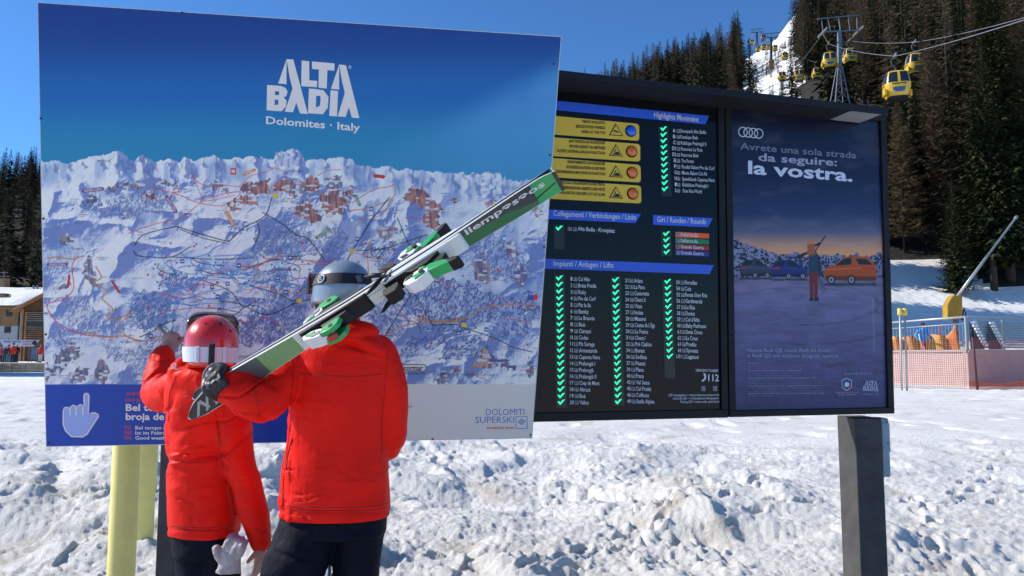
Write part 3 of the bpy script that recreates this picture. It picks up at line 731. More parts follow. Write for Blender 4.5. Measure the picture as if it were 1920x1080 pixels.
    L([(660, 380), (700, 356), (730, 350), (742, 345)], RD, 1.2); L([(655, 395), (690, 390), (735, 372), (742, 350)], OR, 1.4); L([(665, 430), (680, 410), (720, 395), (735, 372)], OR, 1.2)
    L([(780, 600), (860, 600), (900, 580), (940, 572), (1000, 570)], OR, 1.8); L([(720, 630), (760, 610), (800, 606), (858, 602)], OR, 1.6); L([(700, 440), (690, 470), (690, 520), (680, 560)], OR, 1.3)
    L([(252, 460), (270, 440), (330, 425), (332, 432)], BK, 1.4); L([(250, 470), (262, 480), (320, 482), (358, 462)], BK, 1.3); L([(336, 426), (380, 440), (425, 452), (428, 450)], BK, 1.5); L([(338, 430), (380, 446), (425, 456)], BK, 1.2)
    L([(430, 452), (460, 425), (482, 415), (500, 400), (510, 370)], BK, 1.5); L([(482, 415), (486, 435), (472, 472)], BK, 1.3); L([(492, 398), (530, 420), (555, 440), (580, 450), (610, 490)], BK, 1.4)
    L([(325, 482), (400, 486), (470, 484)], BK, 1.2); L([(360, 485), (380, 494), (420, 498)], BK, 1.3); L([(455, 507), (495, 492), (530, 485), (560, 480)], BK, 1.2)
    L([(650, 500), (655, 480), (680, 440), (695, 415), (730, 370)], BK, 1.5); L([(668, 470), (720, 466), (770, 450), (800, 440)], BK, 1.1); L([(745, 408), (758, 440), (768, 460)], BK, 1.3)
    L([(775, 545), (740, 600), (710, 650)], BK, 1.4); L([(775, 545), (800, 590), (812, 610)], BK, 1.2); L([(812, 610), (858, 608)], BK, 1.6); L([(862, 612), (930, 635), (960, 650), (998, 660)], BK, 1.3)
    L([(262, 632), (285, 622), (303, 608), (330, 600)], BK, 1.4); L([(378, 525), (430, 545), (455, 575), (470, 570)], BK, 1.3); L([(468, 535), (520, 550), (540, 560), (560, 566)], BK, 1.2); L([(412, 565), (450, 570), (500, 590), (550, 570), (585, 560)], BK, 1.3)
    for _ in range(70):                             # blue and red pistes winding through the middle
        x, y = random.uniform(300, 590), random.uniform(478, 600); p = [(x, y)]; a = random.uniform(-.6, .6) + random.choice((0, 3.14))
        for k in range(random.randint(3, 6)): a += random.uniform(-.8, .8); x += math.cos(a) * 16; y += math.sin(a) * 8; p.append((x, y))
        L(p, BLU if random.random() < .80 else (RD if random.random() < .5 else BK), random.uniform(.9, 1.4), 4, .85)
    for _ in range(16):
        x, y = random.uniform(640, 1000), random.uniform(400, 700); p = [(x, y)]; a = random.uniform(-.5, .5)
        for k in range(4): a += random.uniform(-.7, .7); x += math.cos(a) * 14; y += math.sin(a) * 10; p.append((x, y))
        L(p, random.choice((BLU, RD, BK, BK)), 1.1, 4, .7)
    L([(320, 490), (328, 520), (320, 540), (335, 570), (320, 590), (316, 605), (300, 610)], BLU, 1.3); L([(330, 590), (300, 596), (316, 620), (318, 642)], BLU, 1.3); L([(365, 560), (362, 540), (385, 520), (400, 515)], BLU, 1.3)
    # numbered dots and lift huts
    for _ in range(120):
        x, y = random.uniform(270, 600), random.gauss(520, 42)
        if y > 610 or y < 440: continue
        r = random.random(); c = BLU if r < .5 else (RD if r < .62 else (lin(215, 255, 248) if r < .85 else BK)); q = 2.2 if r < .62 else (2.0 if r < .85 else 1.5)
        if .62 < r < .85: pr.ellipse(x, y, 3.0, 2.8, lin(80, 200, 190), .8)
        pr.ellipse(x, y, q, q, c)
    for _ in range(60):
        x, y = random.uniform(640, 1000), random.uniform(380, 660); r = random.random(); c = BLU if r < .4 else (RD if r < .7 else lin(200, 255, 240)); pr.ellipse(x, y, 2.2, 2.1, c)
    for _ in range(260):                            # tiny place names, unreadable at this size
        x, y = random.uniform(84, 1000), random.uniform(345, 708); w_ = random.uniform(8, 20)
        for r_ in range(random.choice((1, 2, 2))):
            k = 0
            while k < w_:
                s_ = random.uniform(.9, 1.8)
                pr.line([(x + k, y + r_ * 3.6), (x + k + s_ * .7, y + r_ * 3.6)], lin(70, 74, 100), 1.3, .55); k += s_ + 1.0
            w_ *= .6; x += 2
    for x, y, t in ((342, 490, 0), (448, 498, 0), (544, 483, 0), (521, 521, 0), (427, 532, 0), (398, 538, 0), (408, 556, 0), (536, 548, 0), (412, 583, 0), (283, 630, 0), (860, 625, 0), (912, 618, 0), (670, 448, 0), (696, 392, 0)):
        pr.fill([(x - 4, y - 4), (x + 4, y - 4), (x + 4, y + 4), (x - 4, y + 4)], lin(40, 84, 165)); pr.line([(x - 1.5, y), (x + 1.5, y)], lin(235, 240, 250), 2.0)
    for x, y in ((517, 368), (660, 471), (561, 564), (870, 609)): pr.fill([(x - 5, y - 4), (x + 5, y - 4), (x + 5, y + 4), (x - 5, y + 4)], lin(226, 200, 70))
    pr.fill([(432, 315), (443, 315), (443, 327), (432, 327)], lin(214, 60, 60)); pr.fill([(434, 318), (441, 318), (441, 324), (434, 324)], lin(240, 200, 200))
    pr.line([(325, 358), (331, 348), (337, 360), (323, 361)], RD, 1.5); pr.fill([(1000, 553), (1008, 552), (1008, 562), (1000, 563)], lin(214, 60, 60)); pr.fill([(990, 553), (1000, 553), (1000, 563), (990, 563)], lin(40, 84, 165))
    pr.fill([(700, 328), (723, 330), (720, 335), (702, 333)], lin(220, 60, 50))
    C[:] = np.where(M[..., None], C * np.array([.95, .97, .92]), C)
    # bottom band: blue on the left, white on the right
    m = (Y > 720.5)
    # shift of the blue band to white happens behind the person in red
    t = sst(440, 447, X * 1.0 - 0 * Y) * 0; blue = np.array(lin(24, 70, 168)) * (1 - .12 * sst(80, 300, X))[..., None]
    wh = np.array([.74, .69, .62]); band = np.where((X < 640)[..., None], blue, wh)
    pr.C[:] = np.where(m[..., None], band, pr.C)
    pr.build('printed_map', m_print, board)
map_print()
# letters of the resort's emblem, traced as flat shapes
def bp_poly(pts, m, name, d=.002): return flatpoly(BP, pts, m, board, name, d)
def z1(pts, sx=3.0, ox=60, oy=0): return [(ox + x / sx, oy + y / sx) for x, y in pts]
def emblem(pl, f, m, parent, d, joined=None):
    Ls = {'A1': [(1432, 333), (1470, 335), (1552, 642), (1508, 638), (1487, 578), (1468, 632), (1422, 628), (1466, 500), (1449, 430), (1432, 474), (1385, 470)],
          'L': [(1517, 341), (1560, 345), (1560, 452), (1605, 455), (1603, 491), (1515, 485)],
          'T': [(1575, 346), (1702, 357), (1701, 398), (1662, 395), (1658, 498), (1612, 494), (1614, 391), (1575, 388)],
          'A2': [(1728, 363), (1766, 367), (1842, 665), (1800, 662), (1782, 604), (1764, 658), (1720, 655), (1760, 522), (1744, 458), (1728, 504), (1682, 500)],
          'B': [(1323, 478), (1400, 484), (1432, 500), (1436, 528), (1418, 548), (1430, 568), (1424, 604), (1400, 626), (1320, 620)],
          'D': [(1558, 498), (1620, 503), (1656, 524), (1668, 560), (1662, 612), (1640, 642), (1553, 637)],
          'I': [(1680, 508), (1722, 512), (1716, 655), (1672, 652)]}
    mb = joined or MB(); 
    for k, p in Ls.items():
        q = [f(x, y) for x, y in p]
        if k in 'BD':  # letters with counters: ring of quads
            if k == 'B':
                flats = [[(1323, 478), (1368, 481), (1364, 624), (1320, 620)], [(1368, 481), (1400, 484), (1425, 493), (1390, 515), (1367, 512)], [(1425, 493), (1438, 515), (1432, 538), (1390, 535), (1390, 515)], [(1432, 538), (1416, 550), (1366, 547), (1366, 534), (1390, 535)],
                         [(1416, 550), (1432, 565), (1430, 598), (1386, 588), (1386, 562), (1366, 560), (1366, 547)], [(1430, 598), (1404, 626), (1364, 624), (1365, 592), (1386, 588)]]
            else:
                flats = [[(1558, 498), (1600, 502), (1596, 640), (1553, 637)], [(1600, 502), (1640, 508), (1622, 540), (1599, 538)], [(1640, 508), (1668, 545), (1624, 555), (1622, 540)], [(1668, 545), (1664, 606), (1620, 595), (1624, 555)], [(1664, 606), (1636, 643), (1596, 640), (1597, 605), (1620, 595)]]
            for g in flats:
                V = [pl.world(*pl.loc(*f(x, y)), d) for x, y in g]; mb.add(V, [tuple(range(len(V)))[::-1]])
        elif k in ('A1', 'A2'):
            V = [pl.world(*pl.loc(*c), d) for c in q]; mb.add(V, [(0, 9, 10), (0, 8, 9)][:1] + [(0, 9, 8), (0, 10, 9), (0, 8, 7, 1), (1, 7, 4, 2), (4, 3, 2), (7, 6, 5, 4)][1:])
        else:
            V = [pl.world(*pl.loc(*c), d) for c in q]; mb.add(V, [tuple(range(len(V)))[::-1]])
    if joined is None: return mb.build('emblem_letters', m, parent)
emblem(BP, lambda x, y: (60 + x / 3, y / 3), m_white_ink, board, .002)
put_text(BP, 'Dolomites · Italy', (499, 232), (675, 246), 13, m_white_ink, board, .02)
put_text(BP, '®', (653, 129), (659, 129.5), 6, m_white_ink, board, .0)
# printed tags with their words
m_tagp = mat('ink_purple', lin(120, 50, 130), .5); m_tago = mat('ink_orange', lin(225, 140, 50), .5); m_tagg = mat('ink_green', lin(50, 140, 80), .5); m_tagr = mat('ink_red', lin(190, 50, 60), .5)
m_ink = mat('ink_dark', (.02, .022, .05), .5); m_inkb = mat('ink_blue', lin(50, 105, 180), .5); m_inkor = mat('ink_vermilion', lin(200, 60, 40), .5); m_bandw = mat('ink_pale_blue', lin(150, 170, 225), .5)
def strip(c, ang, L, h, m, txt, th=4.2):
    ca, sa = math.cos(math.radians(ang)), math.sin(math.radians(ang)); R = lambda u, v: (c[0] + u * ca - v * sa, c[1] + u * sa + v * ca)
    bp_poly([R(-L / 2, h / 2), R(L / 2 - 3, h / 2), R(L / 2, 0), R(L / 2 - 3, -h / 2), R(-L / 2, -h / 2), R(-L / 2 - 3, 0)][::-1], m, 'map_tag')
    if txt:
        co, fs = text_mesh(txt, .015); a = Vector(BP.loc(*R(-L / 2 + 2, th / 2))); b = Vector(BP.loc(*R(L / 2 - 4, th / 2))); up = Vector(BP.loc(*R(-L / 2 + 2, -th / 2))) - a
        x0, x1 = co[:, 0].min(), co[:, 0].max(); V = [BP.world(*(a + (b - a) * ((float(q[0]) - x0) / (x1 - x0)) + up * (float(q[1]) / .64)), .003) for q in co]
        link('lettering', mesh('lettering', V, fs, m_white_ink), board)
strip((176, 356), -7, 40, 7, m_tagp, 'GRANDE GUERRA'); strip((322, 384), 58, 36, 7, m_tagp, 'GRANDE GUERRA'); strip((109, 496), 1, 38, 6, m_tagp, 'GRANDE GUERRA')
strip((469, 322), -22, 24, 6, m_tago, 'ARABBA'); strip((432, 411), 60, 32, 7, m_tago, 'SELLA RONDA'); strip((671, 377), 65, 22, 6, m_tagg, 'SELLA RONDA'); strip((607, 437), -33, 32, 6, m_tagg, 'SELLA RONDA')
strip((129, 526), -83, 24, 4.5, m_tagr, ''); strip((218, 539), 58, 26, 4.5, m_tagr, ''); strip((713, 330), 4, 20, 4.5, m_tagr, '')
for t, a, b, h in (('COLFOSCO', (684, 484), (718, 485), 4.5), ('1645 m', (695, 490), (711, 490.5), 3), ('BADIA', (835, 599), (855, 600), 4.5), ('1324 m', (838, 604), (852, 604.5), 3), ('GRUPPO', (537, 374), (557, 374.5), 3), ('DEL SELLA', (532, 379), (559, 379.5), 3), ('ARABBA', (335, 402), (353, 402.5), 3.6),
                   ('MARMOLADA', (182, 303), (207, 303.5), 3), ('CORVARA', (452, 684), (480, 685), 4.5), ('S.CASSIANO', (441, 671), (466, 672), 5), ('LA VILLA', (718, 650), (744, 651), 4.5), ('S.LEONARDO', (850, 655), (875, 656), 3), ('PRALONGIA', (312, 490), (330, 490.5), 3), ('PASSO SELLA', (543, 322), (568, 322.5), 3), ('LA VARELLA', (978, 582), (1004, 583), 3.4), ('LAGAZUOI', (138, 468), (156, 468.5), 3)):
    put_text(BP, t, a, b, h, m_ink, board, .0)
bp_poly([(722, 696), (726, 682), (797, 683), (800, 689), (797, 696)][::-1], m_ink, 'name_plate'); bp_poly([(723, 695), (727, 683.3), (796, 684.2), (798.6, 689), (796, 695)][::-1], m_white_ink, 'name_plate', .0026)
put_text(BP, 'cormar', (757, 694), (793, 694.4), 9, m_ink, board, .02, d=.0034); put_text(BP, 'www.cormar.info', (748, 701.5), (797, 702), 4, m_ink, board, .01)
put_text(BP, 'ALLE RECHTE VORBEHALTEN · TUTTI I DIRITTI RISERVATI · ALL RIGHTS RESERVED', (822, 704), (928, 704.2), 2.6, m_ink, board, 0)
# pointing hand symbol
hand = [(118, 770), (120, 764), (126, 762), (131, 765), (132, 762), (137, 758.5), (143, 760), (145, 763), (147, 759), (152, 757.5), (157, 760), (156.5, 741), (159.5, 736.5), (165, 736.5), (168.5, 741), (167, 776), (172, 773), (178, 772.5), (185, 776), (186, 781), (164, 815), (155, 820), (134, 819.5), (122, 808), (117.5, 795)]
def shrink(p, k):
    n = len(p); out = []
    for i in range(n):
        a, b, c = p[i - 1], p[i], p[(i + 1) % n]
        d = Vector((c[0] - a[0], c[1] - a[1])).normalized(); out.append((b[0] - d.y * k, b[1] + d.x * k))
    return out
bp_poly(hand[::-1], m_white_ink, 'hand_symbol'); bp_poly(shrink(hand, 2.4)[::-1], m_bandw, 'hand_symbol', .0032)
for x in (132, 143.5, 156): link('hand_symbol', mesh('hand_symbol', [BP.world(*BP.loc(*q), .0042) for q in ((x - 1.2, 778), (x + 1.2, 778), (x + 1.2, 762), (x - 1.2, 762))], [(0, 1, 2, 3)], m_white_ink), board)
put_text(BP, 'ANNUNZI / MELDUNGEN', (236, 741), (352, 742), 5.5, m_inkor, board, .015); put_text(BP, 'DU JUNY / INFO', (236, 752.5), (322, 753), 5.5, m_inkor, board, .015)
put_text(BP, 'Bel tëmp de forà', (236, 770), (388, 770), 11.5, m_white_ink, board, .025); put_text(BP, 'broja de marz', (236, 787), (358, 787), 11.5, m_white_ink, board, .025)
for y, a, b, x1 in ((805, 'ITA', 'Bel tempo a febbraio, gelo a marzo', 420), (814.5, 'DEU', 'Ist im Februar die Sonne warm', 400), (824, 'ENG', 'Good weather in February', 376)):
    put_text(BP, a, (234, y), (246, y), 6, m_inkor, board, .02); put_text(BP, b, (254, y), (x1, y), 6, m_white_ink, board, .012)
put_text(BP, 'DOLOMITI', (911, 778.5), (983, 778), 11, m_inkb, board, -.004); put_text(BP, 'SUPERSKI', (891, 793), (964, 792.5), 11, m_inkb, board, -.004); put_text(BP, 'wonderful times', (912, 804.5), (964, 804.2), 5.5, m_inkor, board, .01)
put_text(BP, 'post office', (738, 764), (773, 764), 5, m_ink, board, .0)
lg = MB()
for a, b in (((967, 781), (988, 780.6)), ((988, 780.6), (989, 803)), ((989, 803), (967.5, 803.4)), ((967.5, 803.4), (967, 781))):
    d = Vector((b[0] - a[0], b[1] - a[1])).normalized() * .5; nx, ny = -d.y, d.x
    flatpoly(BP, [(a[0] + nx, a[1] + ny), (b[0] + nx, b[1] + ny), (b[0] - nx, b[1] - ny), (a[0] - nx, a[1] - ny)], None, None, '', .002, lg)
for k in range(4): flatpoly(BP, [(970 + k * 2, 791 - k * 2), (979 + k * 2, 797 - k * 2.2), (980 + k * 2, 796 - k * 2.2), (971 + k * 2, 790 - k * 2)], None, None, '', .002, lg)
lg.build('ski_pass_logo', m_inkb, board)
sc = MB()
for px, py in ((77, 222), (342, 24), (82, 410), (86, 627), (1031, 291), (1020, 463), (995, 815), (811, 823), (1038, 120), (560, 828), (92, 830)):
    sc = MB(); c = BP.world(*BP.loc(px, py), .0); sc.tube([c, c + BP.n * .004], .006, 8); sc.build('screw', m_screw, board)
# ---- posts that carry it
m_post = mat('dark_steel', (.075, .072, .072), .5, 0, spec=.12, var=.25, vscale=9)
m_post_l = mat('grey_steel', (.30, .30, .31), .45, .4, var=.1, vscale=5)
m_yel = mat('pale_yellow_post', (.85, .72, .22), .5, var=.10, vscale=3, bump=.002, bscale=14)
def box_post(name, label, pxl, pxr, pytop, Y, dep, parent=None, m=m_post, ytop=None, rot=0):
    a = at(pxl, 1000, Y); b = at(pxr, 1000, Y); top = at((pxl + pxr) / 2, pytop, Y).z
    mb = MB(); w = (b.x - a.x) / 2; mb.bevbox(((a.x + b.x) / 2, Y + dep, (top - .5) / 2), (w, dep, (top + .5) / 2), .004)
    return mb
for (px, py, Y, wpx, lb) in ((239.5, 800, 4.75, 47, 'foremost of the three pale yellow round posts below the map board'), (277, 800, 6.3, 35, 'middle of the three pale yellow round posts, its foot in the snow'), (280, 800, 7.3, 34, 'rearmost pale yellow round post, mostly hidden beside the dark steel post')):
    c = at(px, py, Y); r = wpx / 1400 * Y / 2; mb = MB()
    zt = 1.52 if Y > 5 else 1.62
    mb.tube([(c.x, Y, -.4), (c.x, Y, zt - .02), (c.x, Y, zt)], [r, r, r * .9], 40)
    o = mb.build('yellow_post', m_yel, None, True); shade_auto(o, 40); tag(o, lb, 'post', 'pale yellow posts behind the map board')

# ================================================================== DISPLAY BOARD
DP = Plane((1047, 167), (1655, 222), (1678, 775), (1056, 789), (1360, 600), 4.98)
m_frame = mat('frame_dark', (.006, .006, .008), .45, 0, spec=.15, var=.2, vscale=6)
m_frame2 = mat('frame_dark_grey', (.010, .0105, .013), .45, 0, spec=.2, var=.2, vscale=6)
m_face = mat('display_face', (.0055, .0056, .0075), .12, 0, spec=.22)
m_blue = mat('display_blue', lin(42, 88, 205), .3); m_yell = mat('display_yellow', lin(222, 184, 40), .35); m_lblack = mat('display_black', (.006, .006, .008), .5)
m_text = mat('display_text', (.62, .64, .70), .4)
m_led = mat('led_green', (.02, .5, .25), .4, emit=(.02, 1, .42), es=1.15); m_ledoff = mat('led_strip', (.004, .005, .005), .3)
disp = thing('information_display', 'black lift status display with rows of green check marks behind the map board', 'display board', M=DP.M.copy())
xa, _ = DP.loc(1353, 500); xL = DP.loc(262, 600)[0]           # the left part of the case runs on behind the map
zt_ = DP.loc(1200, DP and 176)[1]
def local_box(pl, x0, x1, z0, z1, d0, d1, name, m, parent, b=.003):
    mb = MB(); R = Matrix((pl.x, -pl.n, pl.z)).transposed()
    mb.bevbox(pl.world((x0 + x1) / 2, (z0 + z1) / 2, (d0 + d1) / 2), ((x1 - x0) / 2, abs(d1 - d0) / 2, (z1 - z0) / 2), b, R); return mb.build(name, m, parent)
zb = DP.loc(1200, 786.5)[1]; zb2 = DP.loc(1200, 770.5)[1]
x1353 = DP.loc(1361.5, 490)[0]; x1371 = DP.loc(1371, 500)[0]; xR = DP.loc(1666, 500)[0]; xR0 = DP.loc(1655, 500)[0]
ztop = DP.loc(1355, 190)[1]; zface_t = DP.loc(1300, 196)[1]
DEP = .16
local_box(DP, xL, x1353 - .004, zb, ztop, -DEP, -.012, 'case', m_frame, disp)
local_box(DP, xL, x1353 - .004, zb, zb2, -.012, .012, 'frame_rail', m_frame2, disp)
zft = DP.loc(1340, 197.5)[1]
local_box(DP, xL, x1353 - .004, zft, ztop, -.012, .012, 'frame_rail', m_frame2, disp)
xi = DP.loc(1348.5, 490)[0]; local_box(DP, xi, x1353 - .004, zb2, zft, -.012, .012, 'frame_rail', m_frame2, disp)
local_box(DP, xL, xL + .06, zb2, zft, -.012, .012, 'frame_rail', m_frame2, disp)
link('display_face', mesh('display_face', [DP.world(xL + .06, zb2, -.006), DP.world(xi, zb2, -.006), DP.world(xi, zft, -.006), DP.world(xL + .06, zft, -.006)], [(0, 1, 2, 3)], m_face), disp)
D0 = -.004
def dpoly(pts, m, name, d=D0): return flatpoly(DP, pts, m, disp, name, d)
def dtext(t, p0, p1, h, m=None, b=.012, d=D0 + .003): put_text(DP, t, p0, p1, h, m or m_text, disp, b, d)
dpoly([(1000, 184), (1330, 217), (1323, 233), (1000, 202)][::-1], m_blue, 'header_bar'); dtext('Highlights Movimënt', (1226.5, 220), (1310, 229), 9.5)
dpoly([(1000, 391), (1202, 401), (1192, 418), (1000, 409)][::-1], m_blue, 'header_bar'); dtext('Collegamenti / Verbindungen / Links', (1037.5, 404.5), (1193, 412.5), 9.5)
dpoly([(1225, 403), (1337, 409), (1328, 426), (1225, 421)][::-1], m_blue, 'header_bar'); dtext('Giri / Runden / Rounds', (1232, 416), (1324, 420.5), 9.5)
dpoly([(1000, 484), (1339, 497), (1331, 514), (1000, 503)][::-1], m_blue, 'header_bar'); dtext('Impianti / Anlagen / Lifts', (1038, 498.5), (1150, 502), 9.5)
for c4, yl, cc in (((1000, 213, 1199, 232, 1199, 264, 1000, 249), ('VENTO IN QUOTA', 'BERGSTATION WINDIG', 'WIND AT THE TOP'), (1183, 245.5, 0)), ((1000, 254, 1201, 270, 1201, 303, 1000, 290), ('BATTIPISTA IN FUNZIONE', 'PISTENGERÄT IN BETRIEB', 'SLOPE CATERPILLARS IN FUNCTION'), (1184.5, 284, 1)),
                   ((1000, 293, 1201.5, 309, 1202, 342, 1000, 330), ('INNEVAMENTO IN FUNZIONE', 'SCHNEEKANONEN IN BETRIEB', 'SNOWMAKING MACHINES IN FUNCTION'), (1185.5, 323.5, 1)), ((1000, 335, 1202.5, 348, 1203, 381.5, 1000, 371), ('PERICOLO VALANGHE FUORI PISTA', 'LAWINENGEFAHR ABSEITS DER PISTE', 'AVALANCHE DANGER OUT OF SLOPE'), (1186.5, 363, 1))):
    x0, y0, x1, y1, x2, y2, x3, y3 = c4; r = 5
    pn = dpoly([(x0, y0), (x1 - r, y1 - r * .08), (x1 - 1.5, y1 + 1.5), (x1, y1 + r), (x2, y2 - r), (x2 - 1.5, y2 - 1.5), (x2 - r, y2 - r * .08), (x3, y3)][::-1], m_yell, 'warning_panel')
    sl_ = .075
    for i, t in enumerate(yl):
        xe = 1135 if i else 1134.5; n_ = len(t); Lp = {0: 3.05, 1: 3.05, 2: 3.0}[i] * n_; Lp = min(Lp, 92); ye = y1 - (1199 - 1135) * sl_ + 6 + i * 9.6 - .5
        put_text(DP, t, (xe - Lp, ye - Lp * .055), (xe, ye), 5, m_lblack, disp, .02, D0 + .004)
    cx, cy = 1155, cc[1] + 0; tri = [(cx - 13, cy + 8), (cx + 13.5, cy + 9.5), (cx - .2, cy - 14)]
    dpoly(tri, m_lblack, 'warning_symbol', D0 + .003); dpoly([(cx - 10.4, cy + 6.8), (cx + 11, cy + 8), (cx - .2, cy - 10.6)], m_yell, 'warning_symbol', D0 + .005)
    if cc[2] == 0: dpoly([(cx - 4, cy - 2), (cx + 6, cy + 2), (cx + 5, cy + 4), (cx - 4, cy + 1)][::-1], m_lblack, 'warning_symbol', D0 + .007); dpoly([(cx - 4.5, cy + 6), (cx - 3.5, cy + 6), (cx - 3.5, cy - 2), (cx - 4.5, cy - 2)], m_lblack, 'warning_symbol', D0 + .007)
    else: dpoly([(cx - 8, cy + 6), (cx + 9, cy + 7), (cx + 4, cy - 0), (cx + 0, cy + 1)], m_lblack, 'warning_symbol', D0 + .007); dpoly([(cx - 5, cy + 3), (cx - 1, cy + 0), (cx + 1, cy - 5), (cx - 2, cy - 3)], m_lblack, 'warning_symbol', D0 + .007)
    lx, lz = DP.loc(cc[0], cc[1]); R_ = .0345; mb = MB(); seg = 28
    V = [DP.world(lx + R_ * 1.16 * math.cos(2 * math.pi * k / seg), lz + R_ * 1.16 * math.sin(2 * math.pi * k / seg), D0 + .002) for k in range(seg)] + [DP.world(lx + R_ * math.cos(2 * math.pi * k / seg), lz + R_ * math.sin(2 * math.pi * k / seg), D0 + .009) for k in range(seg)]
    mb.add(V, [(k, (k + 1) % seg, seg + (k + 1) % seg, seg + k) for k in range(seg)]); rim = mb.build('lamp_rim', m_frame, disp, True)
    mb = MB(); C_ = DP.world(lx, lz, D0 + .006); mb.ell(C_, DP.x * R_, DP.z * R_, DP.n * .012, 28, 8)
    mb.build('warning_lamp', mat('lamp_blue' if cc[2] == 0 else 'lamp_orange', (lin(20, 90, 235) if cc[2] == 0 else lin(235, 110, 20)), .12, coat=.6, var=.35, vscale=40), disp, True)
# check marks made of little green lamps
cm = MB(); u = .0056
dots = [(-3.6, .6), (-2.9, -.4), (-2.2, -1.3), (-1.4, -2.1), (-.6, -1.5), (.2, -.6), (1.0, .3), (1.8, 1.2), (2.6, 2.0), (3.4, 2.8), (-2.7, .8), (-1.9, -.2), (-1.2, -.9), (.1, .5), (.9, 1.4), (1.7, 2.3), (-.6, -.3)]
for x, z in dots:
    n_ = 6; cm.add([Vector((x * u + .0034 * math.cos(2 * math.pi * k / n_), -.001, z * u + .0034 * math.sin(2 * math.pi * k / n_))) for k in range(n_)], [tuple(range(n_))])
cm_me = cm.me('check_mark', m_led)
def check(px, py, hidden=False):
    x, z = DP.loc(px, py); o = bpy.data.objects.new('check_mark', cm_me); COL.objects.link(o); o.parent = disp; o.location = (x, -(D0 + .003), z)
def lerp(a, b, t): return a + (b - a) * t
def led_strip(xt, yt, xb, yb, hw=10): dpoly([(xt - hw, yt), (xb - hw, yb), (xb + hw, yb + .6), (xt + hw, yt + .6)], m_ledoff, 'led_strip', D0 + .001)
led_strip(1244, 236, 1250, 368); led_strip(1048, 421, 1049, 467); led_strip(1049, 515, 1053, 764); led_strip(1154.5, 518, 1161, 760); led_strip(1251.5, 524, 1256.5, 709); led_strip(1249, 433, 1250, 480)
m_icon = mat('display_icon', (.34, .35, .38), .4)
icon_k = 0
def icon(x, y, s):
    global icon_k
    mb = MB(); flatpoly(DP, [(x, y), (x + s, y + s * .06), (x + s, y - s * .94), (x, y - s)], None, None, '', D0 + .003, mb); mb.build('pictogram', m_icon, disp)
    mb = MB(); flatpoly(DP, [(x + 1, y - 1), (x + s - 1, y - 1), (x + s - 1, y - s + 1.1), (x + 1, y - s + 1)], None, None, '', D0 + .0045, mb)
    mb.build('pictogram', m_face, disp); mb = MB(); k = icon_k % 3; icon_k += 1
    if k == 0: flatpoly(DP, [(x + s * .3, y - s * .2), (x + s * .8, y - s * .45), (x + s * .6, y - s * .75)], None, None, '', D0 + .006, mb)
    elif k == 1: flatpoly(DP, [(x + s * .25, y - s * .25), (x + s * .75, y - s * .25), (x + s * .75, y - s * .7), (x + s * .25, y - s * .6)], None, None, '', D0 + .006, mb)
    else: flatpoly(DP, [(x + s * .45, y - s * .15), (x + s * .8, y - s * .4), (x + s * .4, y - s * .85), (x + s * .3, y - s * .4)], None, None, '', D0 + .006, mb)
    mb.build('pictogram', m_icon, disp)
col = [['A', 'Snowpark Alta Badia', 1324], ['B', 'Funslope Biok', 1309], ['C', 'Kidslope Pralongià II', 1324], ['D1', 'Funcross La Para', 1317], ['D2', 'Funcross Biok', 1310], ['E', 'Tru Foram', 1301], ['F', 'Parallel Slalom Pre dai Corf', 1340], ['G', 'Movie Slalom Col Alt', 1326], ['H', 'Speedcheck Capanna Nera', 1340], ['I', 'Kidslalom Pralongià I', 1328], ['L', 'Gran Risa World', 1316]]
for i, (k, t, xe) in enumerate(col):
    f = i / 10; check(lerp(1244.3, 1247, f), lerp(241.5, 354.5, f)); y = lerp(248, 360, f); dtext(k, (lerp(1261.5, 1266, f) - (2.5 if len(k) > 1 else 0), y - .5), (1266.5 + f * 2.5, y), 6, b=.02)
    icon(1269, y + .6, 6.3); xs = lerp(1276, 1280, f); dtext(t, (xs, y + .6), (xe, y + .6 + (xe - xs) * .05), 6.2, b=.004)
check(1048.5, 428); icon(1065, 432.5, 7); icon(1074.5, 433, 7); dtext('Alta Badia - Kronplatz', (1083.5, 432), (1153, 436.5), 7)
for i, (t, c) in enumerate((('Sellaronda', lin(240, 95, 20)), ('Sellaronda', lin(10, 120, 60)), ('Grande Guerra', lin(160, 24, 24)), ('Grande Guerra', lin(40, 36, 130)))):
    y = 435 + i * 11.3; check(1249.5 + i * .3, 438.5 + i * 11.5)
    dpoly([(1266.5, y - .5), (1330, y + 3), (1330, y + 12.2), (1267, y + 9.6)][::-1], mat('round_colour', c, .4), 'round_bar', D0 + .001); icon(1268.2, y + 7.8, 6.6)
    dtext(t, (1276.5, y + 7.8), (1276.5 + (32 if i < 2 else 43), y + 7.8 + (1.4 if i < 2 else 2.2)), 6.2)
c1 = ['Col Alto', 'Braia Fraida', 'Roby', 'Pre dai Corf', 'Piz la Ila', 'Bamby', 'La Brancia', 'Biok', 'Ciampai', 'Codes', 'Piz Sorega', 'Armentarola', 'Capanna Nera', 'Pralongià I', 'Pralongià', 'Pralongià II', 'Crep de Mont', 'Abrusé', 'Boè', 'Vallon']
e1 = [1106, 1118, 1099, 1117, 1108, 1104, 1115, 1098, 1108, 1103, 1115, 1120, 1125, 1116, 1113, 1118, 1124, 1107, 1098, 1104]
for i, (t, xe) in enumerate(zip(c1, e1)):
    f = i / 19; check(lerp(1049, 1052.5, f), lerp(521.5, 754.5, f)); y = lerp(526, 757.5, f); xs = lerp(1084.5, 1087, f)
    dtext(str(i + 1), (lerp(1070, 1068.5, f) + (0 if i > 8 else 0), y), (lerp(1073, 1076, f), y + .3), 6.4); icon(lerp(1075.5, 1078, f), y + .8, 7); dtext(t, (xs, y + .6), (xe, y + 1.3), 7)
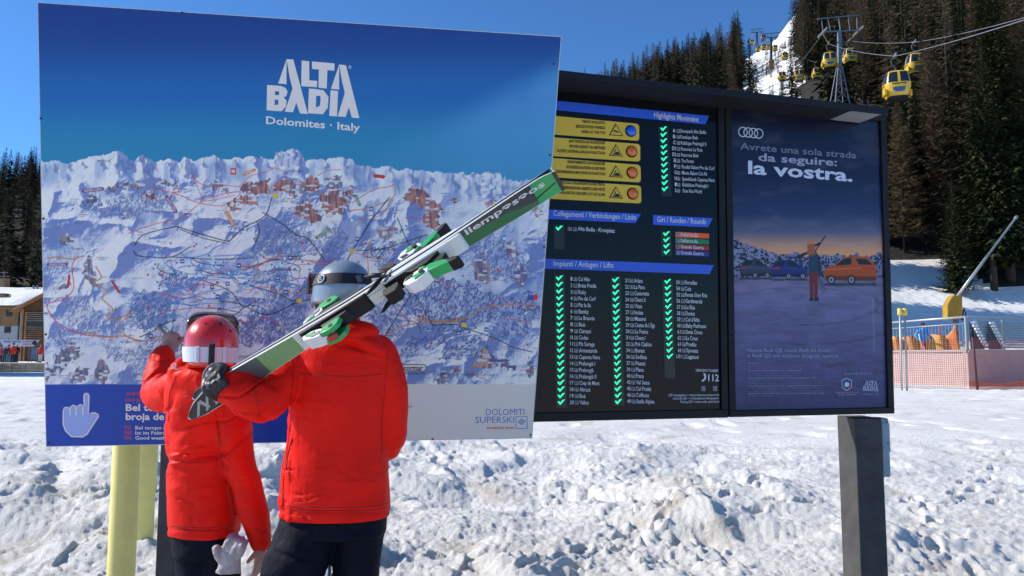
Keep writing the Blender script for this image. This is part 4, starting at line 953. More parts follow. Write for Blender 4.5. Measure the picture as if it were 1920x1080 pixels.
n2 = [21, 22, 23, 24, 25, 27, 28, 29, 30, 31, 32, 34, 36, 37, 39, 40, 42, 45, 46, 49]
c2 = ['Arlara', 'La Para', 'Costoratta', 'Cherz II', 'Vizza', 'Incisa', 'Masarei', 'Costes da L’Ega', 'La Fraina', 'Cherz I', 'Prè Ciablun', 'Borest', 'Sodlisia', 'Pezzei', 'Plans', 'Frara', 'Val Setus', 'Col Pradat', 'Colfosco', 'Stella Alpina']
e2 = [1205, 1209, 1217, 1210, 1204, 1206, 1211, 1228, 1215, 1210, 1222, 1209, 1213, 1210, 1207, 1207, 1218, 1221, 1217, 1227]
for i, (k, t, xe) in enumerate(zip(n2, c2, e2)):
    f = i / 19; check(lerp(1154.3, 1159.5, f), lerp(525, 753.5, f)); y = lerp(529, 755.5, f); dtext(str(k), (lerp(1172, 1176, f), y), (lerp(1178.5, 1183, f), y + .3), 6.4)
    icon(lerp(1180.5, 1184.5, f), y + .8, 7); dtext(t, (lerp(1189, 1193.5, f), y + .6), (xe, y + 1.3), 7)
n3 = ['50', '54', '55', '56', '57', '58', '59', '60', '61', '62', '63', '64', '1/01']
c3 = ['Forcelles', 'Colz', 'Ferata Gran Risa', 'Gardenaccia', 'La Rüa', 'Doninz', 'Col d’Altin', 'Baby Pedraces', 'Santa Croce', 'La Crusc', 'Pradüc', 'Sponata', 'Lagazuoi']
e3 = [1307, 1296, 1326, 1317, 1303, 1303, 1312, 1324, 1317, 1309, 1306, 1309, 1310]
for i, (k, t, xe) in enumerate(zip(n3, c3, e3)):
    f = i / 12; check(lerp(1252, 1256, f), lerp(528, 668.5, f)); y = lerp(532.5, 671.5, f); dtext(k, (lerp(1268, 1271.5, f) - (3 if i == 12 else 0), y), (lerp(1274.5, 1277.5, f), y + .3), 6.4)
    icon(lerp(1276.3, 1279.5, f), y + .8, 7); dtext(t, (lerp(1284.5, 1287.5, f), y + .6), (xe, y + 1.5), 7)
dtext('EMERGENCY NUMBER', (1305, 696.5), (1347, 697.5), 4.4, b=.004); dtext('112', (1328, 714.5), (1348, 714.6), 11.5, b=.02)
ph = MB(); flatpoly(DP, [(1315, 713.5), (1318, 716), (1323, 712), (1324.5, 706), (1323, 700.5), (1319, 700), (1319.5, 704), (1321, 705), (1320, 710), (1318, 712)][::-1], None, None, '', D0 + .003, ph); ph.build('phone_symbol', m_text, disp)
for i, (t, x0) in enumerate((('LED lampeggiante = chiusura/apertura temporanea', 1254), ('blinkende LED = vorübergehend offen/gesperrt', 1262), ('Flashing LED = temporarily open/closed', 1275.5))): dtext(t, (x0, 743 + i * 6.3), (1348.5, 742.2 + i * 6.3), 4.2, b=.0)
for x in (1315, 1337):
    for i in range(3): dtext(('APERTO', 'OFFEN', 'OPEN')[i] if x < 1330 else ('CHIUSO', 'GESPERRT', 'CLOSED')[i], (x, 726.5 + i * 3.2), (x + 8, 726.5 + i * 3.2), 2.4, b=0)
# ---- advertising panel
adv = thing('advertising_panel', 'dark framed car advertisement poster showing cars at dusk beside the check mark display', 'advertising panel', M=DP.M.copy())
za, zbb = DP.loc(1500, 777.5)[1], DP.loc(1500, 767)[1]; zc = DP.loc(1500, 214)[1]; zd = DP.loc(1500, 200)[1]
xp0 = DP.loc(1374, 490)[0]; xp1 = DP.loc(1656.5, 500)[0]; xr = DP.loc(1667.5, 500)[0]; zA = DP.loc(1500, 779)[1]
local_box(DP, x1353 + .004, xr, zA, zd, -DEP, -.014, 'case', m_frame, adv)
local_box(DP, x1353 + .004, xr, zA, zbb, -.014, .014, 'frame_rail', m_frame2, adv); local_box(DP, x1353 + .004, xr, zc, zd, -.014, .014, 'frame_rail', m_frame2, adv)
local_box(DP, x1353 + .004, xp0, zbb, zc, -.014, .014, 'frame_rail', m_frame2, adv); local_box(DP, xp1, xr, zbb, zc, -.014, .014, 'frame_rail', m_frame2, adv)
def poster():
    pr = Print(DP, (1364, 200), (1648, 224), (1670, 768), (1381, 774), 330, 620)
    # keep the sheet flush with the panel face, inside the frame
    pr.P = pr.P - np.array(DP.n) * .006
    X, Y, C = pr.X, pr.Y, pr.C
    st = [(200, (18, 28, 62)), (330, (24, 38, 84)), (400, (44, 66, 118)), (435, (92, 104, 140)), (455, (168, 140, 128)), (478, (214, 158, 110)), (520, (120, 120, 160)), (560, (112, 116, 168)), (700, (78, 84, 142)), (770, (52, 62, 122))]
    for k in range(3): C[..., k] = np.interp(Y, [s_[0] for s_ in st], [lin(*s_[1])[k] for s_ in st])
    cl = sst(.0, .7, fbm(X / 60, Y / 22, 4, 5)) * (Y < 470); C += cl[..., None] * .035 * np.array([1, 1, 1.3])
    mr = 478 + 5 * vn(X / 11, X * 0, None, 7) + 2.5 * vn(X / 4, X * 0, None, 8); mnt = (Y > mr) & (Y < 520)
    mc = np.where((vn(X / 2.5, Y / 3, None, 9) + .5 * vn(X / 7, Y / 6, None, 19) > .0)[..., None], np.array(lin(120, 130, 170)), np.array(lin(36, 44, 80))); C[:] = np.where(mnt[..., None], mc, C)
    lf = (Y > 446 + (X - 1372) * .36 + 4 * vn(X / 6, X * 0, None, 10)) & (X < 1500) & (Y < 505); lc = np.where((.6 * vn(X / 5, Y / 3.5, None, 11) + .6 * vn(X / 1.8, Y / 1.5, None, 12) > -.05)[..., None], np.array(lin(128, 140, 182)), np.array(lin(26, 32, 58))); C[:] = np.where(lf[..., None], lc, C)
    g = Y > 518; nse = fbm(X / 30, Y / 8, 4, 13); gc = C * (1 + .35 * nse)[..., None]
    arc = np.zeros_like(X)
    for rx, ry, cx, cy in ((120, 26, 1500, 565), (150, 40, 1500, 570), (90, 17, 1490, 560), (190, 66, 1520, 580), (240, 95, 1560, 590)):
        d = np.abs(np.hypot((X - cx) / rx, (Y - cy) / ry) - 1 + .03 * vn(X / 20, Y / 12, None, 14)); arc += np.exp(-(d / .03) ** 2) * sst(-.3, .3, vn(X / 40, Y / 20, None, 15 + int(rx)))
    gc = gc * (1 - .35 * np.clip(arc, 0, 1))[..., None]; sp_ = sst(.45, .75, vn(X / 2.2, Y / 1.8, None, 16)) * sst(600, 760, Y) * .7; gc = gc * (1 - sp_[..., None] * .7)
    C[:] = np.where(g[..., None], gc, C)
    def car(x0, y0, w, h, col, gl=lin(20, 26, 44), flip=False):
        fx = (lambda t: x0 + w * (1 - t)) if flip else (lambda t: x0 + w * t); fy = lambda t: y0 + h * t; P_ = lambda q: [(fx(a), fy(b)) for a, b in q]
        pr.fill(P_([(.02, .95), (.98, .95), (1.02, 1.06), (-.02, 1.06)]), lin(34, 38, 78), .8)
        pr.fill(P_([(0, .55), (.03, .42), (.18, .34), (.36, .06), (.50, .0), (.80, .02), (.93, .18), (.98, .40), (1, .60), (.99, .86), (.02, .86)]), col)
        pr.fill(P_([(.21, .34), (.38, .09), (.52, .05), (.52, .30)]), gl); pr.fill(P_([(.60, .10), (.80, .09), (.92, .30), (.66, .30)]), gl)
        pr.fill(P_([(.03, .70), (.98, .72), (.98, .88), (.03, .86)]), tuple(c * .35 for c in col)); pr.fill(P_([(.75, .40), (.96, .42), (.96, .47), (.75, .46)]), lin(200, 40, 24))
        pr.line(P_([(.05, .48), (.70, .42)]), tuple(min(1, c * 2.2) for c in col), 1.1)
        for cx in (.14, .52): pr.ellipse(fx(cx), fy(.84), w * .075, h * .17, lin(14, 14, 20)); pr.ellipse(fx(cx), fy(.84), w * .048, h * .11, lin(150, 156, 175)); pr.ellipse(fx(cx), fy(.84), w * .02, h * .05, lin(20, 20, 26))
    car(1388, 486, 60, 36, lin(52, 62, 92), flip=True); car(1446, 487, 70, 37, lin(30, 44, 120), flip=True); car(1546, 480, 99, 53, lin(168, 78, 18))
    sx = 1526
    pr.line([(sx, 476), (1548, 443)], lin(24, 26, 38), 2.2); pr.line([(1530, 460), (1538, 456)], lin(20, 22, 30), 4)
    pr.fill([(1519, 470), (1530, 468), (1535, 480), (1535, 512), (1517, 512), (1517, 482)], lin(38, 62, 92)); pr.fill([(1512, 472), (1518, 474), (1498, 486), (1493, 480)], lin(26, 36, 58)); pr.fill([(1533, 476), (1538, 480), (1541, 516), (1536, 518), (1534, 500)], lin(30, 46, 72))
    pr.fill([(1518, 511), (1535, 510), (1534, 560), (1528, 560), (1527, 530), (1526, 560), (1520, 560)], lin(112, 34, 38)); pr.fill([(1519, 558), (1526, 557), (1527, 564), (1518, 564)], lin(30, 28, 36)); pr.fill([(1528, 557), (1536, 557), (1537, 564), (1528, 564)], lin(30, 28, 36))
    pr.ellipse(1522, 458, 6, 7.5, lin(176, 120, 84)); pr.ellipse(1522, 453, 5.5, 4, lin(190, 130, 90)); pr.fill([(1515, 458), (1529, 458), (1530, 478), (1514, 478)], lin(150, 90, 60)); pr.line([(1538, 518), (1549, 548)], lin(60, 66, 90), 1.0); pr.line([(1536, 518), (1545, 550)], lin(60, 66, 90), 1.0)
    pr.line([(1638, 560), (1640, 660)], lin(160, 165, 200), 1.3, .5)
    tone = np.interp(Y, [200, 400, 470, 520, 780], [.50, .60, .95, .78, .74]); pr.C *= tone[..., None]; pr.C *= np.array([1.28, 1.06, .90])
    pr.build('printed_poster', m_print, adv)
poster()
def atext(t, p0, p1, h, m, b=.015): put_text(DP, t, p0, p1, h, m, adv, b, -.002)
m_a1 = mat('poster_text_dim', (.16, .17, .26), .5); m_a2 = mat('poster_text_mid', (.33, .35, .47), .5); m_a3 = mat('poster_text', (.58, .62, .72), .5)
for i in range(4):
    mb = MB(); n_ = 36; cx, cy = 1393.2 + i * 9.9, 247.3 + i * .95; V = []
    for k in range(n_):
        w = 2 * math.pi * k / n_
        for r in (9.6, 7.9): V.append(DP.world(*DP.loc(cx + r * .92 * math.cos(w), cy + r * 1.0 * math.sin(w) + .06 * r * math.cos(w)), -.002 - i * .0002))
    mb.add(V, [(2 * k, 2 * ((k + 1) % n_), 2 * ((k + 1) % n_) + 1, 2 * k + 1) for k in range(n_)]); mb.build('emblem_ring', m_a3, adv)
atext('Avrete una sola strada', (1388, 279.5), (1606, 297), 11.5, m_a1); atext('da seguire:', (1422, 301), (1570, 311), 13, m_a2, .02); atext('la vostra.', (1403, 325), (1599, 340), 22, m_a3, .025)
atext('Nuova Audi Q8, nuova Audi A6 Avant', (1402, 660), (1556.5, 660), 6.6, m_a2, .0); atext('e Audi Q5 con trazione integrale quattro.', (1402, 669.7), (1573.5, 670.3), 6.6, m_a2, .0)
small = ['Gamma Audi.', 'Q8 3.0 TDI 210kW. Consumo ciclo comb. l/100 km 6,6 valore emissioni 172', 'Consumo ciclo urbano 7,1 extraurbano 6,3 emissioni CO2 (g/km) combinato 178', 'Gamma A6 Avant. Consumo ciclo combinato 5,8', 'extraurbano 5,2 ciclo combinato 6,1 emissioni CO2 massimo 161 combinato', 'Q5 2.0 TDI quattro consumo ciclo urbano 5,1', 'extraurbano 4,7 emissioni CO2 combinato 132', 'I valori sono rilevati secondo la procedura di misura prescritta dalla legge', 'Il consumo di carburante e le emissioni dipendono anche dallo stile di guida', 'e da altri fattori non tecnici. Per maggiori informazioni rivolgersi ai', 'concessionari. Dati riferiti al momento della stampa e non vincolanti', 'Le immagini sono puramente indicative e possono mostrare optional a', 'pagamento. Prima dell’acquisto verificare le caratteristiche del veicolo', 'presso la rete dei concessionari autorizzati']
ends = [1424, 1511, 1534, 1502, 1535, 1498, 1530, 1543, 1541, 1543, 1542, 1543, 1546, 1450]
for i, (t, e) in enumerate(zip(small, ends)): atext(t, (1403, 682 + i * 4.75), (e, 681.5 + i * 4.75), 2.9, m_a1 if i % 3 else m_a2, 0)
atext('Audi è Main Partner di', (1584, 702.5), (1635, 702), 3.6, m_a2, 0)
ae = MB(); emblem(DP, lambda x, y: (1618 + (x - 1320) / 17.5, 714 + (y - 333) / 15.3 - (x - 1320) * .0035), None, None, -.002, ae); ae.build('emblem_letters', m_a2, adv); atext('Dolomites · Italy', (1618, 740.5), (1648, 740), 2.6, m_a2, 0)
hx6 = [(1588, 708.5), (1597.5, 713.5), (1597.5, 727), (1588, 733), (1578.8, 727), (1578.8, 713.5)]
flatpoly(DP, hx6[::-1], m_a3, adv, 'federation_badge', -.0025); flatpoly(DP, [(1588 + (x - 1588) * .88, 720.5 + (y - 720.5) * .88) for x, y in hx6][::-1], mat('badge_blue', lin(30, 50, 120), .5), adv, 'federation_badge', -.0015)
mb = MB(); k0 = [DP.world(*DP.loc(1588 + 4.6 * math.cos(k * .524), 721 + 4.8 * math.sin(k * .524)), -.0006) for k in range(12)]; mb.add(k0, [tuple(range(12))[::-1]]); mb.build('federation_badge', m_a3, adv)
flatpoly(DP, [(1580, 722), (1584, 726), (1586, 730), (1580, 727)], mat('badge_green', lin(20, 130, 60), .5), adv, 'federation_badge', -.0004); flatpoly(DP, [(1596, 722), (1592, 726), (1590, 730), (1596, 727)], mat('badge_red', lin(200, 40, 40), .5), adv, 'federation_badge', -.0004)
atext('FEDERAZIONE ITALIANA', (1568, 737.5), (1610, 737), 2.6, m_a2, 0); atext('SPORT INVERNALI', (1573, 741.5), (1606, 741), 2.6, m_a2, 0)
# ---- roof over both panels
roof = thing('display_roof', 'flat dark overhanging roof sheet above the display and the car advertisement', 'roof', M=DP.M.copy())
m_roof = mat('roof_edge', (.012, .012, .016), .5, 0, spec=.2, var=.2, vscale=5); m_soff = mat('roof_underside', (.010, .010, .013), .6); m_soff_lit = mat('roof_underside_lit', (.36, .37, .37), .5)
# front edge of the roof: fit the line (1050,130)-(1665,203) at a set overhang
d_over = .26
def roofz(px, py):
    # height on a plane parallel to the panel, d_over in front of it
    r = ray(px, py); o = DP.o + DP.n * d_over; t = (o - CAM).dot(DP.n) / r.dot(DP.n); p = CAM + r * t - o; return p.dot(DP.x), p.dot(DP.z)
(xA, zA_), (xB, zB_) = roofz(1052, 136), roofz(1665, 206)
slope = (zB_ - zA_) / (xB - xA); xL2 = xL - .05; zL_ = zA_ + slope * (xL2 - xA)
def roofpt(x, d, up): return DP.world(x, zA_ + slope * (x - xA) + up, d)
mb = MB(); mb.prism([roofpt(xL2, d_over, -.032), roofpt(xB, d_over, -.032), roofpt(xB, d_over, .014), roofpt(xL2, d_over, .014)], -DP.n * .014); mb.build('fascia', m_roof, roof)
mb = MB(); mb.prism([roofpt(xL2, d_over - .016, -.020), roofpt(xB, d_over - .016, -.020), roofpt(xB, -DEP - .05, -.020), roofpt(xL2, -DEP - .05, -.020)], DP.z * .03); mb.build('roof_sheet', m_soff, roof)
xs_ = xB - .27; mb = MB(); mb.prism([roofpt(xs_, d_over - .02, -.026), roofpt(xB - .03, d_over - .02, -.026), roofpt(xB - .03, .02, -.026), roofpt(xs_ - .0, .02, -.026)], DP.z * .004); mb.build('soffit_lit_patch', m_soff_lit, roof)  # end of the underside lit by reflection, painted as a paler sheet
mb = MB(); mb.prism([DP.world(xL, ztop - .001, -DEP + .01), DP.world(xr - .02, zd - .001, -DEP + .01), roofpt(xr - .02, -DEP + .01, -.02), roofpt(xL, -DEP + .01, -.02)], DP.n * (DEP - .03)); mb.build('upstand', m_soff, roof)
# ---- right hand post with the socket box
a = DP.loc(1620, 779); pc = DP.world(DP.loc(1633, 770)[0], 0, 0); Yp = (DP.world(*DP.loc(1631, 779), -.09)).y
mb = MB(); xl = at(1607, 900, Yp - .10).x; xr_ = at(1658, 900, Yp - .10).x; hw_ = (xr_ - xl) / 2; topz = DP.world(*DP.loc(1631, 779), 0).z
mb.bevbox(((xl + xr_) / 2, Yp - .10 + hw_ * 1.5, (topz - .02 - .5) / 2), (hw_, hw_ * 1.5, (topz - .02 + .5) / 2), .004)
pst = mb.build('display_post', m_post); tag(pst, 'dark square steel post under the advertising panel, its left face sunlit', 'post')
m_boxg = mat('socket_box_grey', (.30, .36, .40), .5, var=.1, vscale=7); m_sock = mat('socket_blue', (.02, .06, .35), .4)
bx = thing('socket_box', 'light grey electric box with a blue socket on the right display post', 'socket box', (xr_ + .03, Yp, 1.0))
zt2, zb3 = at(1665, 783, Yp).z, at(1665, 892, Yp).z; yb_ = Yp + .0
mb = MB(); mb.bevbox((xr_ + .004 + .033, yb_, (zt2 + zb3) / 2), (.033, .06, (zt2 - zb3) / 2), .008); mb.build('housing', m_boxg, bx)
mb = MB(); mb.bevbox((xr_ + .037 + .004, yb_ - .064, (zt2 + zb3) / 2 + .07), (.028, .006, .10), .003); mb.build('cover', m_boxg, bx)
mb = MB(); mb.tube([(xr_ + .06, yb_, zb3 + .06), (xr_ + .085, yb_, zb3 + .055)], [.026, .024], 16); mb.build('socket', m_sock, bx)
for zz in (zt2 - .02, zt2 - .17): mb = MB(); mb.tube([(xr_ + .05, yb_ - .069, zz), (xr_ + .05, yb_ - .073, zz)], .005, 8); mb.build('screw', m_screw, bx)
# left post of the display, seen below the map beside the smaller person
pl_ = DP.world(DP.loc(323, 800)[0], 0, -.09); Yl = pl_.y
xl, xr2 = at(296, 950, Yl - .10).x, at(353, 950, Yl - .10).x; hw_ = (xr2 - xl) / 2; mb = MB(); mb.bevbox(((xl + xr2) / 2, Yl - .10 + hw_ * 1.5, (zdl := DP.world(DP.loc(323, 800)[0], zb, 0).z) / 2 - .26), (hw_, hw_ * 1.5, zdl / 2 + .25), .004)
tag(mb.build('display_post', m_post), 'dark square steel post beside the smaller person, its head hidden behind the map board', 'post')

# ================================================================== PEOPLE
m_red = bpy.data.materials.new('red_shell_fabric'); m_red.use_nodes = True
def fabric(m, col, rough=.55, weave=420, dist=.0006, sheen=.3, fold=0.):
    m.use_nodes = True; t = m.node_tree; N = t.nodes; L = t.links; b = N['Principled BSDF']
    tc = N.new('ShaderNodeTexCoord'); n = N.new('ShaderNodeTexNoise'); n.inputs['Scale'].default_value = 7; n.inputs['Detail'].default_value = 5; L.new(tc.outputs['Object'], n.inputs['Vector'])
    r = N.new('ShaderNodeValToRGB'); r.color_ramp.elements[0].color = (*[c * .86 for c in col], 1); r.color_ramp.elements[1].color = (*[min(1, c * 1.06) for c in col], 1); r.color_ramp.elements[0].position = .3; r.color_ramp.elements[1].position = .7
    L.new(n.outputs['Fac'], r.inputs['Fac']); L.new(r.outputs[0], b.inputs['Base Color']); b.inputs['Roughness'].default_value = rough
    b.inputs['Specular IOR Level'].default_value = .12
    w = N.new('ShaderNodeTexNoise'); w.inputs['Scale'].default_value = weave; w.inputs['Detail'].default_value = 2; L.new(tc.outputs['Object'], w.inputs['Vector'])
    bp = N.new('ShaderNodeBump'); bp.inputs['Distance'].default_value = dist; L.new(w.outputs['Fac'], bp.inputs['Height'])
    n3 = N.new('ShaderNodeTexNoise'); n3.inputs['Scale'].default_value = 16; n3.inputs['Detail'].default_value = 4; n3.inputs['Distortion'].default_value = .6; L.new(tc.outputs['Object'], n3.inputs['Vector'])
    b2 = N.new('ShaderNodeBump'); b2.inputs['Distance'].default_value = .006 + fold; L.new(n3.outputs['Fac'], b2.inputs['Height']); L.new(bp.outputs[0], b2.inputs['Normal']); L.new(b2.outputs[0], b.inputs['Normal'])
    return m
fabric(m_red, (.84, .011, .004))
m_red2 = fabric(bpy.data.materials.new('red_shell_fabric_bright'), (.86, .013, .005))
m_trs = fabric(bpy.data.materials.new('navy_trouser_fabric'), (.0035, .0045, .012), .7)
m_trs2 = fabric(bpy.data.materials.new('dark_trouser_fabric'), (.0045, .006, .014), .7)
m_skin = mat('skin', (.46, .24, .17), .5, var=.12, vscale=30, bump=.0006, bscale=300)
m_hair = mat('hair', (.02, .014, .01), .7)
m_boot = mat('ski_boot', (.02, .02, .024), .3); m_bootw = mat('ski_boot_white', (.6, .6, .6), .3)
m_hsil = mat('helmet_silver', (.26, .30, .36), .30, .3, var=.08, vscale=9, coat=.3); m_hred = mat('helmet_red', (.62, .014, .008), .25, 0, coat=1.0, var=.15, vscale=6)
m_strap = mat('strap_black', (.008, .008, .010), .7, bump=.0008, bscale=500); m_strapw = mat('strap_white', (.62, .63, .68), .6, bump=.0008, bscale=500)
m_lens = mat('goggle_lens_red', (.10, .006, .008), .08, coat=1); m_lensb = mat('goggle_lens_dark', (.02, .012, .006), .06, coat=1, alt=(.14, .07, .02), vscale=14)
m_blackp = mat('black_plastic', (.008, .008, .009), .5, spec=.25); m_greyp = mat('grey_plastic', (.10, .105, .12), .4); m_green = mat('green_plastic', (.008, .30, .07), .32, coat=.3); m_whitep = mat('white_plastic', (.66, .67, .66), .3, var=.08, vscale=20)
m_glove = mat('white_leather', (.46, .40, .38), .6, var=.25, vscale=22, bump=.004, bscale=60); m_gloveb = mat('black_leather', (.012, .012, .015), .45, bump=.003, bscale=70); m_gloveg = mat('grey_knit', (.13, .135, .15), .8, bump=.003, bscale=160)

def remesh(mb, vox, sm=6, fac=.5):
    me = mesh('tmp', mb.v, mb.f, m_red); o = bpy.data.objects.new('tmp', me); COL.objects.link(o)
    r = o.modifiers.new('r', 'REMESH'); r.mode = 'VOXEL'; r.voxel_size = vox
    if sm: s_ = o.modifiers.new('s', 'SMOOTH'); s_.iterations = sm; s_.factor = fac
    dg = bpy.context.evaluated_depsgraph_get(); out = bpy.data.meshes.new_from_object(o.evaluated_get(dg)); bpy.data.objects.remove(o); bpy.data.meshes.remove(me)
    return out
def fin(me, name, m, parent, disp_fn=None):
    me.materials.clear(); me.materials.append(m); me.name = name
    n = len(me.vertices); co = np.zeros(n * 3, np.float32); me.vertices.foreach_get('co', co); co = co.reshape(-1, 3)
    if disp_fn is not None:
        no = np.zeros(n * 3, np.float32); me.vertices.foreach_get('normal', no); no = no.reshape(-1, 3)
        co = co + no * disp_fn(co, no)[:, None]; me.vertices.foreach_set('co', co.astype(np.float32).reshape(-1))
    me.polygons.foreach_set('use_smooth', np.ones(len(me.polygons), bool)); me.update()
    return link(name, me, parent)
def cat_tube(mb, pts, n=14, sub=5):
    """pts: (Vector, r) chain, smoothed"""
    P = [tuple(p) + (r,) for p, r in pts]; S_ = []
    Q = [np.array(p) for p in P]; Q = [2 * Q[0] - Q[1]] + Q + [2 * Q[-1] - Q[-2]]
    for i in range(1, len(Q) - 2):
        for k in range(sub):
            t = k / sub; a, b, c, d = Q[i - 1], Q[i], Q[i + 1], Q[i + 2]; S_.append(.5 * (2 * b + (c - a) * t + (2 * a - 5 * b + 4 * c - d) * t * t + (3 * b - a - 3 * c + d) * t ** 3))
    S_.append(Q[-2]); mb.tube([Vector(s[:3]) for s in S_], [max(.004, s[3]) for s in S_], n)
    for p, r in (pts[0], pts[-1]): mb.ell(p, (r, 0, 0), (0, r, 0), (0, 0, r), 12, 8)
def crease(co, amp, sc, seed, th=.075):
    x, y, z = co[:, 0] * sc, co[:, 1] * sc, co[:, 2] * sc; w = vn(x * .6, y * .6, z * .6, seed) * 1.1
    a = np.abs(vn(x * .35 + w * .6, y * .35, z * 1.9 + w, seed + 1)); m = sst(-.1, .45, vn(x * .35, y * .35, z * .35, seed + 2)); return amp * (np.exp(-(a / th) ** 2) - .15) * m
def folds(co, amp, fx, fz, seed, warp=.05):
    x, y, z = co[:, 0], co[:, 1], co[:, 2]
    w = vn(x * 6, y * 6, z * 6, seed); w2 = vn(x * 5 + 9, y * 5, z * 5, seed + 1)
    X, Y_, Z = x * fx + w * fx * warp, y * fx + w2 * fx * warp, z * fz + w * fz * warp * 1.5
    a = vn(X, Y_, Z, seed + 2); b_ = vn(X * 2.1, Y_ * 2.1, Z * 2.1, seed + 3)
    return amp * ((1 - np.abs(a) * 2.2) * .6 + b_ * .32)
def hand_mesh(palm, d, up, side, curl, L=.18, w=.085, r=.0088, th=None, fs=(1, 1, 1, 1), voxel=.0035, fat=1.0):
    """palm centre; d = direction of fingers, up = back of the hand, side = towards the thumb; curl per finger in radians"""
    d, up, side = d.normalized(), up.normalized(), side.normalized(); mb = MB()
    mb.ell(palm, d * (L * .27), side * (w * .52), up * (.0155 * fat), 16, 10)
    mb.ell(palm - d * L * .24, d * L * .14, side * w * .36, up * .016 * fat, 12, 8)
    lens = (.42, .47, .44, .35)
    for i in range(4):
        base = palm + d * L * .20 + side * w * (.36 - .24 * i); p = base.copy(); dd = d.copy(); pts_ = [(p - d * .02, r * 1.15 * fat)]; a = 0
        for k in range(3):
            a += curl[i] * (.8 if k else .9); v = (d * math.cos(a) - up * math.sin(a)); p = p + v * (L * lens[i] * fs[i] * (.42, .32, .26)[k]); pts_.append((p.copy(), r * (1.06, .98, .86)[k] * fat))
        cat_tube(mb, pts_, 10, 3)
    t0 = palm - d * L * .14 + side * w * .34; t = th or (side * .75 + d * .6 - up * .25); t.normalize()
    cat_tube(mb, [(t0, r * 1.5 * fat), (t0 + t * L * .17, r * 1.25 * fat), (t0 + t * L * .32 + d * .006, r * 1.0 * fat)], 10, 3)
    return mb

class Person:
    pass
q = at
# --------------------------------------------------------- taller person
YM = 3.10; KM = 1400 / YM
pm = thing('person', 'taller person in a red ski jacket and silver helmet carrying skis on the shoulder', 'person', (q(625, 1200, YM).x, YM, 0))
def sec(px, py, Y, hw, b, yaw=0, tilt=0):
    c, s_ = math.cos(yaw), math.sin(yaw); return (q(px, py, Y), Vector((hw * c, hw * s_, 0)), Vector((-b * s_, b * c, tilt)))
def man_torso(mb, k=1.0, dz=0):
    mb.loft([sec(629, 966 - dz, YM, .222 * k, .155 * k), sec(628.5, 935, YM, .220 * k, .155 * k), sec(630, 885, YM, .212 * k, .150 * k), sec(632, 835, YM, .203 * k, .145 * k), sec(634, 780, YM, .200 * k, .148 * k),
             sec(637, 730, YM, .206 * k, .152 * k), sec(639, 690, YM, .208 * k, .150 * k), sec(640, 658, YM, .198 * k, .142 * k), sec(640, 636, YM, .168 * k, .122 * k), sec(641, 618, YM, .118 * k, .10 * k), sec(641, 603, YM, .080 * k, .085 * k), sec(641, 592, YM, .070 * k, .075 * k)], 36, 2.25)
LA = [(q(578, 658, YM + .0), .086), (q(540, 700, YM - .07), .088), (q(503, 742, YM - .17), .087), (q(478, 748, YM - .22), .080), (q(440, 726, YM - .22), .072), (q(414, 712, YM - .19), .064)]
RA = [(q(706, 664, YM), .082), (q(724, 706, YM + .01), .080), (q(732, 760, YM + .02), .073), (q(731, 806, YM + .03), .071), (q(724, 832, YM + .08), .068), (q(706, 846, YM + .20), .058)]
mb = MB(); man_torso(mb)
cat_tube(mb, LA, 18, 6); cat_tube(mb, RA, 18, 6)
mb.ell(q(652, 628, YM - .06), Vector((.125, 0, 0)), Vector((0, .085, .01)), Vector((.02, -.02, .058)), 24, 14)     # hood lying on the shoulders
mb.ell(q(690, 646, YM - .075), Vector((.072, 0, -.045)), Vector((0, .062, 0)), Vector((.02, 0, .042)), 20, 12)
me = remesh(mb, .0064, 10)
def man_disp(co, no):
    px, py = project(co.astype(float)); f = folds(co, .0052, 5, 11, 5)
    arm = (px < 545).astype(float); f = f * (1 - .55 * ((px > 560) & (px < 720) & (py > 680) & (py < 900))) + arm * folds(co, .0085, 13, 13, 25)
    hem = np.exp(-((py - 958) / 5.0) ** 2) * -.004; seam = np.exp(-((px - (541 + (py - 700) * -.03)) / 3.0) ** 2) * (py > 760) * -.006
    hood = -.016 * np.exp(-(((px - 600) * .42 + 622 - py) / 4.0) ** 2) * sst(596, 612, px) * (1 - sst(696, 716, px)) * (py > 615) * (py < 668)
    yoke = np.exp(-((py - 664 - (px - 700) * .25) / 2.2) ** 2) * (px > 560) * -.0025
    return f + hem + seam + hood + yoke - crease(co, .009, 6, 200) - arm * crease(co, .014, 11, 210) - (py > 880) * crease(co, .007, 14, 215)
jk = fin(me, 'jacket', m_red, pm, man_disp)
from mathutils.bvhtree import BVHTree
m_seam = mat('seam_dark_red', (.36, .006, .004), .8); m_zip = mat('zip_black', (.02, .006, .006), .5)
def seam(jk, paths, r=.0016, m=None, name='seam'):
    me = jk.data; co = [v.co.copy() for v in me.vertices]; bt = BVHTree.FromPolygons(co, [tuple(p.vertices) for p in me.polygons])
    for path in paths:
        pts = []
        for x, y in spline(path, 6):
            d = ray(x, y).normalized(); h = bt.ray_cast(CAM, d)
            if h[0] is not None: pts.append(h[0] + h[1] * r * .35)
        if len(pts) > 2:
            ok = [pts[0]]
            for p in pts[1:]:
                if (p - ok[-1]).length < .06: ok.append(p)
            if len(ok) > 2: mb = MB(); mb.tube(ok, r, 6); mb.build(name, m or m_seam, jk, True)
seam(jk, [[(600, 632), (640, 650), (690, 664), (720, 672)], [(556, 640), (552, 680), (548, 730), (546, 780)], [(546, 780), (538, 850), (531, 905), (530, 950)], [(534, 952), (580, 957), (640, 958), (700, 956), (724, 950)], [(534, 946), (580, 951), (640, 952), (700, 950), (724, 944)],
          [(727, 664), (722, 720), (716, 790), (716, 850)], [(560, 700), (600, 704), (660, 706), (715, 702)], [(484, 700), (478, 730), (486, 780)], [(600, 618), (628, 630), (668, 634), (700, 640)], [(418, 692), (412, 712), (414, 738)]])
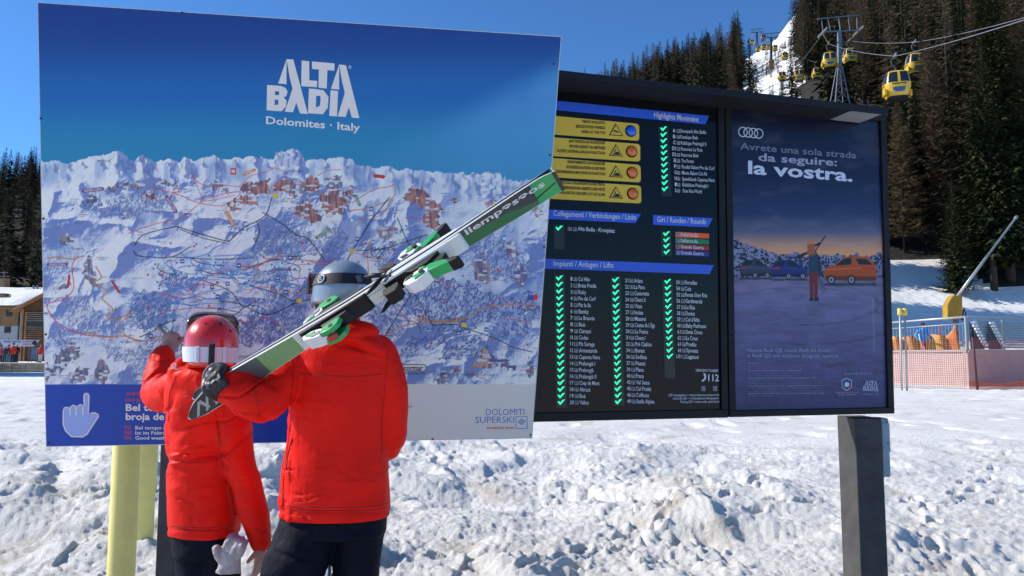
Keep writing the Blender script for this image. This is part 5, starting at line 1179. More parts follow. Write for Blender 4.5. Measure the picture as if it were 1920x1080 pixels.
seam(jk, [[(548, 822), (541, 850), (537, 880)]], .0028, m_zip, 'pocket_zip')
# trousers
mb = MB(); mb.loft([sec(628, 945, YM, .195, .132), sec(627, 970, YM, .212, .142), sec(624, 1000, YM, .220, .146)], 32, 2.2)
cat_tube(mb, [(q(577, 1000, YM - .02), .118), (q(548, 1080, YM - .06), .124), (q(538, 1180, YM - .09), .098), (q(522, 1290, YM - .06), .090), (q(512, 1375, YM - .04), .092)], 20, 6)
cat_tube(mb, [(q(676, 1000, YM + .02), .102), (q(666, 1080, YM + .03), .094), (q(662, 1180, YM + .04), .090), (q(664, 1280, YM + .05), .086), (q(668, 1355, YM + .06), .090)], 20, 6)
me = remesh(mb, .0095, 6); fin(me, 'trousers', m_trs, pm, lambda co, no: folds(co, .007, 8, 9, 45) - crease(co, .012, 9, 240))
for px, py, Y, dx in ((508, 1405, YM - .04, -.04), (668, 1392, YM + .06, .03)):
    mb = MB(); c = q(px, 1300, Y); c.z = 0; mb.loft([((c.x + dx, Y + .06, .0), (.058, 0, 0), (0, .16, 0)), ((c.x + dx, Y + .06, .05), (.058, 0, 0), (0, .16, 0)), ((c.x + dx * .8, Y + .03, .10), (.056, 0, 0), (0, .12, 0)), ((c.x + dx * .4, Y + .01, .19), (.058, 0, 0), (0, .085, 0)), ((c.x, Y, .30), (.066, 0, 0), (0, .085, 0))], 20, 2.6)
    bt = mb.build('ski_boot', m_boot, pm, True)
    for z_ in (.10, .16, .24): k = MB(); k.box((c.x + dx * .5 + .062, Y + .02, z_), (.006, .03, .008)); k.build('buckle', m_bootw, bt)
# body: one continuous figure inside the clothes
FD = Vector((-.86, .50, 0)).normalized(); SD = Vector((FD.y, -FD.x, 0)); HC = q(639, 541, YM - .015)
def head(mb, HC, FD, k=1):
    SD = Vector((FD.y, -FD.x, 0)); U = Vector((0, 0, 1)); C = HC - U * .035
    mb.ell(C + U * .02, FD * .092 * k, SD * .074 * k, U * .10 * k, 20, 14); mb.ell(C - U * .055 + FD * .028, FD * .058 * k, SD * .052 * k, U * .062 * k, 16, 10)
    mb.ell(C - U * .012 + FD * .094, FD * .020, SD * .012, U * .020, 10, 8); mb.ell(C - U * .050 + FD * .080, FD * .012, SD * .024, U * .007, 10, 6); mb.ell(C - U * .092 + FD * .066, FD * .02, SD * .022, U * .016, 10, 6)
    for s_ in (-1, 1): mb.ell(C + SD * .074 * s_ - U * .005, FD * .018, SD * .007, U * .030, 10, 8); mb.ell(C + FD * .084 + SD * .030 * s_ + U * .020, FD * .010, SD * .016, U * .010, 8, 6)
mb = MB(); man_torso(mb, .80, 10); head(mb, HC, FD)
cat_tube(mb, [(q(641, 612, YM), .058), (q(640, 575, YM - .01), .056)], 14, 4)
cat_tube(mb, [(p, r * .55) for p, r in LA] + [(q(398, 700, YM - .19), .026)], 12, 4); cat_tube(mb, [(p, r * .55) for p, r in RA] + [(q(690, 848, YM + .26), .028)], 12, 4)
cat_tube(mb, [(q(585, 990, YM), .09), (q(538, 1180, YM - .09), .062), (q(512, 1370, YM - .04), .045)], 12, 5); cat_tube(mb, [(q(668, 990, YM), .085), (q(662, 1180, YM + .04), .06), (q(668, 1350, YM + .06), .045)], 12, 5)
hb = hand_mesh(q(684, 850, YM + .30), Vector((-.8, .6, -.1)), Vector((0, .3, 1)), Vector((-.3, -.6, .3)), (.5, .5, .5, .5)); mb.add(hb.v, hb.f)
SKA = None
me = remesh(mb, .0062, 4); fin(me, 'body', m_skin, pm)

def helmet(par, HC, FD, U, hl, hw, hh, low, mshell, band, mband, ext, mg, gz, ga, glift, ear=None, mpad=m_blackp):
    FD = FD.normalized(); SD = FD.cross(U).normalized()
    h = thing if False else None
    def ring(z, k=1.0, n=48, ang=None, push=0.):
        t = z / (hh if z > 0 else hh * 1.9); f = math.sqrt(max(0, 1 - t * t)) * k
        out = []
        rng_ = [2 * math.pi * i / n for i in range(n)] if ang is None else [ang[0] + (ang[1] - ang[0]) * i / n for i in range(n + 1)]
        for w in rng_: out.append(HC + FD * (math.cos(w) * (hl * f + push)) + SD * (math.sin(w) * (hw * f + push)) + U * z)
        return out
    mb = MB(); zs = [low + (hh - low) * (1 - math.cos(math.pi / 2 * i / 13)) if False else low + (hh * .997 - low) * math.sin(math.pi / 2 * i / 14) for i in range(15)]
    V = []; Fc = []; n = 48
    for z in zs: V += ring(z)
    for i in range(len(zs) - 1):
        for k in range(n): Fc.append((i * n + k, i * n + (k + 1) % n, (i + 1) * n + (k + 1) % n, (i + 1) * n + k))
    V.append(HC + U * hh); Fc += [((len(zs) - 1) * n + k, (len(zs) - 1) * n + (k + 1) % n, len(V) - 1) for k in range(n)]
    k0 = len(V); inn = ring(low, .90); V += [p + U * .004 for p in inn]; Fc += [(k, k0 + k, k0 + (k + 1) % n, (k + 1) % n) for k in range(n)]
    V.append(HC + U * low * .3); Fc += [(k0 + k, len(V) - 1, k0 + (k + 1) % n) for k in range(n)]
    mb.add(V, Fc); sh = mb.build('helmet', mshell, par, True)
    # strap round the shell
    z0, z1 = band; V = []; Fc = []
    for z, pu in ((z0, .001), (z0, .005), (z1, .005), (z1, .001)): V += ring(z, 1, 48, None, pu)
    for i in range(3):
        for k in range(48): Fc.append((i * 48 + k, i * 48 + (k + 1) % 48, (i + 1) * 48 + (k + 1) % 48, (i + 1) * 48 + k))
    mb = MB(); mb.add(V, Fc); shade_auto(mb.build('goggle_strap', mband, sh), 50)
    # goggles pushed to the front of the shell
    a0, a1 = -ga, ga; V = []; Fc = []; zz = [gz[0] + (gz[1] - gz[0]) * i / 8 for i in range(9)]; m_ = 24
    for z in zz:
        kk = 1 - ((z - (gz[0] + gz[1]) / 2) / ((gz[1] - gz[0]) * .9)) ** 2
        for w_ in range(m_ + 1):
            w = a0 + (a1 - a0) * w_ / m_; ed = 1 - (w / ga) ** 4 * .4
            V.append(HC + FD * (math.cos(w) * (hl + glift) * (.90 + .10 * kk)) + SD * (math.sin(w) * (hw + glift) * (.92 + .08 * kk)) + U * ((z - gz[0]) * ed + gz[0]))
    for i in range(8):
        for k in range(m_): Fc.append((i * (m_ + 1) + k, i * (m_ + 1) + k + 1, (i + 1) * (m_ + 1) + k + 1, (i + 1) * (m_ + 1) + k))
    nb = len(V); V2 = [HC + (p - HC) * .90 for p in V]; Fc2 = [tuple(nb + i for i in f[::-1]) for f in Fc]
    edge = [k for k in range(m_ + 1)] + [(i + 1) * (m_ + 1) + m_ for i in range(8)] + [8 * (m_ + 1) + k for k in range(m_ - 1, -1, -1)] + [i * (m_ + 1) for i in range(7, 0, -1)]
    Fe = [(edge[i], nb + edge[i], nb + edge[(i + 1) % len(edge)], edge[(i + 1) % len(edge)]) for i in range(len(edge))]
    mb = MB(); mb.add(V + V2, Fc + Fc2 + Fe); mb.build('goggles', mg, sh, True)
    return sh, ring, SD
U_M = Vector((.10, -.06, 1)).normalized()
sh, ringM, SDm = helmet(pm, q(641, 546, YM - .02), FD, U_M, .132, .112, .128, -.060, m_hsil, (.022, .066), m_strap, 0, m_lens, (-.015, .085), .85, .022)
mb = MB(); hcM = q(641, 546, YM - .02); mb.ell(hcM + FD * .008 - SDm * 0 - U_M * .095 + Vector((-.03, -.075, 0)), FD * .055, SDm * .014, U_M * .058, 16, 10); mb.build('ear_pad', m_blackp, sh, True)
mb = MB(); mb.ell(hcM + FD * .01 - U_M * .095 - Vector((-.02, -.078, 0)), FD * .055, SDm * .014, U_M * .058, 16, 10); mb.build('ear_pad', m_blackp, sh, True)
def ontop(par, HC, FD, U, w, z, hl, hw, push, size, m, name, n=6, asp=1.0, hh=.128):
    SD = FD.cross(U).normalized(); t = z / (hh if z > 0 else hh * 1.9); f = math.sqrt(1 - t * t)
    c = HC + FD * (math.cos(w) * (hl * f + push)) + SD * (math.sin(w) * (hw * f + push)) + U * z; no = (FD * math.cos(w) / hl + SD * math.sin(w) / hw + U * (t / hh * .9)).normalized(); e1 = no.cross(U).normalized(); e2 = e1.cross(no)
    V = [c + (e1 * math.cos(2 * math.pi * k / n + .5) * asp + e2 * math.sin(2 * math.pi * k / n + .5)) * size for k in range(n)]; mb = MB(); mb.prism([v - no * .002 for v in V], no * .0035); return mb.build(name, m, par), c, no, e1, e2
mb = MB(); cat_tube(mb, [(q(636, 612, YM - .01), .078), (q(628, 592, YM - .02), .080), (q(624, 574, YM - .02), .074)], 20, 4); mb.build('neck_warmer', m_strap, pm, True)
mb = MB(); mb.ell(q(604, 584, YM - .07), Vector((.026, 0, 0)), Vector((0, .03, 0)), Vector((.012, 0, .052)), 16, 10); mb.build('chin_strap_pad', m_blackp, pm, True)
wl = None
best = None
for i in range(180):    # the emblem sits on the strap near the goggles on the side we see
    w = i * math.pi / 90
    c = hcM + FD * math.cos(w) * .132 + SDm * math.sin(w) * .112 + U_M * .044; px, py = project(np.array(c)); 
    if c.y < YM - .03 and (best is None or abs(px - 602) < best[0]): best = (abs(px - 602), w)
ontop(sh, hcM, FD, U_M, best[1], .044, .132, .112, .007, .0195, m_strapw, 'strap_emblem', 7)
em, c_, n_, e1_, e2_ = ontop(sh, hcM, FD, U_M, best[1], .044, .132, .112, .0085, .0150, m_strap, 'strap_emblem', 7)
for s_ in (-1, 0, 1): mb = MB(); mb.box(c_ + e1_ * .0055 * s_ + n_ * .003, (.0015, .0015, .009)); mb.build('strap_emblem', m_strapw, sh)
for i in range(180):
    w = i * math.pi / 90; c = hcM + FD * math.cos(w) * .132 + SDm * math.sin(w) * .112 + U_M * .044; px, py = project(np.array(c))
    if c.y < YM - .02 and abs(px - 674) < 2.0: best = (0, w)
ontop(sh, hcM, FD, U_M, best[1], .042, .132, .112, .012, .021, m_greyp, 'strap_clip', 4, .7)
# --------------------------------------------------------- smaller person
YW = 3.42
pw = thing('person', 'smaller person in a red ski jacket and red helmet pointing at the map', 'person', (q(385, 1200, YW).x, YW, 0))
yw = -.10
def wsec(px, py, hw, b, Y=YW): return sec(px, py, Y, hw, b, yw)
def w_torso(mb, k=1.0, dz=0):
    mb.loft([wsec(384, 1001 - dz, .150 * k, .130 * k), wsec(384, 970, .154 * k, .132 * k), wsec(380, 920, .147 * k, .126 * k), wsec(377, 870, .143 * k, .118 * k), wsec(376, 825, .146 * k, .118 * k), wsec(380, 785, .162 * k, .126 * k),
             wsec(384, 750, .176 * k, .130 * k), wsec(386, 722, .172 * k, .124 * k), wsec(388, 702, .145 * k, .110 * k), wsec(391, 688, .105 * k, .09 * k), wsec(393, 676, .074 * k, .075 * k), wsec(394, 668, .066 * k, .068 * k)], 32, 2.2)
WL = [(q(332, 726, YW + .02), .076), (q(308, 740, YW + .12), .076), (q(296, 735, YW + .20), .073), (q(299, 700, YW + .30), .066), (q(306, 668, YW + .37), .056)]
WR = [(q(436, 742, YW - .02), .074), (q(438, 800, YW - .04), .078), (q(447, 862, YW - .06), .072), (q(464, 920, YW - .07), .066), (q(480, 975, YW - .07), .058), (q(488, 1016, YW - .06), .044)]
mb = MB(); w_torso(mb); cat_tube(mb, WL, 18, 6); cat_tube(mb, WR, 18, 6)
mb.ell(q(374, 716, YW - .075), Vector((.135, -.02, -.01)), Vector((0, .072, 0)), Vector((-.02, 0, .074)), 24, 14); mb.ell(q(341, 700, YW - .03), Vector((.052, 0, .02)), Vector((0, .07, 0)), Vector((-.012, 0, .066)), 18, 12)
me = remesh(mb, .0062, 9)
def w_disp(co, no):
    px, py = project(co.astype(float)); waist = np.exp(-((py - 872) / 48) ** 2)
    body = (px < 432 - (py - 900) * -.0)
    f = folds(co, .0055, 9, 9, 65) + waist * folds(co, .0105, 5, 24, 75) * body + .8 * folds(co, .006, 15, 12, 85) * (py < 770)
    cinch = -.010 * np.exp(-((py - 858 + (px - 370) * .12) / 5.0) ** 2) * (px < 425); arm = -.010 * np.exp(-((px - (409 + (py - 800) * .19)) / 3.2) ** 2) * (py > 790) * (py < 965) * (no[:, 1] < 0)
    hem = np.exp(-((py - 992) / 4.0) ** 2) * -.004 * (px < 450)
    return f + cinch + arm + hem - crease(co, .011, 9, 220) - waist * crease(co, .014, 13, 230)
jw = fin(me, 'jacket', m_red2, pw, w_disp)
seam(jw, [[(322, 760), (360, 768), (400, 768), (425, 760)], [(404, 775), (412, 830), (424, 900), (440, 960)], [(326, 990), (360, 995), (400, 995), (436, 986)], [(326, 984), (360, 989), (400, 989), (436, 980)], [(316, 862), (350, 868), (390, 866), (416, 858)], [(330, 705), (318, 740), (316, 790)], [(478, 990), (490, 998), (502, 994)], [(276, 672), (300, 678), (322, 674)], [(345, 735), (380, 745), (420, 738)]])
# small white emblem on the collar
m_em = m_white_ink
cE = q(342, 688, YW - .03); best_ = min(jw.data.vertices, key=lambda v: (v.co.y) * .6 + abs(v.co.x - cE.x) * 4 + abs(v.co.z - cE.z) * 4) 
bc = best_.co; mb = MB()
for a, b_ in (((-.012, .0), (.004, .0)), ((.004, .0), (.004, .014)), ((.004, .014), (-.002, .014)), ((-.002, .014), (-.002, -.006)), ((-.002, -.006), (.014, -.010)), ((-.014, -.006), (-.002, -.002))):
    p0 = bc + Vector((a[0], -.008, a[1])); p1 = bc + Vector((b_[0], -.008, b_[1])); mb.tube([p0, p1], .0022, 5)
mb.build('emblem', m_em, jw)
mb = MB(); mb.loft([wsec(385, 975, .132, .112), wsec(386, 1005, .142, .120), wsec(388, 1040, .142, .118)], 28, 2.2)
cat_tube(mb, [(q(367, 1020, YW), .085), (q(370, 1090, YW), .082), (q(372, 1180, YW), .066), (q(366, 1240, YW + .01), .066), (q(362, 1285, YW + .02), .072)], 18, 5)
cat_tube(mb, [(q(413, 1020, YW), .086), (q(414, 1090, YW), .082), (q(414, 1180, YW), .066), (q(416, 1240, YW + .01), .066), (q(420, 1285, YW + .02), .072)], 18, 5)
fin(remesh(mb, .009, 6), 'trousers', m_trs2, pw, lambda co, no: folds(co, .006, 9, 9, 95))
for px, Y in ((362, YW + .02), (421, YW + .02)):
    mb = MB(); c = q(px, 1250, Y); mb.loft([((c.x, Y + .05, .0), (.050, 0, 0), (0, .14, 0)), ((c.x, Y + .05, .05), (.050, 0, 0), (0, .14, 0)), ((c.x, Y + .03, .10), (.050, 0, 0), (0, .10, 0)), ((c.x, Y, .27), (.056, 0, 0), (0, .072, 0))], 20, 2.6)
    bt = mb.build('ski_boot', m_boot, pw, True)
    for z_ in (.10, .16, .22): k = MB(); k.box((c.x + .054, Y + .01, z_), (.005, .026, .007)); k.build('buckle', m_bootw, bt)
FW = Vector((-.36, .93, 0)).normalized(); UW = Vector((0, .06, 1)).normalized(); HW = q(397, 643, YW - .02)
mb = MB(); w_torso(mb, .80, 10); head(mb, q(397, 650, YW - .01), FW, .95); cat_tube(mb, [(q(393, 700, YW), .052), (q(394, 665, YW), .050)], 14, 4)
tip = Vector(q(296.5, 612, 3.975)); wr = q(313, 655, YW + .385)
cat_tube(mb, [(p, r * .55) for p, r in WL] + [(wr, .027)], 12, 4); cat_tube(mb, [(p, r * .55) for p, r in WR] + [(q(489, 1032, YW - .06), .024)], 12, 4)
cat_tube(mb, [(q(367, 1010, YW), .065), (q(372, 1180, YW), .048), (q(362, 1280, YW + .02), .036)], 12, 5); cat_tube(mb, [(q(413, 1010, YW), .065), (q(414, 1180, YW), .048), (q(420, 1280, YW + .02), .036)], 12, 5)
# pointing hand: palm, straight index finger to the map, three curled fingers, thumb away to the right
pc = q(317, 638, YW + .44)
mb.ell(pc, Vector((.040, 0, .008)), Vector((0, .019, .004)), Vector((-.008, 0, .044)), 16, 12); mb.ell(pc - Vector((0, .02, .035)), Vector((.031, 0, 0)), Vector((0, .020, 0)), Vector((0, 0, .03)), 14, 8)
ib = pc + Vector((-.022, .012, .028)); cat_tube(mb, [(ib - Vector((-.004, .01, .02)), .0115), (ib, .0108), (ib.lerp(tip, .42), .0100), (ib.lerp(tip, .75), .0092), (tip, .0082)], 12, 4)
for i in range(3):
    b0 = pc + Vector((-.004 + .0165 * i, .010, .034 - .006 * i)); cat_tube(mb, [(b0 - Vector((0, 0, .012)), .0105), (b0 + Vector((0, .016, .010)), .0105), (b0 + Vector((0, .036, -.008)), .0098), (b0 + Vector((0, .028, -.028)), .0090)], 10, 3)
tb = pc + Vector((.030, .0, -.026)); te = q(346, 632, YW + .50); cat_tube(mb, [(tb, .0150), (tb.lerp(te, .5) - Vector((0, 0, .004)), .0120), (te, .0095)], 12, 4)
# hanging hand
hc = q(489, 1043, YW - .06); hm = hand_mesh(hc, Vector((-.10, .05, -1)), Vector((.9, -.4, 0)), Vector((-.3, -.9, .1)), (.25, .3, .32, .36), .165, .075); mb.add(hm.v, hm.f)
fin(remesh(mb, .0050, 3), 'body', m_skin, pw)
sh2, ringW, SDw = helmet(pw, HW, FW, UW, .134, .118, .128, -.112, m_hred, (-.086, -.020), m_strapw, 0, m_lensb, (.020, .150), .95, .026)
for w, z in ((2.75, .085), (3.45, .082), (3.95, .055), (2.35, .055)): ontop(sh2, HW, FW, UW, w, z, .134, .118, -.001, .0062, m_blackp, 'vent', 10, 1.0)
best = min(range(360), key=lambda i: (HW + FW * math.cos(math.radians(i)) * .134 + SDw * math.sin(math.radians(i)) * .118).y)
c_ = HW - FW * .140; 
cp_ = MB(); cp_.bevbox(HW - FW * .1385 + UW * -.052 + SDw * .004, (.0105, .0105, .047), .003); clip = cp_.build('strap_clip', m_strap, sh2)
for z_ in (-.028, -.042, -.056, -.07): k = MB(); s_ = 1 if int(z_ * 1000) % 4 else -1; k.tube([HW - FW * .1432 + UW * (z_ - .005) - SDw * .004, HW - FW * .1432 + UW * (z_ + .006) + SDw * .010], .0018, 5); k.build('clip_mark', m_strapw, sh2)
for sx in (-.052, .058):
    k = MB(); k.bevbox(HW - FW * .124 + UW * -.053 + SDw * sx, (.008, .006, .036), .002); k.build('strap_buckle', m_strapw, sh2)
# white glove hanging at the hip pocket
gl = thing('glove', 'crumpled white leather glove tucked into the hip pocket of the smaller person', 'glove', (q(432, 1030, 3.26).x, 3.26, .7))
gc_ = q(433, 1041, 3.265); hm = hand_mesh(gc_, Vector((.35, -.10, 1)), Vector((-.1, -1, 0)), Vector((-1, .1, .2)), (.55, .75, .6, .5), .150, .088, .0150, Vector((-.55, -.35, .85)), (1, .95, .85, .8), fat=1.15)
hm.loft([(gc_ + Vector((-.012, 0, -.075)), (.052, 0, 0), (0, .022, 0)), (gc_ + Vector((-.004, 0, -.03)), (.044, 0, 0), (0, .022, 0)), (gc_ + Vector((0, 0, .01)), (.042, 0, 0), (0, .02, 0))], 20)
fin(remesh(hm, .0042, 2), 'leather', m_glove, gl, lambda co, no: folds(co, .0035, 40, 40, 105))
# ================================================================== SKIS
TIP, TAIL = q(358, 766, 2.90), q(1047, 334, 2.70)
ax = (TAIL - TIP); SL = ax.length; ax.normalize()
imgp = Vector((ax.z, 0, -ax.x)); imgp = imgp - ax * imgp.dot(ax); imgp.normalize()
NN = (imgp * .60 + Vector((0, -1, 0)) * .80); NN = (NN - ax * NN.dot(ax)).normalized(); SS = ax.cross(NN).normalized()
if SS.z < 0: SS = -SS
print('ski length', SL, 'axis', ax, 'side', SS)
def wid(s):
    t = s / SL; return .44 * np.interp(t, [0, .012, .03, .07, .12, .3, .45, .7, .9, .97, 1.0], [.012, .05, .084, .112, .120, .092, .076, .084, .106, .108, .098])
def gap(s):
    t = s / SL; return .0018 + .004 * math.sin(math.pi * min(1, max(0, (t - .1) / .85))) * 0 + .055 * max(0, 1 - t / .115) ** 1.8 + .012 * max(0, (t - .95) / .05) ** 1.5
def thk(s): t = s / SL; return float(np.interp(t, [0, .08, .4, .6, .95, 1], [.006, .008, .017, .017, .009, .006]))
m_skw = mat('ski_white', (.60, .60, .57), .25, coat=.6, var=.06, vscale=6); m_skd = mat('ski_dark', (.012, .017, .028), .25, coat=.6); m_skg = mat('ski_green', (.012, .30, .075), .25, coat=.6); m_skgd = mat('ski_green_dark', (.012, .10, .035), .3, coat=.4); m_skpg = mat('ski_pale_green', (.15, .28, .10), .3, coat=.4); m_skgr = mat('ski_grey', (.07, .08, .085), .3, coat=.4); m_skb = mat('ski_black', (.008, .008, .010), .25, coat=.5); m_zig = mat('ski_zigzag', (.36, .36, .37), .3)
def sp_(k, s, w, h):     # k=+1 lower ski, -1 upper; w in metres across (towards SS), h above its own top sheet
    return TIP + ax * s + SS * w + NN * k * (gap(s) + thk(s) + h)
def band(k, s0, s1, w0, w1, h, m, name, par, n=10, wf=None):
    V = []; F_ = []
    for i in range(n + 1):
        s = s0 + (s1 - s0) * i / n; W_ = wid(s)
        a, b = (w0, w1) if wf is None else wf(s, W_)
        V += [sp_(k, s, a * W_ if wf is None else a, h), sp_(k, s, b * W_ if wf is None else b, h)]
    for i in range(n): F_.append((2 * i, 2 * i + 1, 2 * i + 3, 2 * i + 2) if k * 1 > 0 else (2 * i, 2 * i + 2, 2 * i + 3, 2 * i + 1))
    mb = MB(); mb.add(V, F_); return mb.build(name, m, par)
def ski(k, label):
    t = thing('ski', label, 'ski', TIP)
    mb = MB(); N_ = 70; V = []; F_ = []
    for i in range(N_ + 1):
        s = SL * i / N_ if i > 6 else SL * (i / 6) ** 1.5 * 6 / N_; W_ = wid(s); g, th = gap(s), thk(s)
        for w, h in ((-W_, 0), (W_, 0), (W_, .0025), (W_ * .985, th), (-W_ * .985, th), (-W_, .0025)): V.append(TIP + ax * s + SS * w + NN * k * (g + h))
    for i in range(N_):
        for j in range(6): a, b = i * 6 + j, i * 6 + (j + 1) % 6; F_.append((a, b, b + 6, a + 6))
    F_ += [(0, 1, 2, 3, 4, 5), tuple(N_ * 6 + j for j in range(6))]
    mb.add(V, F_); core = mb.build('ski_core', m_skw, t); shade_auto(core, 30)
    # black steel edge and base line
    V = []; F_ = []
    for i in range(N_ + 1):
        s = SL * (.005 + .99 * i / N_); W_ = wid(s) + .0012; g = gap(s)
        for w, h in ((-W_, -.0006), (W_, -.0006), (W_, .0030), (-W_, .0030)): V.append(TIP + ax * s + SS * w + NN * k * (g + h))
    for i in range(N_):
        for j in range(4): a, b = i * 4 + j, i * 4 + (j + 1) % 4; F_.append((a, b, b + 4, a + 4))
    mb = MB(); mb.add(V, F_); mb.build('ski_base', m_skb, t)
    R = SL
    band(k, .004, .150, -.93, .93, .0006, m_skb, 'top_sheet', t, 14); band(k, .150, .34, -.95, .95, .0006, m_skgr, 'top_sheet', t, 8); band(k, .34, .50, -.95, .95, .0006, m_skpg, 'top_sheet', t); band(k, .50, 1.10, -.95, .95, .0006, m_skw, 'top_sheet', t)
    for z0, z1, z2 in ((.02, .06, .03), (.055, .10, .06), (.095, .14, .09)):
        mb = MB(); mb.add([sp_(k, z0, -.6 * wid(z0 + .02), .0014), sp_(k, z0 + .012, -.6 * wid(z0 + .02), .0014), sp_(k, z1 + .012, .7 * wid(z1), .0014), sp_(k, z1, .7 * wid(z1), .0014)], [(0, 1, 2, 3)]); mb.add([sp_(k, z1, .7 * wid(z1), .0018), sp_(k, z1 + .012, .7 * wid(z1), .0018), sp_(k, z2 + .05, -.75 * wid(z2), .0018), sp_(k, z2 + .04, -.75 * wid(z2), .0018)], [(0, 1, 2, 3)]); mb.build('zigzag_print', m_zig, t)
    band(k, .53, 1.08, .30, .38, .0010, m_skg, 'green_line', t); band(k, .62, .98, -.55, -.30, .0010, mat('ski_red', (.45, .05, .03), .3), 'red_line', t, 10, lambda s, W_: (-W_ * .6 + (s - .62) * .02, -W_ * .3 - (s - .62) * .03))
    band(k, 1.10, 1.55, -.95, .95, .0006, m_skgd, 'top_sheet', t); band(k, 1.16, 1.55, -.2, .95, .0010, m_skd, 'dark_field', t, 12, lambda s, W_: (W_ * (.75 - (s - 1.16) * 3.4), W_ * .95))
    for j in range(9): band(k, 1.11 + .012 * j, 1.46, 0, 0, .0014, m_skg if j % 2 else m_skgd, 'stripe', t, 8, lambda s, W_, j=j: ((-.90 + .11 * j) * W_, (-.87 + .11 * j) * W_))
    band(k, 1.55, SL - .003, -.95, .95, .0010, m_skg, 'top_sheet', t, 8); band(k, 1.55, SL - .02, 0, 0, .0016, m_skb, 'tail_line', t, 8, lambda s, W_: (-W_ * .45 + (s - 1.55) * .2, -W_ * .32 + (s - 1.55) * .2)); band(k, SL - .014, SL + .001, -1, 1, .0014, m_skb, 'tail_protector', t, 2)
    # name printed along the tail, upside down as carried
    co, fs = text_mesh('llempəsəos', .02); x0, x1 = co[:, 0].min(), co[:, 0].max(); S0, S1 = 1.26, 1.60; hh_ = .021
    V = [sp_(k, S0 + (S1 - S0) * float((c[0] - x0) / (x1 - x0)), wid(S1) * .22 + (float(c[1]) / .64) * hh_, .0018) for c in co]; mb = MB(); mb.add(V, fs); mb.build('lettering', m_skw, t)
    # ---- bindings
    def prof(pts, w0, w1, m, name, s_):
        A = [sp_(k, s_ + a, w0, b) for a, b in pts]; d = SS * (w1 - w0); mb = MB(); mb.prism(A, d); o_ = mb.build(name, m, t); b_ = o_.modifiers.new('b', 'BEVEL'); b_.width = .0035; b_.segments = 3; b_.limit_method = 'ANGLE'; shade_auto(o_, 50); return o_
    sT, sH = .665, 1.045
    prof([(-.14, .001), (.16, .001), (.15, .016), (-.13, .014)], -.036, .036, m_blackp, 'toe_plate', sT); prof([(-.05, .014), (.08, .014), (.065, .030), (.02, .042), (-.04, .040)], -.026, .026, m_blackp, 'toe_body', sT)
    prof([(-.13, .020), (-.125, .048), (-.07, .078), (-.03, .082), (-.035, .045), (-.06, .03), (-.09, .018)], -.026, .026, m_whitep, 'toe_housing', sT)
    for s_ in (-1, 1):
        prof([(-.035, .050), (-.05, .085), (.0, .098), (.03, .084), (.045, .052), (.02, .044)], .012 * s_, .033 * s_, m_green, 'toe_wing', sT)
        c = sp_(k, sT + .0, .034 * s_, .072); mb = MB(); mb.tube([c - SS * .002, c + SS * .002], .009, 10); mb.build('pivot', m_blackp, t)
        prof([(-.10, .045), (-.085, .065), (-.045, .07), (-.05, .05)], .024 * s_, .0285 * s_, m_greyp, 'toe_window', sT)
    prof([(-.02, .088), (-.035, .105), (.0, .11), (.01, .095)], -.012, .012, mat('binding_red', (.4, .03, .02), .4), 'indicator', sT)
    prof([(-.15, .001), (.20, .001), (.19, .015), (-.14, .015)], -.036, .036, m_whitep, 'heel_plate', sH); prof([(-.15, .002), (.10, .002), (.09, .024), (.04, .048), (-.02, .045), (-.05, .020), (-.14, .016)], -.028, .028, m_blackp, 'heel_body', sH)
    prof([(-.055, .052), (-.070, .082), (-.050, .108), (-.01, .118), (.035, .10), (.04, .070), (.0, .05)], -.024, .024, m_whitep, 'heel_housing', sH)
    for s_ in (-1, 1):
        prof([(-.03, .078), (-.02, .105), (.02, .10), (.02, .078)], .023 * s_, .029 * s_, m_green, 'heel_window', sH)
        c = sp_(k, sH + .012, .029 * s_, .083); mb = MB(); mb.tube([c - SS * .004, c + SS * .004], .010, 12); mb.build('pivot', m_blackp, t)
    prof([(-.005, .056), (.03, .092), (.075, .106), (.125, .124), (.132, .110), (.095, .074), (.05, .052)], -.022, .022, m_green, 'heel_lever', sH); prof([(.115, .122), (.150, .134), (.162, .122), (.140, .102), (.108, .090)], -.023, .023, m_blackp, 'lever_tip', sH)
    for s_ in (-1, 1):
        prof([(-.05, .055), (-.06, .075), (-.03, .074), (-.02, .056)], .0235 * s_, .0265 * s_, m_blackp, 'heel_detail', sH); prof([(.0, .052), (.028, .072), (.034, .062), (.02, .050)], .0235 * s_, .0275 * s_, m_green, 'heel_detail', sH)
        prof([(-.115, .026), (-.11, .040), (-.075, .052), (-.07, .036)], .0255 * s_, .0285 * s_, m_green if s_ > 0 else m_greyp, 'toe_detail', sT)
    for a_ in (-.12, .11, -.04): c = sp_(k, sH + a_, 0, .016); mb = MB(); mb.tube([c, c + NN * k * .003], .006, 8); mb.build('screw', m_greyp, t)
    prof([(.02, .03), (.10, .068), (.12, .045), (.08, .018)], -.018, .018, m_blackp, 'heel_spring', sH)
    for s_ in (-1, 1):
        a = sp_(k, sH - .10, .043 * s_, .008); b = sp_(k, sH - .175, .047 * s_, -.062); c = sp_(k, sH - .13, .043 * s_, .03)
        mb = MB(); mb.tube([c, a, b], .0032, 7); mb.build('brake_arm', m_blackp if s_ > 0 else m_whitep, t, True); mb = MB(); mb.loft([(b + (b - a) * .35, SS * .004, ax * .010), (b, SS * .010, ax * .016), (a.lerp(b, .6), SS * .008, ax * .012)], 12); mb.build('brake_pad', m_blackp, t, True)
    mb = MB(); pp = sp_(k, sH - .115, 0, .045); mb.prism([pp + ax * a + NN * k * b for a, b in ((-.035, .0), (.025, .0), (.028, .02), (.01, .046), (-.03, .044), (-.04, .02))], SS * .05); 
    mb2 = MB(); mb2.add([v - SS * .025 for v in mb.v], mb.f); mb2.build('brake_pedal', m_blackp, t)
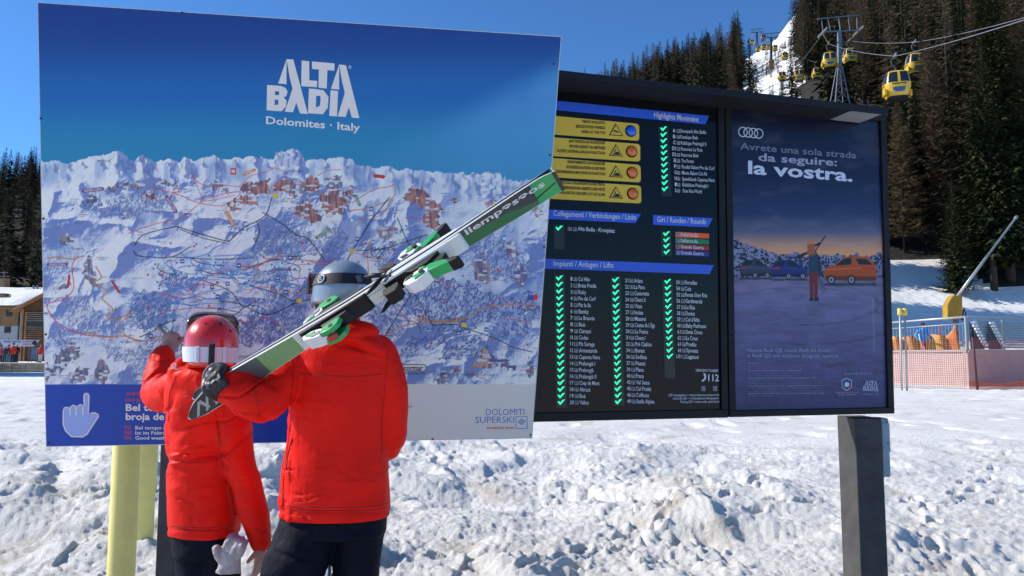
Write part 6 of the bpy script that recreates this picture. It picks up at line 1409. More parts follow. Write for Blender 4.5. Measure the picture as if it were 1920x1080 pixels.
    return t
ski(1, 'lower ski of the carried pair, green tail lettering facing the camera'); ski(-1, 'upper ski of the carried pair, its bindings pointing up')
# glove of the carrying hand, closed round both skis
gp = MB(); g0 = TIP + ax * .165 + SS * .022
wrist = LA[-1][0]; cat_tube(gp, [(wrist, .050), (wrist.lerp(g0 + SS * .05, .45), .044)], 16, 5)
pcg = g0 + SS * .050 + ax * .01; gp.ell(pcg, ax * .050, SS * .022, NN * .046, 18, 12); cat_tube(gp, [(wrist.lerp(pcg, .3), .042), (pcg, .030)], 14, 4)
for i in range(4):
    o_ = g0 + ax * (.035 - .024 * i); R_ = .050
    cat_tube(gp, [(o_ + SS * .050 + NN * .012, .0135), (o_ + SS * .040 + NN * .052, .0135), (o_ + SS * .015 + NN * .056, .0130), (o_ - SS * .018 + NN * .046, .0120), (o_ - SS * .034 + NN * .030, .0110)], 12, 4)
cat_tube(gp, [(pcg + ax * .03, .017), (pcg + ax * .02 - NN * .045 - SS * .02, .015), (g0 + ax * .0 - NN * .058 - SS * .045, .013)], 12, 4)
fin(remesh(gp, .0045, 2), 'glove', m_gloveb, pm, lambda co, no: folds(co, .002, 50, 50, 115))
gp = MB(); d_ = (wrist - pcg).normalized(); c = wrist.lerp(pcg, .42)
for j in range(3): gp2 = None; gp.tube([c + d_ * (.012 * j - .012) + (Vector((0, -1, 0)).cross(d_).normalized() * math.cos(a * .35) + d_.cross(Vector((0, -1, 0)).cross(d_)).normalized() * math.sin(a * .35)) * (.050 - .001 * j) for a in range(19)], .0075, 7)
gp.build('glove_cuff', m_gloveg, pm, True)
# ski pole, seen between the legs
m_alu2 = mat('pole_grey', (.16, .17, .19), .3, .6)
a = q(622, 905, YM + .34); b = q(612, 1290, YM + .14); b.z = .03
pt = thing('ski_pole', 'grey ski pole seen between the legs of the taller person', 'ski pole', (b.x, b.y, 0))
mb = MB(); mb.tube([a, b], [.009, .0065], 10); mb.build('shaft', m_alu2, pt, True); d_ = (a - b).normalized(); mb = MB(); mb.tube([a - d_ * .02, a + d_ * .05, a + d_ * .12], [.014, .017, .019], 12); mb.build('grip', m_blackp, pt, True)
mb = MB(); mb.tube([b + d_ * .07, b + d_ * .08], [.04, .015], 16); mb.build('basket', m_blackp, pt, True)

# ================================================================== CABLE CARS
m_gy = mat('cabin_yellow', (.70, .43, .012), .35, coat=.5, var=.12, vscale=3); m_gg = mat('cabin_glass', (.010, .012, .016), .04, coat=1, spec=.8); m_gd = mat('cabin_dark', (.02, .02, .022), .5); m_gst = mat('galvanised_steel', (.20, .22, .26), .5, .15, var=.2, vscale=2)
m_gstd = mat('dark_steel_far', (.055, .065, .085), .5, .3); m_decal = mat('decal_white', (.62, .64, .68), .4); m_decb = mat('decal_blue', (.03, .08, .20), .4); m_rope = mat('steel_rope', (.30, .30, .31), .4, .5); m_gred = mat('cabin_red_grey', (.30, .20, .20), .35, coat=.5)
GH = [(0, .50), (.05, .70), (.30, .86), (.70, .95), (.95, .985), (1.05, .985), (1.45, .93), (1.80, .84), (1.98, .76), (2.08, .60), (2.13, .30)]
def gp_(z, w, k=1.0):
    r = np.interp(z, [a for a, b in GH], [b for a, b in GH]) * k; c, s_ = math.cos(w), math.sin(w); e = 2 / 3.4
    return Vector((math.copysign(abs(c) ** e, c) * r, math.copysign(abs(s_) ** e, s_) * r, z))
def cabin():
    t = thing('gondola_cabin', 'x', 'gondola', (0, 0, 0))
    mb = MB(); n = 40; V = []; F_ = []
    for z, _ in GH: V += [gp_(z, 2 * math.pi * k / n) for k in range(n)]
    for i in range(len(GH) - 1):
        for k in range(n): F_.append((i * n + k, i * n + (k + 1) % n, (i + 1) * n + (k + 1) % n, (i + 1) * n + k))
    F_ += [tuple(range(n))[::-1], tuple((len(GH) - 1) * n + k for k in range(n))]; mb.add(V, F_); shade_auto(mb.build('shell', m_gy, t), 40)
    for side in range(4):
        for half in (0, 1):
            c = side * math.pi / 2; w0, w1 = (c - .68, c - .022) if half == 0 else (c + .022, c + .68)
            V = []; F_ = []; zs = [1.06, 1.25, 1.5, 1.75, 1.92]
            for z in zs: V += [gp_(z, w0 + (w1 - w0) * i / 5, 1.012) for i in range(6)]
            for i in range(4):
                for k in range(5): F_.append((i * 6 + k, i * 6 + k + 1, (i + 1) * 6 + k + 1, (i + 1) * 6 + k))
            mb = MB(); mb.add(V, F_); mb.build('window', m_gg, t, True)
        mb = MB(); V = []
        for z in (.88, .96): V += [gp_(z, c + (-.33 + .66 * i / 4), 1.015) for i in range(5)]
        mb.add(V, [(k, k + 1, 6 + k, 5 + k) for k in range(4)]); mb.build('vent_slot', m_gd, t)
        mb = MB(); V = []
        for z in (.34, .62): V += [gp_(z, c + (-.24 + .48 * i / 3), 1.02) for i in range(4)]
        mb.add(V, [(k, k + 1, 5 + k, 4 + k) for k in range(3)]); mb.build('decal', m_decal, t)
    mb = MB(); mb.bevbox((-.98, -.55, .36), (.12, .34, .26), .05); mb.build('ski_rack', m_gy, t); mb = MB(); mb.bevbox((.98, .2, .40), (.10, .34, .26), .05); mb.build('ski_rack', m_gy, t)
    mb = MB(); mb.loft([((0, 0, -.10), (.5, 0, 0), (0, .5, 0)), ((0, 0, -.01), (.74, 0, 0), (0, .74, 0)), ((0, 0, .04), (.74, 0, 0), (0, .74, 0))], 24, 3.4); mb.build('bumper', m_gd, t)
    mb = MB(); mb.tube([(-.5, 0, 2.10), (-.48, 0, 2.22), (.48, 0, 2.22), (.5, 0, 2.10)], .035, 8); mb.build('roof_rail', m_gst, t)
    mb = MB(); mb.tube([(0, 0, 2.18), (0, 0, 2.45), (-.28, 0, 2.75), (-.30, 0, 3.15), (-.05, 0, 3.40)], [.06, .06, .05, .05, .05], 8); mb.build('hanger', m_gstd, t)
    mb = MB(); mb.bevbox((0, 0, 3.44), (.10, .34, .09), .03); mb.tube([(0, -.3, 3.50), (0, -.3, 3.60)], .07, 8); mb.tube([(0, .3, 3.50), (0, .3, 3.60)], .07, 8); mb.build('grip', m_gst, t)
    return t
def copy_tree(o, first):
    if first: return o
    r = o.copy(); COL.objects.link(r)
    for c in o.children:
        d = c.copy(); COL.objects.link(d); d.parent = r
    return r
gspec = [ # px, py of the cabin centre, distance, label, yaw
 (1681, 160, 57, 'nearest and largest yellow gondola with a blue name badge, hanging lowest', -.28), (1717, 121, 74, 'second largest yellow gondola, above and right of the nearest one', -.10),
 (1555, 114, 97, 'yellow gondola hanging just left of the big pylon column', -.25), (1593, 105, 108, 'yellow gondola hanging just right of the big pylon column', -.1),
 (1498, 142, 138, 'yellow gondola halfway between the big pylon and the lattice pylon, lower left', -.3), (1531, 137, 156, 'yellow gondola between the big pylon and the trees, right of a slightly larger one', -.1),
 (1466, 143, 178, 'yellow gondola low over the snow strip, right of the lattice pylon legs', -.3), (1446, 120, 218, 'yellow gondola in front of the lattice pylon mast', -.3), (1471, 105, 212, 'yellow gondola right of the lattice pylon over the snow strip', -.1),
 (1432, 88, 262, 'yellow gondola left of the lattice pylon mast at the top of the strip', -.3), (1453, 90, 270, 'yellow gondola just right of the lattice pylon mast', -.1), (1421, 92, 290, 'yellow gondola at the foot of the farthest pylon', -.3), (1441, 88, 300, 'small yellow gondola touching the lattice pylon mast on its left', -.1),
 (1431, 71, 262, 'pale reddish grey gondola under the lattice pylon arm', -.1), (1410, 79, 330, 'farthest yellow gondola against the sky left of the last pylon', -.2)]
proto = cabin(); GR = []
first = True
for i, (px, py, Y, lb, yaw) in enumerate(gspec):
    o = copy_tree(proto, first); c = q(px, py, Y); o.location = (c.x, c.y, c.z - 1.08); o.rotation_euler.z = yaw + random.uniform(-.05, .05); o['label'] = lb; o['group'] = 'gondolas of the cable car'; first = False
    GR.append(Vector((c.x, c.y, c.z - 1.08 + 3.44)))
    if i == 13:
        for ch in o.children:
            if ch.name.startswith(('shell', 'ski_rack')):
                ch.data = ch.data.copy(); ch.data.materials[0] = m_gred
    if i in (0, 1):    # the badge on the two nearest
        for ch in o.children:
            pass
        tx = 'Boè' if i == 0 else 'ALTA'
        lines = [(tx, .34, .62, .44)] if i == 0 else [('ALTA', .49, .62, .30), ('BADIA', .34, .48, .42)]
        if i == 0:
            mb = MB(); V = []
            for z in (.30, .66): V += [gp_(z, -math.pi / 2 + (-.27 + .54 * k / 3), 1.024) for k in range(4)]
            mb.add(V, [(k, k + 1, 5 + k, 4 + k) for k in range(3)]); b_ = mb.build('name_badge', m_decb, None); b_.parent = o
        for s_, z0, z1, hw_ in lines:
            co, fs = text_mesh(s_, .04); x0, x1, y1 = co[:, 0].min(), co[:, 0].max(), co[:, 1].max()
            V = [Vector((((float(c_[0]) - x0) / (x1 - x0) - .5) * 2 * hw_, -.985 * np.interp(z0, [.3, .7], [.86, .95]) * 1.0 - .03 - .05 * (z0 > .4), z0 + (z1 - z0) * float(c_[1]) / y1)) for c_ in co]
            b_ = link('lettering', mesh('lettering', V, fs, m_decal if i == 0 else m_decb)); b_.parent = o
def pylon(name, label, P, Y, arm, gan, ysol, ybase, bw, m, cw):
    """P(px,py,dy): world point; arm/gan = (x0,x1,y) picture extents"""
    W_ = lambda px, py, dy=0: q(px, py, Y) + Vector((0, dy, 0))
    k = Y / 1400; t = thing(name, label, 'pylon', tuple(W_(P, ybase)), 'pylons of the cable car')
    cx = P; top = arm[2]
    mb = MB(); mb.loft([(W_(cx, ysol), (cw, 0, 0), (0, cw, 0)), (W_(cx, top), (cw * .8, 0, 0), (0, cw * .8, 0))], 4, 2); 
    mb = MB(); mb.prism([W_(cx - cw / k, ysol, -cw), W_(cx + cw / k, ysol, -cw), W_(cx + cw * .8 / k, top, -cw), W_(cx - cw * .8 / k, top, -cw)], (0, 2 * cw, 0)); mb.build('column', m, t)
    r = max(.06, cw * .22)
    for sx in (-1, 1):
        for sy in (-1, 1): mb = MB(); mb.tube([W_(cx + sx * bw, ybase, sy * bw * k), W_(cx + sx * cw / k, ysol, sy * cw)], r * 1.3, 6); mb.build('leg', m, t)
    nn = 5
    for i in range(nn):
        f0, f1 = i / nn, (i + 1) / nn; w = lambda f: bw + (cw / k - bw) * f; y = lambda f: ybase + (ysol - ybase) * f
        for sy in (-1, 1):
            mb = MB(); mb.tube([W_(cx - w(f0), y(f0), sy * w(f0) * k), W_(cx + w(f1), y(f1), sy * w(f1) * k)], r * .7, 5); mb.build('brace', m, t); mb = MB(); mb.tube([W_(cx + w(f0), y(f0), sy * w(f0) * k), W_(cx - w(f1), y(f1), sy * w(f1) * k)], r * .7, 5); mb.build('brace', m, t)
    for (x0, x1, ya, yb), nm, hh in ((arm[:2] + (arm[2], arm[3]), 'cross_arm', 1.6), (gan[:2] + (gan[2], gan[3]), 'gantry_beam', 1.1)):
        mb = MB(); a, b = W_(x0, ya), W_(x1, yb); h_ = Vector((0, 0, r * hh)); mb.prism([a - h_ - Vector((0, r * hh, 0)), b - h_ - Vector((0, r * hh, 0)), b + h_ - Vector((0, r * hh, 0)), a + h_ - Vector((0, r * hh, 0))], (0, 2 * r * hh, 0)); mb.build(nm, m, t)
    ay = lambda x: arm[2] + (arm[3] - arm[2]) * (x - arm[0]) / (arm[1] - arm[0]); gy2 = lambda x: gan[2] + (gan[3] - gan[2]) * (x - gan[0]) / (gan[1] - gan[0])
    Lw = arm[1] - arm[0]
    for fa, fg in ((.03, .10), (.24, .24), (.5, .5), (.76, .72), (.95, .93)):
        xa_, xg = arm[0] + Lw * fa, gan[0] + (gan[1] - gan[0]) * fg; mb = MB(); mb.tube([W_(xa_, ay(xa_)), W_(xg, gy2(xg))], r * (1.3 if fa == .5 else .9), 6); mb.build('strut', m, t)
    for fa in (.02, .98):
        xx = arm[0] + Lw * fa; c = W_(xx, ay(xx) + .5); mb = MB(); mb.bevbox(c, (r * 1.6, 1.6 * min(1, k * 14), r * 1.2), r * .2); mb.build('sheave_frame', m, t)
        for j in range(6):
            mb = MB(); cc = c + Vector((0, (-1.35 + .54 * j) * min(1, k * 14), -r * 1.8)); mb.tube([cc - Vector((.05, 0, 0)), cc + Vector((.05, 0, 0))], .19, 12); mb.build('sheave', m_gst, t, True)
    return W_(arm[0] + Lw * .02, ay(arm[0]) + 3.2 * .07 / k), W_(arm[0] + Lw * .98, ay(arm[1]) + 3.2 * .07 / k)
T1 = pylon('pylon', 'big grey steel pylon with broad crosshead and lattice foot, beside the yellow gondolas', 1574, 101, (1541, 1611, 60, 57), (1532.5, 1612, 35.5, 28), 126, 205, 14.5, m_gst, .26)
T2 = pylon('pylon', 'darker lattice legged pylon standing on the snow strip', 1446, 216, (1436, 1457, 71, 70), (1429.5, 1462, 63.5, 61), 112, 200, 9.5, m_gstd, .30)
T3 = pylon('pylon', 'farthest small pylon against the blue sky', 1419, 305, (1409, 1429, 61.5, 60), (1407.5, 1430, 55.5, 53), 80, 96, 4, m_gstd, .36)
def rope(pts, label, sag=0.):
    P = []
    for a, b in zip(pts[:-1], pts[1:]):
        L_ = (b - a).length
        for k in range(8): f = k / 8; P.append(a.lerp(b, f) - Vector((0, 0, 4 * f * (1 - f) * L_ * .006)))
    P.append(pts[-1]); mb = MB(); mb.tube(P, .030, 6); o = mb.build('haul_rope', m_rope, None, True); tag(o, label, 'cable', 'ropes of the cable car')
far1, far2 = q(1400, 66, 345), q(1402, 64, 345)
rope([q(2350, -90, 26), q(1922, 37, 40), GR[0], GR[2], T1[0], GR[4], GR[6], GR[7], T2[0], GR[9], GR[11], T3[0], GR[14], far1], 'left steel rope carrying the nearest gondola')
rope([q(2350, -95, 30), q(1922, 33, 48), GR[1], GR[3], T1[1], GR[5], GR[8], T2[1], GR[10], GR[12], T3[1], far2], 'right steel rope carrying the second nearest gondola')

# ================================================================== CHALET SIDE (left)
m_wood = mat('larch_boards', (.36, .19, .085), .7, var=.3, vscale=1.5); m_woodd = mat('dark_boards', (.13, .065, .035), .8, var=.3, vscale=1.5); m_plas = mat('white_render', (.50, .50, .50), .8, var=.08); m_wdark = mat('window_dark', (.010, .012, .016), .12); m_tile = mat('roof_boards', (.035, .03, .03), .8)
m_stone = mat('tan_stone', (.42, .36, .27), .85, var=.25, vscale=1.2, bump=.05, bscale=2)
TZ = .82
tr_ = MB(); tr_.box((-62, 96, TZ / 2 - .2), (48, 26, TZ / 2 + .2)); tag(tr_.build('terrace', m_snow_far), kind='structure')
w_ = MB(); w_.box((-62, 69.9, .35), (48, .09, .45)); o = w_.build('retaining_wall', m_stone); tag(o, 'low tan stone wall below the chalet and the crowd', 'wall')
rs = random.Random(5)
def hexa(c, h, j=.15):
    mb = MB(); mb.bevbox(c, h, min(h) * .35); mb.v = [v + Vector((rs.uniform(-j, j) * h[0], rs.uniform(-j, j) * h[1], rs.uniform(-j, j) * h[2])) for v in mb.v]; return mb
x = -52.0
while x < -40:
    wd = rs.uniform(.35, .8)
    for zz in (.17, .52): hexa((x, 69.78, zz + rs.uniform(-.03, .03)), (wd / 2, .07, .16)).build('stone', m_stone, o)
    x += wd + .03
ch = thing('chalet', 'wooden alpine chalet with snow covered roofs at the left edge of the picture', 'house', (q(20, 665, 92).x, 94, TZ))
def X_(px, Y): return q(px, 600, Y).x
def Z_(py, Y): return q(960, py, Y).z
xa1, xa2 = X_(-190, 92), X_(34, 92)
mb = MB(); mb.box(((xa1 + xa2) / 2, 97, (Z_(611, 92) + Z_(574, 92)) / 2), ((xa2 - xa1) / 2, 5, (Z_(574, 92) - Z_(611, 92)) / 2)); mb.build('upper_wall', m_wood, ch)
mb = MB(); mb.box(((xa1 + xa2) / 2, 97, (Z_(611, 92) + TZ) / 2 - .01), ((xa2 - xa1) / 2 + .02, 5.02, (Z_(611, 92) - TZ) / 2)); mb.build('lower_wall', m_plas, ch)
for k in range(60):
    xx = xa1 + (xa2 - xa1) * (k + .5) / 60; mb = MB(); mb.box((xx, 91.99, (Z_(611, 92) + Z_(574, 92)) / 2), ((xa2 - xa1) / 120 - .012, .02, (Z_(574, 92) - Z_(611, 92)) / 2 - .03)); mb.build('board', m_wood, ch)
mb = MB(); mb.box((X_(37.5, 90.5), 91.4, (Z_(573, 91) + TZ) / 2), ((X_(41, 91) - X_(34, 91)) / 2, .5, (Z_(573, 91) - TZ) / 2)); mb.build('corner_pillar', m_plas, ch)
for (a, b, c, d) in ((12.5, 21, 583, 592.5), (11.5, 20, 613.5, 623), (-30, -20, 583, 592.5), (-30, -20, 613, 623)):
    mb = MB(); mb.box(((X_(a, 92) + X_(b, 92)) / 2, 91.93, (Z_(c, 92) + Z_(d, 92)) / 2), ((X_(b, 92) - X_(a, 92)) / 2 + .08, .05, (Z_(c, 92) - Z_(d, 92)) / 2 + .08)); fw = mb.build('window_frame', m_woodd, ch)
    mb = MB(); mb.box(((X_(a, 92) + X_(b, 92)) / 2, 91.86, (Z_(c, 92) + Z_(d, 92)) / 2), ((X_(b, 92) - X_(a, 92)) / 2, .02, (Z_(c, 92) - Z_(d, 92)) / 2)); mb.build('pane', m_wdark, fw)
ez, rz_ = Z_(574.5, 91), Z_(541, 99)
mb = MB(); mb.prism([(xa1 - 1, 90.6, ez), (xa2 + 1.2, 90.6, ez), (xa2 + 3.5, 99, rz_), (xa1 - 1, 99, rz_)], (0, 0, .12)); mb.prism([(xa1 - 1, 99, rz_), (xa2 + 3.5, 99, rz_), (xa2 + 3.5, 106, ez), (xa1 - 1, 106, ez)], (0, 0, .12)); rf = mb.build('roof', m_tile, ch)
def snowslab(P, th, name, par, nx=22, ny=8, seed=1):
    a, b, c, d = (Vector(p) for p in P); V = []
    G_ = np.zeros((ny + 1, nx + 1, 3))
    for j in range(ny + 1):
        for i in range(nx + 1):
            u, v = i / nx, j / ny; p = (a * (1 - u) + b * u) * (1 - v) + (d * (1 - u) + c * u) * v
            ed = min(1, min(u, 1 - u) * 9, min(v, 1 - v) * 6) ** .5; p = p + Vector((0, 0, th * ed * (1 + .25 * float(vn(i * .45, j * .6, None, seed))))); G_[j, i] = p
    return link(name, grid_mesh(name, G_, m_snow_far), par)
snowslab([(xa1 - 1, 90.55, ez + .10), (xa2 + 1.0, 90.55, ez + .10), (xa2 + 3.3, 99, rz_ + .1), (xa1 - 1, 99, rz_ + .1)], .35, 'roof_snow', rf); snowslab([(xa1 - 1, 99, rz_ + .1), (xa2 + 3.3, 99, rz_ + .1), (xa2 + 3.3, 106, ez + .1), (xa1 - 1, 106, ez + .1)], .35, 'roof_snow', rf, seed=2)
for (px, py, w_, h_, Y) in ((31 / 5.4, 562, .45, 1.1, 93.5), (66, 551, .9, .9, 97.5), (3, 533, .8, 1.3, 99)):
    c = q(px, py, Y); mb = MB(); mb.bevbox(c, (w_, .45, h_ * .6), .04); k = mb.build('chimney', m_wood if px < 60 else m_woodd, ch); mb = MB(); mb.bevbox(c + Vector((0, 0, h_ * .6 + .05)), (w_ + .15, .55, .05), .02); mb.build('chimney_cap', m_tile, k)
for px in (62.5, 69.5): c = q(px, 549, 97.4); mb = MB(); mb.tube([c, c + Vector((0, 0, 1.0))], .12, 8); mb.build('flue', m_gst, ch)
c = q(6.5, 535, 98.5); mb = MB(); mb.tube([c, c + Vector((0, 0, 1.9))], .05, 6); mb.tube([c + Vector((-.7, 0, 1.2)), c + Vector((.7, 0, 1.2))], .03, 6); mb.tube([c + Vector((-.5, 0, 1.7)), c + Vector((.5, 0, 1.7))], .03, 6); mb.build('aerial', m_gst, ch)
gw = thing('gabled_house', 'timber gabled building with a slatted glass front, half hidden by the map board', 'house', (X_(80, 88), 92, TZ))
x1_, x2_ = X_(41, 88), X_(165, 88); xm = (x1_ + x2_) / 2; ze, za_ = Z_(580, 88), Z_(545, 88)
mb = MB(); mb.prism([(x1_, 88, TZ), (x2_, 88, TZ), (x2_, 88, ze), (xm, 88, za_), (x1_, 88, ze)], (0, 11, 0)); mb.build('wall', m_woodd, gw)
mb = MB(); mb.box(((X_(43.5, 88)), 87.9, (ze + TZ) / 2), (.12, .1, (ze - TZ) / 2)); mb.build('post', m_wood, gw); mb = MB(); mb.box(((X_(50, 88)), 87.9, (Z_(585, 88) + TZ) / 2), (.10, .1, (Z_(585, 88) - TZ) / 2)); mb.build('post', m_wood, gw)
mb = MB(); mb.box(((X_(66, 88)), 87.93, Z_(602, 88)), (X_(82, 88) - X_(66, 88), .05, (Z_(585, 88) - Z_(637, 88)) / 2 * .62)); mb.build('glazing', m_wdark, gw)
for k in range(14):
    zz = Z_(586 + k * 3.9, 88)
    if k in (5, 6): continue
    mb = MB(); mb.box((X_(67, 88), 87.80, zz), (X_(83, 88) - X_(67, 88), .05, .045)); mb.build('slat', m_wood, gw)
for a, b, s_ in ((x1_, xm, 1), (x2_, xm, 2)):
    ov = -.9 if s_ == 1 else .9; zo = ze - .35
    mb = MB(); mb.prism([(a + ov, 87, zo), (xm, 87, za_ + .02), (xm, 99.5, za_ + .02), (a + ov, 99.5, zo)], (0, 0, .16)); r_ = mb.build('roof', m_wood, gw); snowslab([(a + ov, 86.95, zo + .15), (xm, 86.95, za_ + .17), (xm, 99.5, za_ + .17), (a + ov, 99.5, zo + .15)], .32, 'roof_snow', r_, 12, 12, 5 + s_)
bn = thing('banner', 'long white sponsor banner on posts behind the crowd at the left edge', 'banner', (X_(30, 78), 78, TZ))
mb = MB(); b0, b1 = X_(-60, 78), X_(76, 78); mb.prism([(b0, 78, Z_(650, 78)), (X_(66, 78), 78, Z_(649.5, 78)), (b1, 78, Z_(638, 78)), (b0, 78, Z_(635, 78))], (0, .05, 0)); mb.build('sheet', mat('banner_white', (.60, .60, .68), .6), bn)
mb = MB(); mb.prism([(b0, 77.97, Z_(650, 78)), (X_(8, 78), 77.97, Z_(650, 78)), (X_(1, 78), 77.97, Z_(637, 78)), (b0, 77.97, Z_(636, 78))], (0, .02, 0)); mb.build('blue_field', m_inkb, bn)
class VP:      # simple upright panel
    def __init__(s, Y): s.Y = Y
    def loc(s, px, py): p = q(px, py, s.Y); return p.x, p.z
    def world(s, x, z, d=0): return Vector((x, s.Y - d, z))
vp = VP(78); put_text(vp, 'Consor nal Cor', (6, 642), (40, 642.5), 4, m_inkb, bn, .02, .03)
for a, b, c, d, m_ in ((43, 59, 644.5, 646, m_tagr), (43, 47, 640, 641.5, m_tagr), (49, 53, 640, 641.5, m_ink), (55, 59, 640, 641.5, m_ink)): flatpoly(vp, [(a, d), (b, d), (b, c), (a, c)], m_, bn, 'print', .03)
lx, lz = vp.loc(65, 643); mb = MB(); mb.add([Vector((lx + .25 * math.cos(k * .524), 77.965, lz + .25 * math.sin(k * .524))) for k in range(12)], [tuple(range(12))]); mb.build('print', m_ink, bn)
for px in (-20, 4, 18, 36, 58, 74): mb = MB(); mb.tube([(X_(px, 78.1), 78.1, TZ - .1), (X_(px, 78.1), 78.1, Z_(634, 78))], .04, 6); mb.build('pole', m_greyp, bn)
# people far off
def figure(px, pyfeet, Y, h, cj, ct, ch_, label, group=None, z0=None, pose=0, extra=None):
    p = q(px, 665, Y); z = p.z if z0 is None else z0; s_ = h / 1.78; t = thing('person', label, 'person', (p.x, Y, z), group)
    B = Vector((p.x, Y, z)); v = lambda x, y, zz: B + Vector((x, y, zz)) * s_
    mb = MB(); cat_tube(mb, [(v(-.10, 0, .05), .07 * s_), (v(-.10, .0, .45), .075 * s_), (v(-.08, 0, .85), .10 * s_)], 10, 4); cat_tube(mb, [(v(.10, 0, .05), .07 * s_), (v(.11, -.03, .45), .075 * s_), (v(.08, 0, .85), .10 * s_)], 10, 4)
    tr = MB(); tr.v, tr.f, tr.mi = list(mb.v), list(mb.f), list(mb.mi)
    fin(remesh(tr, .028, 2), 'trousers', ct, t)
    mb = MB(); mb.loft([(v(0, 0, .80), (.19 * s_, 0, 0), (0, .13 * s_, 0)), (v(0, 0, 1.1), (.18 * s_, 0, 0), (0, .12 * s_, 0)), (v(0, 0, 1.38), (.21 * s_, 0, 0), (0, .12 * s_, 0)), (v(0, 0, 1.50), (.10 * s_, 0, 0), (0, .08 * s_, 0))], 16)
    a = .12 * pose; cat_tube(mb, [(v(-.20, 0, 1.40), .065 * s_), (v(-.30 - a, -.02, 1.12), .055 * s_), (v(-.26 - a * .3, -.16, .92), .045 * s_)], 10, 4); cat_tube(mb, [(v(.20, 0, 1.40), .065 * s_), (v(.30, -.02, 1.12), .055 * s_), (v(.27 + a, -.10, .88), .045 * s_)], 10, 4)
    fin(remesh(mb, .026, 2), 'jacket', cj, t)
    mb = MB(); mb.loft([(v(0, 0, .75), (.12 * s_, 0, 0), (0, .09 * s_, 0)), (v(0, 0, 1.45), (.12 * s_, 0, 0), (0, .08 * s_, 0))], 12); cat_tube(mb, [(v(0, 0, 1.45), .05 * s_), (v(0, 0, 1.58), .05 * s_)], 8, 2); mb.ell(v(0, 0, 1.65), (.075 * s_, 0, 0), (0, .095 * s_, 0), (0, 0, .115 * s_)); mb.ell(v(0, -.10, 1.64), (.014, 0, 0), (0, .02, 0), (0, 0, .02), 8, 6)
    for sx in (-1, 1):
        cat_tube(mb, [(v(.17 * sx, 0, 1.38), .04 * s_), (v(.29 * sx, -.02, 1.12), .038 * s_), (v(.27 * sx, -.15, .90), .03 * s_), (v(.265 * sx, -.19, .83), .028 * s_)], 8, 3); cat_tube(mb, [(v(.10 * sx, 0, .75), .06 * s_), (v(.105 * sx, 0, .06), .04 * s_), (v(.105 * sx, -.12, .05), .04 * s_)], 8, 3)
    fin(remesh(mb, .024, 2), 'body', m_skin, t)
    mb = MB(); mb.ell(v(0, .012, 1.70), (.095 * s_, 0, 0), (0, .115 * s_, 0), (0, 0, .095 * s_), 16, 10); mb.build('helmet', ch_, t, True)
    for sx in (-1, 1): mb = MB(); mb.bevbox(v(.105 * sx, -.05, .06), (.055 * s_, .14 * s_, .065 * s_), .02); mb.build('ski_boot', m_boot, t)
    return t
m_c = {'red': mat('cloth_red', (.62, .03, .02), .7), 'teal': mat('cloth_teal', (.03, .25, .27), .7), 'black': mat('cloth_black', (.014, .014, .018), .7), 'navy': mat('cloth_navy', (.02, .035, .09), .7), 'blue': mat('cloth_blue', (.015, .30, .80), .6, var=.3, vscale=6), 'orange': mat('cloth_orange', (.80, .08, .025), .7), 'white': mat('cloth_white', (.6, .6, .62), .6)}
for px, h, cj, ct, chh, lb in ((2, 1.75, 'red', 'black', 'black', 'skier in red jacket at the extreme left edge of the picture'), (9, 1.7, 'navy', 'navy', 'white', 'skier in navy with a pale helmet, second from the left edge'), (16, 1.8, 'navy', 'teal', 'black', 'skier in teal trousers standing in the group'),
                               (24, 1.95, 'red', 'black', 'black', 'tallest skier of the far group, in a red jacket'), (31, 1.85, 'black', 'black', 'white', 'skier all in black with a white helmet, at the right of the group'), (76, 1.8, 'red', 'white', 'red', 'skier in red and white just left of the map board edge')):
    figure(px, 0, 74 + (px % 3) * .5, h, m_c[cj], m_c[ct], m_c[chh], lb, 'skiers standing below the banner', TZ - .02)
pb = thing('poster_stand', 'small picture billboard on legs right of the far skiers', 'billboard', (X_(67, 77), 77, TZ)); mb = MB(); mb.prism([(X_(62, 77), 77, Z_(674, 77)), (X_(73, 77), 77, Z_(674, 77)), (X_(73, 77), 77, Z_(652, 77)), (X_(62, 77), 77, Z_(652, 77))], (0, .08, 0)); mb.build('panel', mat('billboard_blue', (.10, .20, .30), .5, var=.5, vscale=1.2), pb)
for px in (63, 72): mb = MB(); mb.tube([(X_(px, 77.1), 77.12, TZ), (X_(px, 77.1), 77.12, Z_(672, 77))], .04, 6); mb.build('leg', m_greyp, pb)
for i, (x, y, H) in enumerate(((-45.5, 58.5, 19), (-48.5, 62, 21), (-50, 65.5, 20), (-55, 60, 24), (-53, 68, 17))): plant(('S', i % 3), x, y, H, 'unseen spruce beyond the left edge of the picture, added for its shadow', 'unseen shadow trees left of the picture', z=-.1, cap=400)  # unseen trees, added to throw a shadow band over the snow at left

# ================================================================== PLATFORM SIDE (right)
m_conc = mat('pink_concrete', (.48, .33, .31), .85, var=.1, vscale=1.5, bump=.004, bscale=20); m_coping = mat('coping', (.40, .31, .30), .8); m_rail = mat('rail_steel', (.42, .43, .44), .4, .4); m_net = mat('orange_net', (.72, .12, .03), .6); m_netd = mat('dark_red_net', (.10, .02, .022), .6); m_slat = mat('grey_slat', (.24, .28, .29), .6); m_pad = mat('crash_pad', (.42, .24, .012), .6, var=.2, vscale=2); m_fab = mat('barrier_fabric', (.62, .12, .03), .7, alt=(.72, .42, .06), vscale=.9); m_cap = mat('pole_cap', (.70, .52, .10), .5)
YB, YA, YC = 38.0, 47.0, 44.0
Bp = Vector((gx_(1811, YB), YB, 0)); Ap = Vector((gx_(1612, YA), YA, 0)); Cp = Vector((gx_(2050, YC), YC, 0)); ZT = 1.86
plat = thing('platform', 'raised concrete platform with pinkish walls behind the safety nets', 'platform', tuple(Bp))
